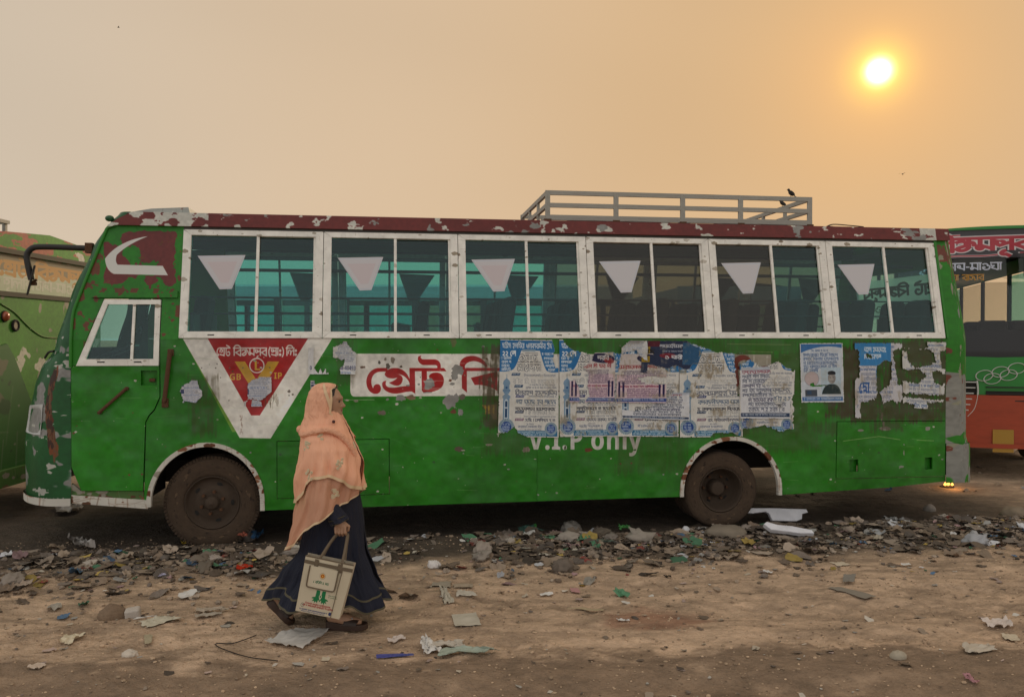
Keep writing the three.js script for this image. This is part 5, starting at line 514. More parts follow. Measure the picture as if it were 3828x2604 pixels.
// ---------- the walking person and the bag ----------
function sdfMesh(fn, c, half, N, maxPoly = 90000) {
  const mc = new MarchingCubes(N, new THREE.MeshStandardMaterial(), false, false, maxPoly); mc.isolation = 0; const hs = N / 2;
  for (let k = 0, q = 0; k < N; k++) for (let j = 0; j < N; j++) for (let i = 0; i < N; i++, q++) mc.field[q] = -fn(c[0] + (i - hs) / hs * half, c[1] + (j - hs) / hs * half, c[2] + (k - hs) / hs * half);
  mc.update(); const n = mc.count, g = new THREE.BufferGeometry(); g.setAttribute('position', new THREE.BufferAttribute(mc.positionArray.slice(0, n * 3), 3)); g.scale(half, half, half); g.translate(...c);
  const m = mergeVertices(g, 1e-5); m.computeVertexNormals(); const nrm = m.attributes.normal, p = m.attributes.position; let s = 0; for (let i = 0; i < p.count; i += 7) s += (fn(p.getX(i) + nrm.getX(i) * 0.01, p.getY(i) + nrm.getY(i) * 0.01, p.getZ(i) + nrm.getZ(i) * 0.01) > 0 ? 1 : -1);
  if (s < 0) { const ix = m.index.array; for (let i = 0; i < ix.length; i += 3) { const t = ix[i + 1]; ix[i + 1] = ix[i + 2]; ix[i + 2] = t; } m.computeVertexNormals(); } return m;
}
const cap = (p, a, b, ra, rb) => { const bx = b[0] - a[0], by = b[1] - a[1], bz = b[2] - a[2], px = p[0] - a[0], py = p[1] - a[1], pz = p[2] - a[2], h = clamp((px * bx + py * by + pz * bz) / (bx * bx + by * by + bz * bz + 1e-9)); return Math.hypot(px - bx * h, py - by * h, pz - bz * h) - lerp(ra, rb, h); };
const ell = (p, c, r) => { const x = (p[0] - c[0]) / r[0], y = (p[1] - c[1]) / r[1], z = (p[2] - c[2]) / r[2], k = Math.hypot(x, y, z); return (k - 1) * Math.min(r[0], r[1], r[2]); };
const smin = (a, b, k) => { const h = clamp(0.5 + 0.5 * (b - a) / k); return b + (a - b) * h - k * h * (1 - h); };
{
  const P = new THREE.Group(); const px = [-1.154,-5.256]; P.position.set(px[0], groundH(px[0] + 0.07, px[1]) + 0.002, px[1]);
  const skin = std({ color: lin(0.42, 0.24, 0.15), roughness: 0.55 }), navy = std({ color: lin(0.007, 0.0095, 0.026), roughness: 0.8, map: gtex(dustGrain, 3), bumpMap: tile(grainTex(256, 4, 0, 255, 4, 5), 1, 1), bumpScale: 0.012, side: THREE.DoubleSide });
  const weave = grainTex(256, 32, 60, 200, 3, 3), crease = tile(grainTex(512, 5, 0, 255, 5, 4.5, 0.62), 1, 1.2), fabric = (o) => new THREE.MeshPhysicalMaterial({ color: lin(0.90, 0.46, 0.29), roughness: 0.85, bumpMap: crease, bumpScale: 0.009, sheen: 0.3, sheenColor: lin(0.9, 0.5, 0.3), side: THREE.DoubleSide, ...o });
  const peach = fabric({}), sheer = fabric({ opacity: 0.66, transparent: true }), cream = std({ color: lin(0.78, 0.56, 0.34), roughness: 0.8, side: THREE.DoubleSide }), gold = std({ color: lin(0.09, 0.075, 0.04), roughness: 0.6, side: THREE.DoubleSide });
  const bones = [[[-0.03, 0.8, 0], [-0.04, 1.1, 0], 0.125, 0.115], [[-0.04, 1.1, 0], [-0.05, 1.2, 0], 0.115, 0.09], [[-0.05, 1.2, -0.11], [-0.05, 1.2, 0.11], 0.055, 0.055], [[-0.05, 1.2, 0], [-0.05, 1.36, 0], 0.06, 0.048],
    [[-0.02, 0.82, 0.07], [0.07, 0.46, 0.08], 0.085, 0.055], [[0.07, 0.46, 0.08], [0.01, 0.1, 0.08], 0.055, 0.034], [[0.0, 0.075, 0.08], [0.09, 0.06, 0.08], 0.036, 0.033], [[0.09, 0.06, 0.08], [0.17, 0.047, 0.085], 0.033, 0.022],
    [[-0.02, 0.82, -0.07], [-0.12, 0.46, -0.08], 0.085, 0.055], [[-0.12, 0.46, -0.08], [-0.375, 0.2, 0.0], 0.055, 0.034], [[-0.385, 0.19, 0.015], [-0.325, 0.105, 0.02], 0.036, 0.032], [[-0.325, 0.105, 0.02], [-0.285, 0.06, 0.02], 0.03, 0.022],
    [[-0.05, 1.19, 0.13], [-0.07, 0.93, 0.165], 0.05, 0.042], [[-0.07, 0.93, 0.165], [0.083, 0.735, 0.25], 0.026, 0.02], [[-0.05, 1.19, -0.13], [0.02, 0.96, -0.16], 0.05, 0.042], [[0.02, 0.96, -0.2], [0.13, 1.05, -0.06], 0.04, 0.026]];
  const bodyF = (x, y, z) => { const p = [x, y, z]; let d = 1; for (const b of bones) d = smin(d, cap(p, b[0], b[1], b[2], b[3]), 0.03); return d; };
  const headF = (x, y, z) => { const p = [x, y, z], az = Math.abs(z); let d = ell(p, [-0.06, 1.478, 0], [0.096, 0.088, 0.076]); d = smin(d, ell(p, [-0.015, 1.43, 0], [0.062, 0.086, 0.06]), 0.03); d = smin(d, ell(p, [0.022, 1.374, 0], [0.026, 0.022, 0.026]), 0.025); d = smin(d, cap(p, [0.036, 1.462, 0], [0.06, 1.425, 0], 0.006, 0.011), 0.012); d = smin(d, cap([x, y, az], [0.05, 1.42, 0], [0.045, 1.42, 0.013], 0.008, 0.008), 0.008); d = smin(d, cap([x, y, az], [0.042, 1.474, 0.008], [0.026, 1.478, 0.04], 0.011, 0.009), 0.014); d = smin(d, cap([x, y, az], [0.044, 1.404, 0], [0.034, 1.402, 0.018], 0.0075, 0.005), 0.006); d = smin(d, cap([x, y, az], [0.042, 1.39, 0], [0.034, 1.392, 0.015], 0.008, 0.005), 0.006); d = Math.max(d, -ell([x, y, az], [0.047, 1.455, 0.03], [0.014, 0.012, 0.016])); d = smin(d, cap(p, [-0.045, 1.4, 0], [-0.055, 1.29, 0], 0.05, 0.052), 0.03); return d; };
  const HX = 0.058, HY = 0.052, handF = (x, y, z) => { x -= HX; y -= HY; const p = [x, y, z]; let d = cap(p, [0.024, 0.70, 0.262], [0.03, 0.672, 0.264], 0.025, 0.026); d = smin(d, cap(p, [0.02, 0.655, 0.268], [0.058, 0.65, 0.268], 0.017, 0.016), 0.02); for (let i = 0; i < 4; i++) { const fx = 0.008 + i * 0.019, L = [0.9, 1, 1.03, 0.94][i]; const k0 = [fx, 0.642, 0.276], k1 = [fx + 0.002, 0.642 - 0.032 * L, 0.279], k2 = [fx + 0.002, 0.642 - 0.048 * L, 0.258], k3 = [fx, 0.642 - 0.034 * L, 0.243]; const f = Math.min(cap(p, k0, k1, 0.0095, 0.0085), cap(p, k1, k2, 0.0085, 0.008), cap(p, k2, k3, 0.008, 0.007)); d = smin(d, f, 0.005); } const th = Math.min(cap(p, [0.058, 0.668, 0.258], [0.083, 0.645, 0.25], 0.011, 0.0095), cap(p, [0.083, 0.645, 0.25], [0.078, 0.62, 0.246], 0.0095, 0.008)); return smin(d, th, 0.008); };
  part('body', [sdfMesh(bodyF, [-0.1, 0.66, 0], 0.74, 120), sdfMesh(headF, [-0.045, 1.43, 0], 0.16, 84), sdfMesh(handF, [0.04 + HX, 0.65 + HY, 0.262], 0.08, 60)], skin, P);
  for (const s of [-1, 1]) part('eye', new THREE.SphereGeometry(0.0105, 14, 10).translate(0.033, 1.455, s * 0.03), std({ color: lin(0.05, 0.035, 0.03), roughness: 0.2 }), P); part('lips', new THREE.SphereGeometry(1, 14, 8).scale(0.008, 0.011, 0.017).translate(0.0445, 1.397, 0), std({ color: lin(0.28, 0.10, 0.08), roughness: 0.5 }), P); part('hair', sdfMesh((x, y, z) => Math.max(ell([x, y, z], [-0.062, 1.482, 0], [0.1, 0.09, 0.08]), -(0.012 - x) + 0.0, 1.36 - y), [-0.06, 1.47, 0], 0.13, 40), std({ color: lin(0.015, 0.012, 0.01), roughness: 0.6 }), P);
  // cloth draped round the body: rings between a back and a front extent
  const loft = (tb) => { const xb = curve(tb.map((r) => [-r[0], r[1]])), xf = curve(tb.map((r) => [-r[0], r[2]])), dp = curve(tb.map((r) => [-r[0], r[3]])), dc = curve(tb.map((r) => [-r[0], r[4] || 0])); return (ph, Y, off, fold) => { const b = xb(-Y), f = xf(-Y), a = (f - b) / 2, c = Math.cos(ph), s = Math.sin(ph), k = 1 + (off + (fold || 0)) / Math.max(0.05, a); return [(b + f) / 2 + a * c * k, Y, dc(-Y) + dp(-Y) * s * k]; }; };
  const shawlTab = [[1.40, -0.155, 0.02, 0.085], [1.36, -0.185, 0.045, 0.095], [1.31, -0.205, 0.07, 0.12], [1.27, -0.212, 0.09, 0.16], [1.22, -0.203, 0.113, 0.2, 0.005], [1.15, -0.205, 0.143, 0.222, 0.015], [1.05, -0.205, 0.168, 0.235, 0.025], [0.95, -0.218, 0.177, 0.255, 0.03], [0.85, -0.228, 0.174, 0.27, 0.035], [0.72, -0.245, 0.16, 0.275, 0.04], [0.6, -0.268, 0.12, 0.26, 0.04], [0.48, -0.31, 0.06, 0.2, 0.03]];
  const shawl = loft(shawlTab), fold = (ph, Y) => { const q = ph + Y * 1.6; const th = Math.atan2(1.31 - Y, 0.22 * Math.cos(ph) + 0.035); return 0.022 * (1 - 2 * Math.abs(2 * fbm(th * 3.4 + (ph > Math.PI ? 30 : 0), Y * 1.2, 2) - 1)) * sstep(1.24, 1.0, Y) + 0.01 * Math.sin(th * 16 + 6 * fbm(ph * 2, Y * 2, 2)) * sstep(1.2, 0.9, Y) + 0.006 * Math.sin(q * 7 + 3 * fbm(ph * 2 + 9, Y * 3, 2)) * sstep(1.32, 1.05, Y) + 0.018 * (fbm(ph * 2.2 + 4, Y * 5 + ph * 2, 3) - 0.5) + 0.006 * Math.sin(ph * 17 + Y * 22 + 5 * fbm(ph * 3, Y * 4, 2)) * sstep(1.25, 1.0, Y); };
  const hemAt = (tbl, ph, lf) => { const h = curve(tbl); let Y = 0.9; const s = 0.05 * Math.max(0, Math.sin(ph)); for (let i = 0; i < 12; i++) { const q = h((lf(ph, Y, 0)[0] - 1.1 * s) / (1 - s)); Y = lerp(Y, q + s * (1.86 - q), 0.6); } return Y; };
  const overHem = [[-0.24, 0.80], [-0.2, 0.86], [-0.176, 0.915], [-0.138, 0.944], [-0.036, 0.96], [0.06, 0.928], [0.105, 0.892], [0.18, 0.882]], underHem = [[-0.31, 0.49], [-0.25, 0.525], [-0.187, 0.615], [-0.09, 0.674], [0.018, 0.75], [0.105, 0.80], [0.178, 0.88]];
  const surf = (Y0, hem, off, t0 = 0, t1 = 1, nu = 150, nv = 60) => sheet(nu, nv, (a, b) => { const ph = a * 2 * Math.PI, t = lerp(t0, t1, b), Yh = hemAt(hem, ph, shawl), Y = lerp(Y0, Yh, t); return shawl(ph, Y, off, fold(ph, Y)); }, (a, b, q) => [a * 1.3, q[1]]);
  const sh = group('shawl', P); part('upper_fold', surf(1.395, overHem, 0.006), peach, sh); part('upper_hem', surf(1.395, overHem, 0.0085, 0.955, 1, 150, 3), cream, sh); part('lower_fold', surf(1.15, underHem, -0.006), sheer, sh, 'sheer lower end of the shawl over the dark dress'); part('lower_hem', surf(1.15, underHem, -0.003, 0.965, 1, 150, 3), cream, sh);
  // hood
  const hoodTab = [[1.575, -0.07, -0.045, 0.012], [1.565, -0.115, 0.0, 0.045], [1.545, -0.14, 0.022, 0.066], [1.51, -0.16, 0.034, 0.084], [1.46, -0.172, 0.038, 0.092], [1.40, -0.184, 0.036, 0.094], [1.35, -0.193, 0.03, 0.1], [1.31, -0.2, 0.042, 0.115], [1.26, -0.205, 0.07, 0.15]], hood = loft(hoodTab), open = (Y) => 0.92 * sstep(1.57, 1.53, Y) * sstep(1.345, 1.385, Y);
  const hf = (ph, Y) => 0.012 * (fbm(ph * 2.4 + 20, Y * 6, 3) - 0.5) + 0.004 * Math.sin(ph * 9 - Y * 40 + 4 * fbm(ph * 2, Y * 8, 2)), hoodS = (c0, c1, off, y0 = 1.575, y1 = 1.26, nu = 90, nv = 50) => sheet(nu, nv, (a, b) => { const Y = lerp(y0, y1, b), o = open(Y), ph = lerp(o, 2 * Math.PI - o, lerp(c0, c1, a)); return hood(ph, Y, off, hf(ph, Y) * 0.8); });
  const hd = group('headscarf', P); part('hood', hoodS(0, 1, 0.004), peach, hd); part('front_edge', hoodS(0, 0.028, 0.008, 1.568, 1.33, 4, 40), cream, hd); part('front_edge', hoodS(0.972, 1, 0.008, 1.568, 1.33, 4, 40), cream, hd);
  part('trim_band', sheet(4, 40, (a, b) => { const Y = lerp(1.572, 1.31, b), o = open(Y), ph = lerp(1.62, 0.62, Math.pow(b, 0.8)) + (a - 0.5) * 0.22 * (1 - 0.4 * b); return hood(Math.max(ph, o), Y, 0.0085, hf(ph, Y) * 0.8); }), cream, hd, 'cream woven border band');
  // roll of cloth round the neck
  part('neck_fold', tube([[-0.2, 1.262, 0.06], [-0.17, 1.252, 0.13], [-0.09, 1.272, 0.175], [-0.01, 1.286, 0.172], [0.06, 1.258, 0.155], [0.11, 1.20, 0.13], [0.15, 1.12, 0.10]], 0.02, 60, 10), peach, sh); part('neck_fold', tube([[-0.2, 1.262, 0.06], [-0.225, 1.275, 0.0], [-0.2, 1.27, -0.08], [-0.1, 1.28, -0.16], [0.02, 1.27, -0.15], [0.1, 1.2, -0.1]], 0.022, 50, 10), peach, sh);
  part('brooch', new THREE.SphereGeometry(0.011, 14, 10).translate(0.018, 1.332, 0.108), std({ color: lin(0.06, 0.015, 0.015), roughness: 0.15 }), hd);
  const flower = std({ color: lin(0.72, 0.60, 0.40), roughness: 0.6 }); seed = 901;
  for (const [cx, cy, lay] of [[400, 380, 1], [530, 548, 1], [508, 722, 0], [350, 610, 1], [322, 440, 1], [600, 470, 1]]) { const X0 = (cx - 503) * 0.00108, Y0 = (1514 - cy) * 0.00108, X = 0.952 * X0 + 0.055, Y = Y0 + 0.048 * (1.86 - Y0), gs = []; for (let i = 0; i < 9; i++) { const x = X + rr(-0.02, 0.02), y = Y + rr(-0.026, 0.026), r = shawlTab; let ph = Math.PI / 2; for (let k = 0; k < 14; k++) { const q = shawl(ph, y, 0.006, fold(ph, y)); ph += (q[0] - x) * 4; ph = clamp(ph, 0.2, Math.PI - 0.2); } const q = shawl(ph, y, lay ? 0.0085 : -0.003, fold(ph, y)); gs.push(new THREE.TorusGeometry(0.0075, 0.003, 5, 10).rotateY(Math.PI / 2 - ph).translate(...q), new THREE.SphereGeometry(0.004, 6, 5).translate(...q)); } part('embroidery', gs, flower, sh).userData.kind = 'stuff'; }
  // dress: flared skirt caught mid-stride, and the sleeve
  const skTab = [[1.0, -0.17, 0.13, 0.15], [0.85, -0.18, 0.158, 0.165], [0.66, -0.187, 0.185, 0.18], [0.5, -0.225, 0.2, 0.195], [0.34, -0.325, 0.25, 0.22], [0.22, -0.415, 0.31, 0.245], [0.14, -0.445, 0.342, 0.26], [0.06, -0.45, 0.35, 0.265]], skirt = loft(skTab), skHem = [[-0.45, 0.17], [-0.4, 0.14], [-0.33, 0.1], [-0.26, 0.07], [-0.15, 0.065], [0.0, 0.08], [0.1, 0.095], [0.2, 0.06], [0.28, 0.1], [0.345, 0.16]];
  const sf = (ph, Y) => { const k = sstep(0.75, 0.1, Y); return k * (0.024 * Math.sin(ph * 8 + 2.5 * fbm(ph * 1.5, Y * 2, 2) * 3) + 0.012 * Math.sin(ph * 19 + Y * 6)) + 0.02 * (fbm(ph * 2 + 2, Y * 4, 2) - 0.5); }, skS = (t0, t1, off, nu = 200, nv = 60) => sheet(nu, nv, (a, b) => { const ph = a * 2 * Math.PI, Yh = hemAt(skHem, ph, skirt) + 0.012 * Math.sin(ph * 8), Y = lerp(1.0, Yh, lerp(t0, t1, b)); return skirt(ph, Y, off, sf(ph, Y)); }, (a, b, q) => [a * 2, q[1]]);
  const dr = group('dress', P); part('skirt', skS(0, 1, 0), navy, dr); part('hem_trim', skS(0.9, 0.914, 0.002, 200, 2), gold, dr); part('hem_trim', skS(0.985, 1, 0.002, 200, 2), gold, dr);
  const slv = (r0, r1, t0, t1, ex = 0) => sheet(28, 14, (a, b) => { const t = lerp(t0, t1, b), c = [lerp(-0.07, 0.09, t), lerp(0.93, 0.724, t), lerp(0.165, 0.256, t)], r = lerp(r0, r1, b) + ex + 0.004 * Math.sin(a * 25 + b * 9), an = a * 2 * Math.PI; return [c[0] + r * Math.cos(an) * 0.92, c[1] + r * 0.35 * Math.cos(an), c[2] + r * Math.sin(an) * 1.02]; });
  part('sleeve', slv(0.05, 0.058, 0.1, 1), navy, dr); part('cuff_trim', slv(0.054, 0.054, 0.86, 0.9, 0.002), gold, dr); part('cuff_trim', slv(0.055, 0.055, 0.975, 1, 0.002), gold, dr);
  // sandals
  const leather = std({ color: lin(0.045, 0.022, 0.014), roughness: 0.55 }), soleShape = new THREE.Shape(); soleShape.moveTo(-0.05, 0); soleShape.bezierCurveTo(-0.055, 0.045, 0.03, 0.034, 0.09, 0.042); soleShape.bezierCurveTo(0.16, 0.05, 0.215, 0.04, 0.212, 0); soleShape.bezierCurveTo(0.205, -0.045, 0.14, -0.05, 0.08, -0.036); soleShape.bezierCurveTo(0.03, -0.03, -0.05, -0.045, -0.05, 0);
  const sandal = () => { const s = group('sandal', P); const so = new THREE.ExtrudeGeometry(soleShape, { depth: 0.028, bevelEnabled: true, bevelSize: 0.004, bevelThickness: 0.004, bevelSegments: 2, curveSegments: 16 }).rotateX(-Math.PI / 2); const p = so.attributes.position; for (let i = 0; i < p.count; i++) if (p.getY(i) > 0.01) p.setY(i, p.getY(i) + 0.018 * sstep(0.09, -0.02, p.getX(i))); so.computeVertexNormals(); part('sole', so, leather, s); part('strap', sheet(14, 10, (a, b) => { const an = Math.PI * a, x = lerp(0.06, 0.145, b); return [x + 0.02 * Math.sin(an), 0.03 + (0.048 - 0.018 * b) * Math.sin(an), 0.047 * Math.cos(an)]; }), std({ color: lin(0.035, 0.018, 0.012), roughness: 0.5, side: THREE.DoubleSide }), s); part('stud', new THREE.SphereGeometry(0.006, 10, 8).translate(0.12, 0.07, 0.025), M.steel, s); return s; };
  const s1 = sandal(); s1.position.set(0.012, 0.004, 0.082); const s2 = sandal(); s2.position.set(-0.405, 0.125, 0.02); s2.rotation.z = -0.76; s2.scale.set(0.82, 1, 1);
  top(P, 'person', 'person in a peach headscarf and shawl and long navy dress, walking right', 'person');

  // the bag in the hand
  const B = new THREE.Group(); B.position.set(P.position.x, P.position.y, P.position.z); const cv = std({ color: lin(0.60, 0.51, 0.38), map: gtex(dustGrain, 6), bumpMap: gtex(weave, 8), bumpScale: 0.001, roughness: 0.9 }), tape = std({ color: lin(0.17, 0.125, 0.08), roughness: 0.9, side: THREE.DoubleSide });
  const H0 = 0.335, bw = (b) => lerp(0.27, 0.3, b), bd = (b) => lerp(0.1, 0.055, b), rot = -0.205, org = [-0.156, 0.218, 0.33], bp = (x, y, z) => { const c = Math.cos(rot), s = Math.sin(rot); return [org[0] + x * c - y * s, org[1] + x * s + y * c, org[2] + z]; };
  const sag = (a, b) => 0.008 * (fbm(a * 4, b * 4 + 3, 2) - 0.5), shift = (b) => 0.0 - 0.01 * b;
  const face = (z) => sheet(16, 18, (a, b) => bp(shift(b) + a * bw(b), b * H0, z * (bd(b) / 2 + 0.012 * Math.sin(Math.PI * a) * Math.sin(Math.PI * b)) + sag(a, b)), (a, b) => [a, b]), side = (x) => sheet(6, 18, (a, b) => bp(shift(b) + x * bw(b) + (x ? -1 : 1) * 0.012 * Math.sin(Math.PI * a), b * H0, lerp(-1, 1, a) * bd(b) / 2 + sag(x, b) * 0));
  const [pc, pctx] = cnv(512, 512); pctx.fillStyle = '#d2c3a8'; pctx.fillRect(0, 0, 512, 512); { const x = pctx; x.fillStyle = '#1f7a46'; x.beginPath(); x.moveTo(195, 285); x.lineTo(232, 285); x.lineTo(240, 345); x.lineTo(252, 345); x.lineTo(258, 285); x.lineTo(296, 285); x.lineTo(300, 350); x.quadraticCurveTo(345, 360, 338, 372); x.lineTo(312, 372); x.lineTo(330, 398); x.lineTo(305, 388); x.lineTo(300, 410); x.lineTo(284, 390); x.lineTo(270, 405); x.lineTo(262, 372); x.lineTo(246, 390); x.lineTo(230, 372); x.lineTo(222, 405); x.lineTo(206, 390); x.lineTo(190, 408); x.lineTo(186, 388); x.lineTo(160, 396); x.lineTo(178, 370); x.lineTo(152, 368); x.quadraticCurveTo(160, 352, 190, 350); x.fill(); x.fillStyle = '#d2c3a8'; x.beginPath(); x.arc(246, 340, 16, 0, 7); x.fill(); x.beginPath(); x.moveTo(230, 344); x.lineTo(246, 376); x.lineTo(262, 344); x.fill(); x.fillStyle = '#1f7a46'; x.beginPath(); x.arc(246, 340, 9, 0, 7); x.fill(); seed = 33; scribble(x, 90, 416, 300, 13, '#a03030', 2); scribble(x, 70, 436, 360, 14, '#a03030', 2.2); scribble(x, 330, 312, 90, 9, '#4a6a4a'); scribble(x, 330, 330, 100, 9, '#4a6a4a'); scribble(x, 40, 478, 330, 12, '#3b4470', 2); scribble(x, 60, 496, 280, 9, '#3b4470'); x.strokeStyle = '#5a5a58'; x.lineWidth = 4; x.beginPath(); x.arc(66, 446, 17, 0, 7); x.stroke(); x.beginPath(); x.moveTo(60, 440); x.lineTo(72, 452); x.moveTo(72, 438); x.lineTo(66, 446); x.stroke(); x.fillStyle = '#3b4470'; x.beginPath(); x.arc(392, 482, 17, 0, 7); x.fill(); }
  const front = cv.clone(); front.map = ctex(pc); front.color = lin(1, 1, 1); front.side = cv.side = THREE.DoubleSide;
  part('front_panel', face(1), front, B, 'cream front with a printed green pair of hands'); part('back_panel', face(-1), cv, B); part('gusset', side(0), cv, B); part('gusset', side(1), cv, B); part('base', sheet(8, 4, (a, b) => bp(a * bw(0), 0.001, lerp(-1, 1, b) * bd(0) / 2)), cv, B);
  const strip = (a0, b0, a1, b1, w, z) => { const g = sheet(14, 2, (t, s) => { const a = lerp(a0, a1, t), b = lerp(b0, b1, t), dx = (a1 - a0) * 0.3, dy = b1 - b0, l = Math.hypot(dx, dy), q = (s - 0.5) * w; return bp(shift(b) + a * bw(b) - dy / l * q, b * H0 + dx / l * q, bd(b) / 2 + 0.012 * Math.sin(Math.PI * clamp(a)) * Math.sin(Math.PI * clamp(b)) + z); }); return g; };
  part('top_tape', strip(0, 0.895, 1, 0.895, 0.022, 0.004), tape, B); part('rim_tape', strip(0, 0.992, 1, 0.992, 0.008, 0.003), tape, B);
  const fl = group('pocket_flap', B); const fc = cnv(320, 220); { const x = fc[1]; x.fillStyle = '#d6c8ae'; x.fillRect(0, 0, 320, 220); x.strokeStyle = '#a58f70'; x.lineWidth = 4; x.beginPath(); x.arc(160, 84, 31, 0, 7); x.stroke(); x.fillStyle = '#cf9a3a'; x.beginPath(); x.arc(160, 84, 24, 0, 7); x.fill(); x.fillStyle = '#a8201c'; x.beginPath(); x.arc(160, 84, 17, 0, 7); x.fill(); x.fillStyle = '#e0b040'; x.beginPath(); x.moveTo(152, 76); x.lineTo(166, 74); x.lineTo(170, 96); x.lineTo(154, 92); x.fill(); seed = 44; scribble(x, 70, 146, 190, 22, '#3a6a4a', 2); }
  const flapP = (a, b, z) => bp(shift(0.7) + (0.14 + 0.6 * a) * bw(0.7), (0.475 + 0.385 * b) * H0, bd(0.7) / 2 + 0.02 + z), fm = std({ map: ctex(fc[0]), roughness: 0.9, side: THREE.DoubleSide }); part('flap', sheet(12, 10, (a, b) => flapP(lerp(0.5, a, b < 0.12 ? lerp(0.9, 1, b / 0.12) : 1), b, 0.002 * Math.sin(Math.PI * a))), fm, fl); part('flap_piping', tube([[0.0, 1], [0.0, 0.5], [0.01, 0.1], [0.06, 0.0], [0.5, -0.01], [0.94, 0.0], [0.99, 0.1], [1, 0.5], [1, 1]].map((p) => flapP(p[0], p[1], 0.002)), 0.0045, 70, 6, 0.2), tape, fl);
  const seam = part('seam', tube([0, 0.3, 0.6, 0.86].map((b) => bp(shift(b) + 0.8 * bw(b), b * H0, bd(b) / 2 + 0.012 * Math.sin(Math.PI * 0.8) * Math.sin(Math.PI * b) + 0.001)), 0.002, 20, 5), tape, B);
  const grip = [0.04 + HX, 0.604 + HY, 0.262], strapG = (zs, x0, x1, gx) => { const a = bp(x0 * 0.3, 0.312, zs * 0.033), a1 = bp(x0 * 0.3, 0.274, zs * 0.037), b = bp(x1 * 0.3, 0.312, zs * 0.033), b1 = bp(x1 * 0.3, 0.274, zs * 0.037), pts = [a1, a, [lerp(a[0], grip[0] - 0.035, 0.6), lerp(a[1], grip[1], 0.6), lerp(a[2], grip[2], 0.6)], [grip[0] - 0.03 + gx, grip[1] - 0.006, grip[2]], [grip[0] + 0.005 + gx, grip[1], grip[2]], [grip[0] + 0.035 + gx, grip[1] - 0.008, grip[2]], [lerp(b[0], grip[0] + 0.04, 0.6), lerp(b[1], grip[1], 0.55), lerp(b[2], grip[2], 0.6)], b, b1].map(V3), cu = new THREE.CatmullRomCurve3(pts, false, 'catmullrom', 0.3); return sheet(70, 6, (t, s) => { const q = cu.getPoint(t), d = cu.getTangent(t), n = new THREE.Vector3(-d.y, d.x, 0).normalize(), an = s * 2 * Math.PI; return [q.x + n.x * 0.008 * Math.cos(an), q.y + n.y * 0.008 * Math.cos(an), q.z + 0.003 * Math.sin(an)]; }); };
  part('handle', strapG(1, 0.24, 0.72, 0), tape, B); part('handle', strapG(-1, 0.26, 0.74, 0.006), tape, B); for (const x of [0.24, 0.72]) part('handle_patch', strip(x - 0.03, 0.9, x + 0.03, 0.9, 0.05, 0.0065), tape, B);
  top(B, 'tote_bag', 'cream cloth bag with printed green hands, carried by the walking person', 'bag');
}
// ---------- litter ----------
const papers = {}; function pm(r, g, b, rough = 0.9) { if (Math.min(r, g, b) > 0.3) { r *= 1.2; g *= 1.2; b *= 1.2; } const k = [r, g, b].join(); return papers[k] || (papers[k] = std({ color: lin(r, g, b), map: gtex(dustGrain, 1.5), roughness: rough, side: THREE.DoubleSide })); }
// flat or crumpled sheet lying on the ground between four ground points (x0,z0,x1,z1,...)
function lying(name, q, crump, mat, label, cat, lift = 0.006, n = 10) {
  const cx = (q[0] + q[2] + q[4] + q[6]) / 4, cz = (q[1] + q[3] + q[5] + q[7]) / 4, sd = rnd() * 90, L = Math.hypot(q[2] - q[0], q[3] - q[1]); let base = 0; for (const [a, b] of [[0, 0], [0, 1], [1, 0], [1, 1], [0.5, 0.5]]) base = Math.max(base, groundH(lerp(lerp(q[6], q[4], a), lerp(q[0], q[2], a), b), lerp(lerp(q[7], q[5], a), lerp(q[1], q[3], a), b)));
  const g = sheet(n, n, (a, b) => { const j = crump * 1.2, x = lerp(lerp(q[6], q[4], a), lerp(q[0], q[2], a), b) + (fbm(a * 5 + sd, b * 5, 2) - 0.5) * j, z = lerp(lerp(q[7], q[5], a), lerp(q[1], q[3], a), b) + (fbm(a * 5, b * 5 + sd, 2) - 0.5) * j; const gh = groundH(x, z); return [x - cx, Math.max(gh, lerp(gh, base, 0.6)) + lift + crump * Math.abs(fbm(a * 4 + sd, b * 4 + sd, 3) - 0.42) * 2, z - cz]; }, (a, b) => [a * L, b * L]);
  const m = part('x', g, mat); m.position.set(cx, 0, cz); return top(m, name, label, cat);
}
function lump(name, x, z, sx, sy, sz, mat, label, cat, rough = 0.35, freq = 2.4, turn = 0, sink = 0.25) { const g = new THREE.IcosahedronGeometry(1, 5), p = g.attributes.position, sd = rnd() * 60; for (let i = 0; i < p.count; i++) { const a = p.getX(i), b = p.getY(i), c = p.getZ(i), k = 1 + rough * (fbm(a * freq + sd, b * freq + c * freq, 3) + fbm(c * freq - sd, a * freq + b, 2) - 1); p.setXYZ(i, a * k * sx, Math.max(-sink * sy, b * k * sy), c * k * sz); } const gg = mergeVertices(g.deleteAttribute('normal') && g, 1e-4); gg.computeVertexNormals(); const m = part('x', gg, mat); m.position.set(x, groundH(x, z) + sink * sy * 0.7, z); m.rotation.y = turn; return top(m, name, label, cat); }
seed = 4242;
const white = pm(0.62, 0.60, 0.57), creamP = pm(0.50, 0.43, 0.32), greyP = pm(0.27, 0.235, 0.2), tan = pm(0.4, 0.32, 0.23);
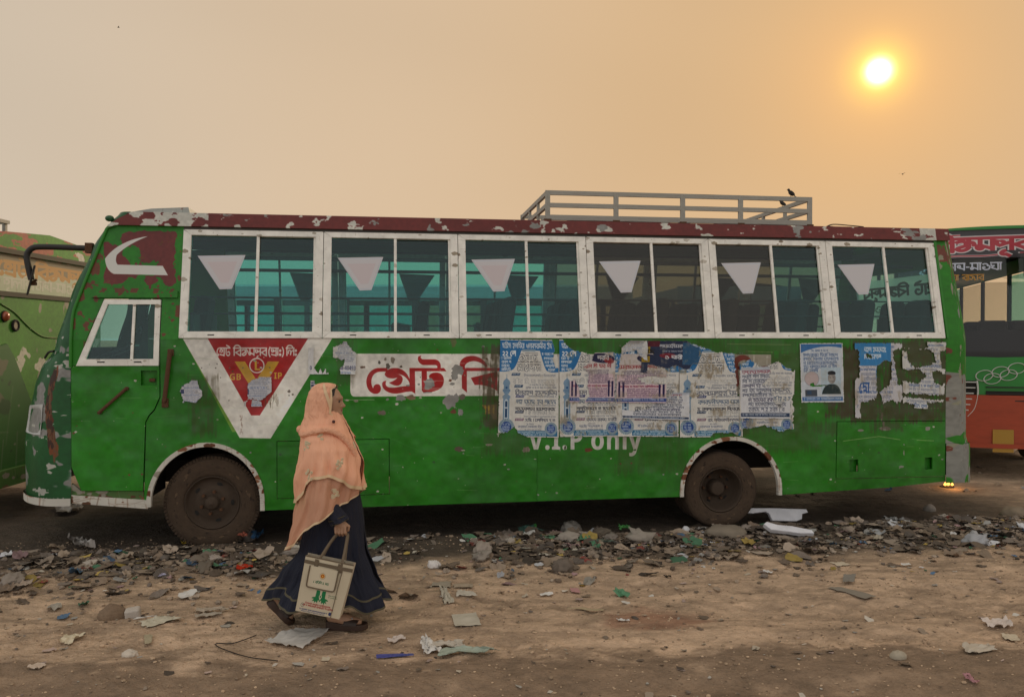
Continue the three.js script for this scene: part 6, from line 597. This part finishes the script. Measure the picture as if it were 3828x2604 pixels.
{ // printed or coloured single pieces
  const [c, x] = cnv(256, 256); x.fillStyle = '#c9c3bb'; x.fillRect(0, 0, 256, 256); seed = 71; for (let i = 0; i < 9; i++) scribble(x, 20, 20 + i * 12, 200, 7, '#b0a8a0'); x.strokeStyle = '#3a3030'; x.lineWidth = 6; x.beginPath(); x.moveTo(70, 170); x.lineTo(130, 120); x.stroke(); x.fillStyle = '#4a4444'; x.fillRect(120, 110, 60, 8); x.fillStyle = '#7a4a40'; x.fillRect(60, 165, 30, 8);
  lying('newspaper_sheet', [-1.369,-5.145, -1.145,-5.162, -1.25,-4.8, -1.507,-4.923], 0.03, std({ map: ctex(c), roughness: 0.9, side: THREE.DoubleSide }), 'large pale printed sheet lying just below the walking feet', 'paper', 0.008, 18);
  lying('card', [-0.405,-5.406, -0.243,-5.446, -0.198,-5.202, -0.366,-5.187], 0.006, pm(0.47, 0.43, 0.35), 'square cream card flat on the dirt right of the sandal', 'card');
  { const [c2, y] = cnv(256, 32); y.fillStyle = '#4a4f96'; y.fillRect(0, 0, 256, 32); for (let i = 0; i < 18; i++) { y.fillStyle = ['#a9aac8', '#33387a', '#7f83b0'][i % 3]; y.fillRect(i * 15, 6 + (i * 7) % 12, 9, 10); } lying('wrapper_strip', [-0.798,-4.728, -0.583,-4.769, -0.575,-4.722, -0.787,-4.68], 0.006, std({ map: ctex(c2), roughness: 0.4, side: THREE.DoubleSide }), 'narrow blue printed wrapper strip at the edge of the damp soil', 'wrapper'); }
  lying('card', [-1.1,-4.68, -1.052,-4.675, -1.049,-4.618, -1.096,-4.623], 0.004, creamP, 'tiny cream card below the large printed sheet', 'card');
  lying('carton_scrap', [-0.77,-5.001, -0.681,-5.052, -0.662,-4.991, -0.746,-4.942], 0.02, pm(0.58, 0.5, 0.45), 'small white carton scrap with reddish edge, centre foreground', 'paper');
  lying('tissue', [-0.563,-5.001, -0.527,-5.011, -0.419,-4.782, -0.522,-4.755], 0.05, white, 'crumpled white tissue with a raised tip in the centre foreground', 'paper', 0.006, 16);
  lying('plastic_film', [-0.508,-4.962, -0.304,-4.981, -0.29,-4.875, -0.498,-4.865], 0.03, pm(0.5, 0.45, 0.38), 'strip of dirty pale film between the tissue and the cream card', 'plastic', 0.006, 16); lying('plastic_film', [-0.445,-4.837, -0.131,-4.856, -0.073,-4.819, -0.428,-4.728], 0.03, pm(0.33, 0.38, 0.31, 0.5), 'pale green plastic film lying along the damp soil edge', 'plastic', 0.006, 18);
  lying('paper_twist', [-0.536,-5.978, -0.496,-5.978, -0.403,-5.655, -0.467,-5.624], 0.045, pm(0.46, 0.42, 0.34), 'twisted pale paper right of the skirt hem', 'paper', 0.006, 14); lying('paper_scrap', [-0.406,-5.949, -0.319,-5.949, -0.243,-5.817, -0.407,-5.839], 0.025, pm(0.48, 0.44, 0.37), 'white paper curl right of the paper twist', 'paper'); lying('paper_sheet', [-0.603,-6.168, -0.47,-6.208, -0.462,-6.041, -0.612,-6.079], 0.012, pm(0.36, 0.31, 0.24), 'dusty flat paper above the paper twist', 'paper'); lying('leaf_paper', [-0.445,-6.123, -0.292,-6.123, -0.292,-6.041, -0.43,-6.041], 0.02, tan, 'tan paper right of the dusty flat paper', 'paper');
  lump('tissue_ball', ...[-0.639,-6.554], 0.052, 0.045, 0.04, pm(0.66, 0.62, 0.6), 'white tissue ball between the skirt and the bus skirt', 'paper', 0.5, 3);
  lying('stick', [0.384,-5.584, 0.63,-5.55, 0.625,-5.511, 0.384,-5.55], 0.006, pm(0.45, 0.36, 0.22), 'thin pale wooden stick lying in the mid foreground', 'stick', 0.01); lying('paper_scrap', [0.428,-5.992, 0.495,-6.006, 0.498,-5.899, 0.435,-5.916], 0.008, pm(0.50, 0.26, 0.25), 'small pink paper in the middle of the dirt', 'paper'); lying('paper_scrap', [0.203,-5.893, 0.296,-5.921, 0.302,-5.871, 0.206,-5.839], 0.012, white, 'white paper curl left of the small pink paper', 'paper'); lying('paper_scrap', [0.69,-5.319, 0.765,-5.292, 0.768,-5.263, 0.692,-5.279], 0.015, white, 'slim white paper right of the wooden stick', 'paper');
  lying('flat_foil', [1.05,-7.131, 1.169,-7.151, 1.194,-7.051, 1.066,-7.027], 0.006, pm(0.17, 0.21, 0.24, 0.5), 'flat grey blue foil in front of the rubbish line', 'plastic'); lying('rag', [0.659,-7.339, 0.894,-7.317, 0.913,-7.212, 0.647,-7.204], 0.02, pm(0.10, 0.14, 0.11), 'long dull green rag along the front of the rubbish', 'rag', 0.008, 14);
  { const q = [2.001,-7.523]; lump('sack', q[0], q[1] - 0.05, 0.2, 0.085, 0.13, pm(0.25, 0.205, 0.155), 'half buried dusty sack left of the rear wheel foam panel', 'sack', 0.25, 2); } { const q = [0.567,-7.842]; lump('plastic_bag', q[0], q[1], 0.105, 0.085, 0.09, pm(0.26, 0.235, 0.205, 0.5), 'bulging grey plastic bag in the rubbish under the posters', 'bag', 0.5, 3); } { const q = [1.651,-7.674]; lump('foam_cup', q[0], q[1], 0.037, 0.04, 0.035, pm(0.6, 0.6, 0.62), 'small white rounded cup near the rear wheel', 'cup', 0.25, 2); }
  lying('snack_wrapper', [0.154,-7.832, 0.22,-7.842, 0.224,-7.582, 0.156,-7.628], 0.04, pm(0.10, 0.42, 0.10, 0.35), 'bright green snack wrapper, left one of two in the rubbish', 'wrapper', 0.03); lying('snack_wrapper', [1.036,-7.817, 1.13,-7.832, 1.116,-7.642, 1.021,-7.66], 0.04, pm(0.12, 0.45, 0.12, 0.35), 'bright green snack wrapper, right one of two in the rubbish', 'wrapper', 0.03); lying('snack_wrapper', [0.442,-7.478, 0.507,-7.505, 0.501,-7.373, 0.443,-7.347], 0.03, pm(0.36, 0.34, 0.06, 0.35), 'yellow green snack wrapper in front of the rubbish', 'wrapper', 0.01); lying('rag', [0.056,-7.793, 0.16,-7.842, 0.302,-7.628, 0.087,-7.505], 0.05, pm(0.06, 0.14, 0.11), 'dark teal rag under the left green wrapper', 'rag', 0.02, 14);
}
{ // broken white foam by the rear wheel
  const foam = pm(0.66, 0.65, 0.68, 0.8), mk = (pts, x, z, ry, tilt, label) => { const s = new THREE.Shape(pts.map((p) => new THREE.Vector2(...p))), g = new THREE.ExtrudeGeometry(s, { depth: 0.04, bevelEnabled: true, bevelSize: 0.004, bevelThickness: 0.004, bevelSegments: 1 }); const m = part('x', g, foam); m.position.set(x, groundH(x, z) + 0.02, z); m.rotation.set(tilt, ry, 0, 'YXZ'); return top(m, 'foam_board', label, 'foam', 'broken white foam pieces by the rear wheel'); };
  const a = [2.337,-8.064], b = [2.347,-7.455]; mk([[0, 0.09], [0.02, 0.13], [0.3, 0.125], [0.62, 0.11], [0.63, 0.085], [0.57, 0.07], [0.56, 0.02], [0.5, 0.0], [0.26, 0.01], [0.235, 0.08], [0.2, 0.1], [0.06, 0.085]], a[0], a[1], 0.08, -0.35, 'broken white foam panel with a gap, leaning by the rear wheel'); mk([[0, 0.1], [0.03, 0.125], [0.12, 0.09], [0.25, 0.075], [0.42, 0.03], [0.43, 0.0], [0.3, 0.0], [0.2, 0.02], [0.05, 0.04]], b[0], b[1], 0.0, -0.9, 'slim white foam strip lying in front of the broken panel');
}
{ // left foreground
  const q = [-2.682,-5.353], bm = std({ color: lin(0.27, 0.185, 0.12), map: gtex(dustGrain, 3), bumpMap: gtex(dustBump, 4), bumpScale: 0.006, roughness: 0.95 }); lump('stone', q[0] + 0.01, q[1] - 0.05, 0.095, 0.085, 0.07, bm, 'brown stone with a broken face, alone in the left foreground', 'stone', 0.3, 1.6, 0.3); { const w = [-2.537,-5.346]; const g = new RoundedBoxGeometry(0.088, 0.075, 0.07, 3, 0.015); const p = g.attributes.position; for (let i = 0; i < p.count; i++) p.setXYZ(i, p.getX(i) * (1 + 0.15 * fbm(p.getY(i) * 20, 3, 2)), p.getY(i), p.getZ(i) * (1 + 0.2 * fbm(p.getX(i) * 20, 7, 2))); g.computeVertexNormals(); const m = part('x', g, pm(0.46, 0.41, 0.36)); m.position.set(w[0], groundH(w[0], w[1] - 0.05) + 0.034, w[1] - 0.05); m.rotation.set(0.1, 0.3, 0.08); top(m, 'plaster_block', 'small white plaster block beside the brown stone', 'block'); }
  lying('paper_sheet', [-2.478,-5.33, -2.374,-5.399, -2.373,-5.36, -2.488,-5.292], 0.015, white, 'white paper point right of the plaster block', 'paper'); lying('paper_sheet', [-2.145,-5.506, -1.917,-5.482, -1.96,-5.423, -2.119,-5.399], 0.03, pm(0.47, 0.39, 0.3), 'folded paper sheet left of the trailing shoe', 'paper', 0.01, 14); lying('paper_sheet', [-2.118,-5.365, -1.958,-5.416, -1.928,-5.376, -2.084,-5.308], 0.02, pm(0.44, 0.38, 0.3), 'flat pale paper under the folded sheet', 'paper'); lying('torn_paper', [-2.447,-5.231, -2.289,-5.33, -2.142,-5.297, -2.319,-5.134], 0.03, pm(0.48, 0.44, 0.34), 'torn crumpled papers right of the brown stone', 'paper', 0.008, 16);
  { const [c, x] = cnv(128, 64); x.fillStyle = '#d9a65a'; x.fillRect(0, 0, 128, 64); x.fillStyle = '#d8cbb0'; x.fillRect(0, 30, 70, 34); x.fillStyle = '#b84a28'; x.fillRect(20, 0, 26, 16); lying('snack_wrapper', [-2.794,-5.041, -2.666,-5.045, -2.684,-4.881, -2.754,-4.903], 0.03, std({ map: ctex(c), roughness: 0.4, side: THREE.DoubleSide }), 'orange and cream wrapper alone in the left foreground', 'wrapper', 0.008, 12); }
  { const [c, x] = cnv(128, 64); x.fillStyle = '#c0341c'; x.fillRect(0, 0, 128, 64); x.fillStyle = '#d8a02a'; x.fillRect(30, 14, 80, 34); x.fillStyle = '#9a2a18'; x.fillRect(50, 24, 30, 12); lying('snack_wrapper', [-2.247,-6.554, -2.121,-6.599, -2.086,-6.52, -2.186,-6.404], 0.02, std({ map: ctex(c), roughness: 0.35, side: THREE.DoubleSide }), 'red and yellow wrapper left of the shawl tip', 'wrapper', 0.008); }
  { const [c, x] = cnv(128, 128); x.fillStyle = '#8d857e'; x.fillRect(0, 0, 128, 128); x.fillStyle = '#c0bab4'; for (let i = 0; i < 5; i++) for (let j = 0; j < 5; j++) { x.beginPath(); x.ellipse(14 + i * 26 + (j % 2) * 12, 14 + j * 26, 9, 7, 0.4, 0, 7); x.fill(); } lying('patterned_bag', [-4.082,-7.403, -3.928,-7.382, -3.599,-6.953, -3.736,-6.942], 0.08, std({ map: ctex(c), roughness: 0.7, side: THREE.DoubleSide }), 'spotted grey plastic bag under the front of the green bus', 'bag', 0.02, 16); lying('egg_tray', [-5.112,-8.895, -4.77,-8.845, -4.621,-8.71, -4.728,-8.464], 0.08, std({ map: ctex(c), roughness: 0.7, side: THREE.DoubleSide }), 'dimpled pale tray beneath the front bumper', 'tray', 0.03, 16); }
  lying('paper_sheet', [-2.752,-4.556, -2.71,-4.623, -2.65,-4.589, -2.659,-4.535], 0.015, pm(0.5, 0.4, 0.32), 'pale pinkish paper in the bottom left corner', 'paper'); lump('tissue_ball', ...[-2.253,-4.746], 0.05, 0.03, 0.035, pm(0.55, 0.48, 0.4), 'pale paper ball below the brown stone', 'paper', 0.5, 3); lying('paper_scrap', [-2.298,-5.031, -2.247,-5.041, -2.198,-4.913, -2.229,-4.894], 0.006, pm(0.42, 0.36, 0.24), 'dull yellow round scrap right of the orange wrapper', 'paper'); lying('wrapper_scrap', [-2.798,-6.324, -2.753,-6.372, -2.691,-6.292, -2.765,-6.27], 0.03, pm(0.4, 0.38, 0.5), 'pale violet wrapper in front of the front wheel', 'wrapper'); lying('paper_sheet', [-3.766,-6.094, -3.667,-6.168, -3.579,-6.021, -3.69,-5.983], 0.03, pm(0.42, 0.33, 0.26), 'dusty pink paper at the left edge of the dirt', 'paper', 0.008, 14);
  { const p = [[-1.342,-4.615], [-1.544,-4.71], [-1.705,-4.773], [-1.78,-4.847], [-1.777,-4.875], [-1.694,-4.903], [-1.59,-5.011]].map((q) => [q[0], groundH(q[0], q[1]) + 0.012, q[1]]); top(part('x', tube(p, 0.0035, 80, 6), M.under), 'wire', 'thin dark wire bent in a hook on the dirt left of the printed sheet', 'wire'); }
  { const q = [-2.466,-7.482]; lump('plastic_bag', q[0], q[1], 0.09, 0.11, 0.08, pm(0.29, 0.25, 0.22, 0.4), 'clear grey plastic bag bunched against the front tyre', 'bag', 0.6, 3.4); const r = [-2.4,-7.229]; lying('wrapper_scrap', [r[0] - 0.03, r[1] - 0.02, r[0] + 0.03, r[1] - 0.02, r[0] + 0.035, r[1] + 0.09, r[0] - 0.03, r[1] + 0.07], 0.05, pm(0.36, 0.10, 0.06), 'red label scrap against the plastic bag at the front tyre', 'wrapper', 0.06); const b = [-2.85,-7.256]; lump('blue_ball', b[0], b[1], 0.033, 0.033, 0.033, pm(0.03, 0.07, 0.14, 0.4), 'dark blue crumpled ball below the front tyre', 'ball', 0.15, 2); lying('wrapper_scrap', [-2.399,-7.453, -2.331,-7.511, -2.283,-7.311, -2.311,-7.202], 0.06, pm(0.05, 0.13, 0.26, 0.4), 'blue plastic scrap right of the bunched bag', 'wrapper', 0.03); lying('wrapper_scrap', [-2.985,-7.27, -2.917,-7.311, -2.873,-7.202, -2.932,-7.175], 0.04, pm(0.55, 0.38, 0.05, 0.4), 'yellow wrapper in the rubbish below the front tyre', 'wrapper', 0.03); lying('carton', [-3.115,-7.753, -2.96,-7.769, -2.877,-7.54, -3.028,-7.482], 0.06, pm(0.30, 0.25, 0.15), 'torn brown carton with a green edge under the front tyre', 'carton', 0.06, 12); }
}
{ // right foreground
  lump('stone', ...[2.241,-4.676], 0.047, 0.034, 0.036, pm(0.44, 0.38, 0.29), 'pale rounded stone on the damp soil at right', 'stone', 0.25, 2); lying('flat_bag', [2.705,-4.863, 2.874,-4.871, 2.876,-4.778, 2.672,-4.716], 0.03, pm(0.48, 0.42, 0.34), 'flattened off white bag near the right edge', 'bag', 0.008, 14); lying('rag', [3.085,-5.314, 3.274,-5.345, 3.243,-5.201, 3.078,-5.189], 0.03, pm(0.60, 0.52, 0.47), 'white rag by the right edge, left end of it', 'rag', 0.01, 14); lying('card', [3.067,-5.069, 3.173,-5.074, 3.139,-4.966, 3.052,-4.989], 0.015, creamP, 'cream card below the white rag', 'card'); lying('card', [2.62,-6.668, 2.755,-6.709, 2.767,-6.596, 2.646,-6.549], 0.008, pm(0.53, 0.45, 0.34), 'cream card alone in the middle of the right dirt', 'card'); lying('paper_scrap', [3.226,-6.701, 3.304,-6.721, 3.304,-6.676, 3.223,-6.636], 0.01, white, 'white chip of paper right of the cream card', 'paper'); lying('metal_plate', [2.565,-6.244, 2.666,-6.258, 2.586,-6.095, 2.495,-6.085], 0.012, pm(0.24, 0.22, 0.19), 'grey square plate with a dark edge', 'plate', 0.015); lying('plank', [2.337,-5.996, 2.45,-6.012, 2.625,-5.806, 2.522,-5.76], 0.006, pm(0.26, 0.225, 0.18), 'long grey plank half covered by dust', 'plank', 0.008); lying('packet', [2.489,-4.425, 2.522,-4.346, 2.497,-4.316, 2.466,-4.399], 0.03, pm(0.5, 0.25, 0.27), 'pink packet at the bottom right', 'packet', 0.01); lying('paper_scrap', [2.014,-6.453, 2.067,-6.397, 2.044,-6.36, 1.997,-6.415], 0.015, white, 'white paper sliver below the foam strip', 'paper'); lying('plastic_film', [3.849,-8.365, 4.022,-8.271, 3.943,-8.137, 3.77,-8.21], 0.05, pm(0.4, 0.39, 0.37, 0.5), 'crumpled clear film in the rubbish behind the foam strip', 'plastic', 0.01, 14); lying('plastic_film', [4.47,-8.462, 4.616,-8.494, 4.557,-8.334, 4.4,-8.302], 0.04, pm(0.45, 0.42, 0.38, 0.5), 'pale film scrap right of the rubbish', 'plastic', 0.01); lump('stone', ...[4.57,-8.835], 0.07, 0.06, 0.06, greyP, 'grey rounded stone under the rear overhang', 'stone', 0.2, 1.6); lump('stone', ...[5.33,-8.56], 0.15, 0.08, 0.1, pm(0.26, 0.2, 0.14), 'large earthy clod by the right edge', 'stone', 0.3, 2); lying('paper_sheet', [3.369,-7.614, 3.468,-7.577, 3.421,-7.434, 3.298,-7.409], 0.03, pm(0.42, 0.36, 0.28), 'bent tan paper right of the foam strip', 'paper', 0.01, 12); lying('red_chip', [4.344,-7.238, 4.395,-7.262, 4.358,-7.191, 4.308,-7.168], 0.02, pm(0.2, 0.06, 0.03), 'brick red chip on the right dirt', 'chip', 0.015);
}
{ // small rubbish fire beyond the rear corner
  const q = [5.519,-10.247], f = new THREE.Group(); f.position.set(q[0], groundH(...q), q[1]); const em = std({ color: lin(0, 0, 0), emissive: lin(1, 0.42, 0.08), emissiveIntensity: 2.2 }); part('embers', new THREE.IcosahedronGeometry(0.06, 2).scale(1.5, 0.3, 1).translate(0, 0.008, 0), pm(0.04, 0.03, 0.025), f); for (const [x, h, r] of [[0, 0.07, 0.022], [-0.04, 0.05, 0.02], [0.05, 0.045, 0.018]]) part('flame', new THREE.LatheGeometry([[0.001, 0], [r, 0.25 * h], [r * 0.8, 0.5 * h], [0.001, h]].map((p) => new THREE.Vector2(...p)), 10).translate(x, 0.02, 0.03), em, f); const l = new THREE.PointLight(new THREE.Color(1, 0.45, 0.12), 0.12); l.name = 'fire_glow'; l.position.set(0, 0.13, 0.08); l.shadow.radius = 2; l.castShadow = true; f.add(l); top(f, 'rubbish_fire', 'tiny rubbish fire glowing behind the rear corner of the green bus', 'fire');
}
{ // countless rubbish: flakes, scraps and clods
  const flake = (n, am) => { const sd = rnd() * 50; return sheet(n * 3, 3, (a, b) => { const t = a * 6.2832, r = b * (0.28 + 0.55 * fbm(1.6 * Math.cos(t) + sd, 1.6 * Math.sin(t), 3)), x = r * Math.cos(t), z = r * Math.sin(t); return [x + 0.2 * (fbm(x * 6, z * 6 + sd, 2) - 0.5), am * (fbm(x * 5 + sd, z * 5, 3) - 0.4) + 0.12 * (fbm(x * 14, z * 14 + sd, 1) - 0.5), z]; }); }, crumb = () => { const g = new THREE.IcosahedronGeometry(0.5, 1), p = g.attributes.position; for (let i = 0; i < p.count; i++) { const k = 0.7 + 0.6 * hash(Math.round(p.getX(i) * 90), Math.round(p.getY(i) * 90) + Math.round(p.getZ(i) * 70)); p.setXYZ(i, p.getX(i) * k, p.getY(i) * k, p.getZ(i) * k); } g.computeVertexNormals(); return g; };
  const mats = std({ color: 0xffffff, roughness: 0.92, side: THREE.DoubleSide }); const M4 = new THREE.Matrix4(), Q = new THREE.Quaternion(), E = new THREE.Euler(), c = new THREE.Color();
  const drab = [[0.22, 0.16, 0.115], [0.15, 0.11, 0.08], [0.3, 0.23, 0.17], [0.1, 0.075, 0.055], [0.34, 0.27, 0.21], [0.18, 0.145, 0.12], [0.25, 0.185, 0.13]], bright = [[0.5, 0.48, 0.45], [0.42, 0.38, 0.32], [0.09, 0.16, 0.26], [0.30, 0.08, 0.06], [0.08, 0.20, 0.11], [0.42, 0.3, 0.08], [0.35, 0.22, 0.22], [0.5, 0.5, 0.52]];
  const fill = (name, geo, n, place, label, cat) => { const m = new THREE.InstancedMesh(geo, mats, n); for (let i = 0; i < n; i++) { const o = place(i); E.set(o.tx || 0, rnd() * 6.283, o.tz || 0); Q.setFromEuler(E); M4.compose(new THREE.Vector3(o.x, groundH(o.x, o.z) + o.y, o.z), Q, new THREE.Vector3(o.s, o.s * (o.f || 1), o.s * (o.k || 1))); m.setMatrixAt(i, M4); m.setColorAt(i, c.setRGB(...o.c)); } m.frustumCulled = false; return top(m, name, label, cat, null, 'stuff'); };
  const tone = (p) => { const q = p[Math.floor(rnd() * p.length)], k = rr(0.5, 1.35); return q.map((v) => v * k); };
  const heap = () => { let u, w; do { u = rr(-2.2, 10); w = 0.3 + (rnd() + rnd() + rnd() - 1.5) * 0.46 + (rnd() < 0.28 ? rnd() * rnd() * 1.3 : 0); } while (w < -0.15 || fbm(u * 1.1, w * 2 + 5, 2) < rr(0.2, 0.62)); return fromBus(u, w); };
  seed = 808;
  [0.2, 0.4, 0.75].forEach((am, k) => fill('rubbish_flakes', flake(4, am), 1250, () => { const [x, z] = heap(), s = rr(0.02, 0.06) + Math.pow(rnd(), 4) * 0.13; return { x, z, y: rr(0, 0.012) + s * 0.06, s, k: rr(0.4, 1), f: rr(0.5, 1), tx: rr(-0.28, 0.28), tz: rr(-0.28, 0.28), c: tone(rnd() < 0.2 ? bright : drab) }; }, ['layer of trampled paper and plastic under the side of the green bus', 'layer of curled scraps heaped along the green bus', 'layer of crumpled scraps mixed into the rubbish line'][k], 'rubbish'));
  const wad = () => { const g = new THREE.IcosahedronGeometry(0.5, 3), q = g.attributes.position, sd = rnd() * 40; for (let i = 0; i < q.count; i++) { const a = q.getX(i), b = q.getY(i), e = q.getZ(i), k = 0.45 + 1.1 * Math.abs(fbm(a * 4 + sd, b * 4 + e * 3, 3) - 0.5) * 2 + 0.5 * fbm(e * 3 - sd, a * 3 + b * 2, 2); q.setXYZ(i, a * k, b * k, e * k); } const m = mergeVertices(g.deleteAttribute('normal') && g.deleteAttribute('uv') && g, 1e-4); m.computeVertexNormals(); return m; };
  for (let k = 0; k < 2; k++) fill('rubbish_wads', wad(), 34, () => { const [x, z] = heap(); const s = rr(0.04, 0.1) + Math.pow(rnd(), 4) * 0.15; return { x, z, y: s * 0.12, s, k: rr(0.6, 1.3), f: rr(0.35, 0.8), tx: rr(-0.4, 0.4), tz: rr(-0.4, 0.4), c: tone(rnd() < 0.16 ? bright : [[0.3, 0.25, 0.21], [0.24, 0.19, 0.15], [0.36, 0.31, 0.26], [0.2, 0.16, 0.12]]) }; }, ['crumpled plastic wads in the rubbish along the bus', 'bunched dusty bags in the rubbish along the bus'][k], 'rubbish');
  fill('rubbish_clods', crumb(), 1600, () => { const [x, z] = heap(); const s = rr(0.012, 0.05); return { x, z, y: s * 0.2, s, k: rr(0.6, 1.4), f: rr(0.4, 0.9), c: tone(drab) }; }, 'clods and stones mixed into the rubbish line', 'rubble');
  fill('litter_scraps', flake(3, 0.3), 620, () => { const z = -3.6 - Math.pow(rnd(), 0.8) * 3.6, x = rr(-1, 1) * (-z * 0.68) + (rnd() < 0.4 ? -0.6 : 0), s = rr(0.012, 0.03) + Math.pow(rnd(), 5) * 0.06; return { x, z, y: 0.004 + s * 0.06, s, k: rr(0.3, 0.9), f: rr(0.3, 1), tx: rr(-0.2, 0.2), tz: rr(-0.2, 0.2), c: tone(rnd() < 0.55 ? [[0.5, 0.45, 0.38], [0.42, 0.36, 0.28], [0.55, 0.52, 0.47], [0.4, 0.3, 0.26]] : drab) }; }, 'tiny paper scraps scattered over the dirt in the foreground', 'litter');
  fill('soil_crumbs', crumb(), 6500, () => { const z = -3.4 - Math.pow(rnd(), 0.8) * 4, x = rr(-1, 1) * (-z * 0.7), s = rr(0.004, 0.013) + Math.pow(rnd(), 8) * 0.014; return { x, z, y: s * 0.15, s, k: rr(0.7, 1.5), f: rr(0.4, 0.8), c: tone([[0.42, 0.3, 0.2], [0.5, 0.36, 0.24], [0.3, 0.21, 0.14], [0.55, 0.4, 0.27]]) }; }, 'crumbs of dry soil over the dirt in the foreground', 'soil'); 
  fill('rubbish_flakes', flake(4, 0.5), 700, () => { const x = rr(-9, 12), z = rr(-22, -9.5), s = rr(0.03, 0.12); return { x, z, y: s * 0.1, s, k: rr(0.4, 1), tx: rr(-0.3, 0.3), tz: rr(-0.3, 0.3), c: tone(rnd() < 0.2 ? bright : drab) }; }, 'scattered rubbish on the ground behind the buses', 'rubbish');
}
// ---------- birds ----------
{
  const dark = std({ color: lin(0.03, 0.025, 0.022), roughness: 0.8 }), bird = (x, y, z, ry, s, label) => { const g = new THREE.Group(); g.position.set(x, y, z); g.rotation.y = ry; g.scale.setScalar(s); const lt = (pts, n = 16) => new THREE.LatheGeometry(pts.map((p) => new THREE.Vector2(...p)), n); part('body', [plain(lt([[0.001, -0.085], [0.02, -0.07], [0.042, -0.02], [0.045, 0.02], [0.03, 0.06], [0.001, 0.08]]).rotateZ(-0.75).translate(0, 0.085, 0)), plain(new THREE.SphereGeometry(0.03, 14, 10).translate(0.055, 0.155, 0)), plain(new THREE.ConeGeometry(0.009, 0.035, 8).rotateZ(-1.6).translate(0.095, 0.152, 0))], dark, g); part('tail', box(0.11, 0.008, 0.03, -0.095, 0.015, 0).rotateZ(0.5).translate(-0.005, 0.055, 0), dark, g); for (const q of [-1, 1]) { part('wing', new THREE.SphereGeometry(1, 12, 8).scale(0.075, 0.028, 0.012).rotateZ(0.7).translate(-0.02, 0.085, q * 0.04), dark, g); part('leg', rod([0.0, 0.05, q * 0.015], [0.005, 0, q * 0.015], 0.003, 5), dark, g); } return top(g, 'bird', label, 'bird', 'birds perched on the roof rack'); };
  const w1 = fromBus(7.08, -0.3), w2 = fromBus(7.28, -0.88); bird(w1[0], 3.301, w1[1], Math.PI + 0.2, 0.45, 'small dark bird standing on the near top rail of the roof rack'); bird(w2[0], 3.301, w2[1], 2.6, 0.45, 'small dark bird perched on the end rail of the roof rack');
  const fly = (p, d, s, label) => { const g = new THREE.Group(); g.position.set(p[0], p[1], -d); part('body', new THREE.SphereGeometry(1, 12, 8).scale(0.16, 0.05, 0.05), dark, g); for (const q of [-1, 1]) part('wing', sheet(6, 3, (a, b) => [lerp(-0.06, 0.07, b) * (1 - 0.7 * a) - 0.03 * a, 0.1 * Math.sin(a * 2.2), q * a * 0.36]), dark.clone(), g).material.side = THREE.DoubleSide; g.rotation.y = 0.7; g.scale.setScalar(s); top(g, 'flying_bird', label, 'bird', 'birds far off in the sky'); };
  fly([-29.057,24.87], 60, 0.55, 'speck of a bird high in the sky at left'); fly([28.888,14.072], 60, 0.75, 'speck of a bird in the sky below the sun');
}
renderer.render(scene, camera);
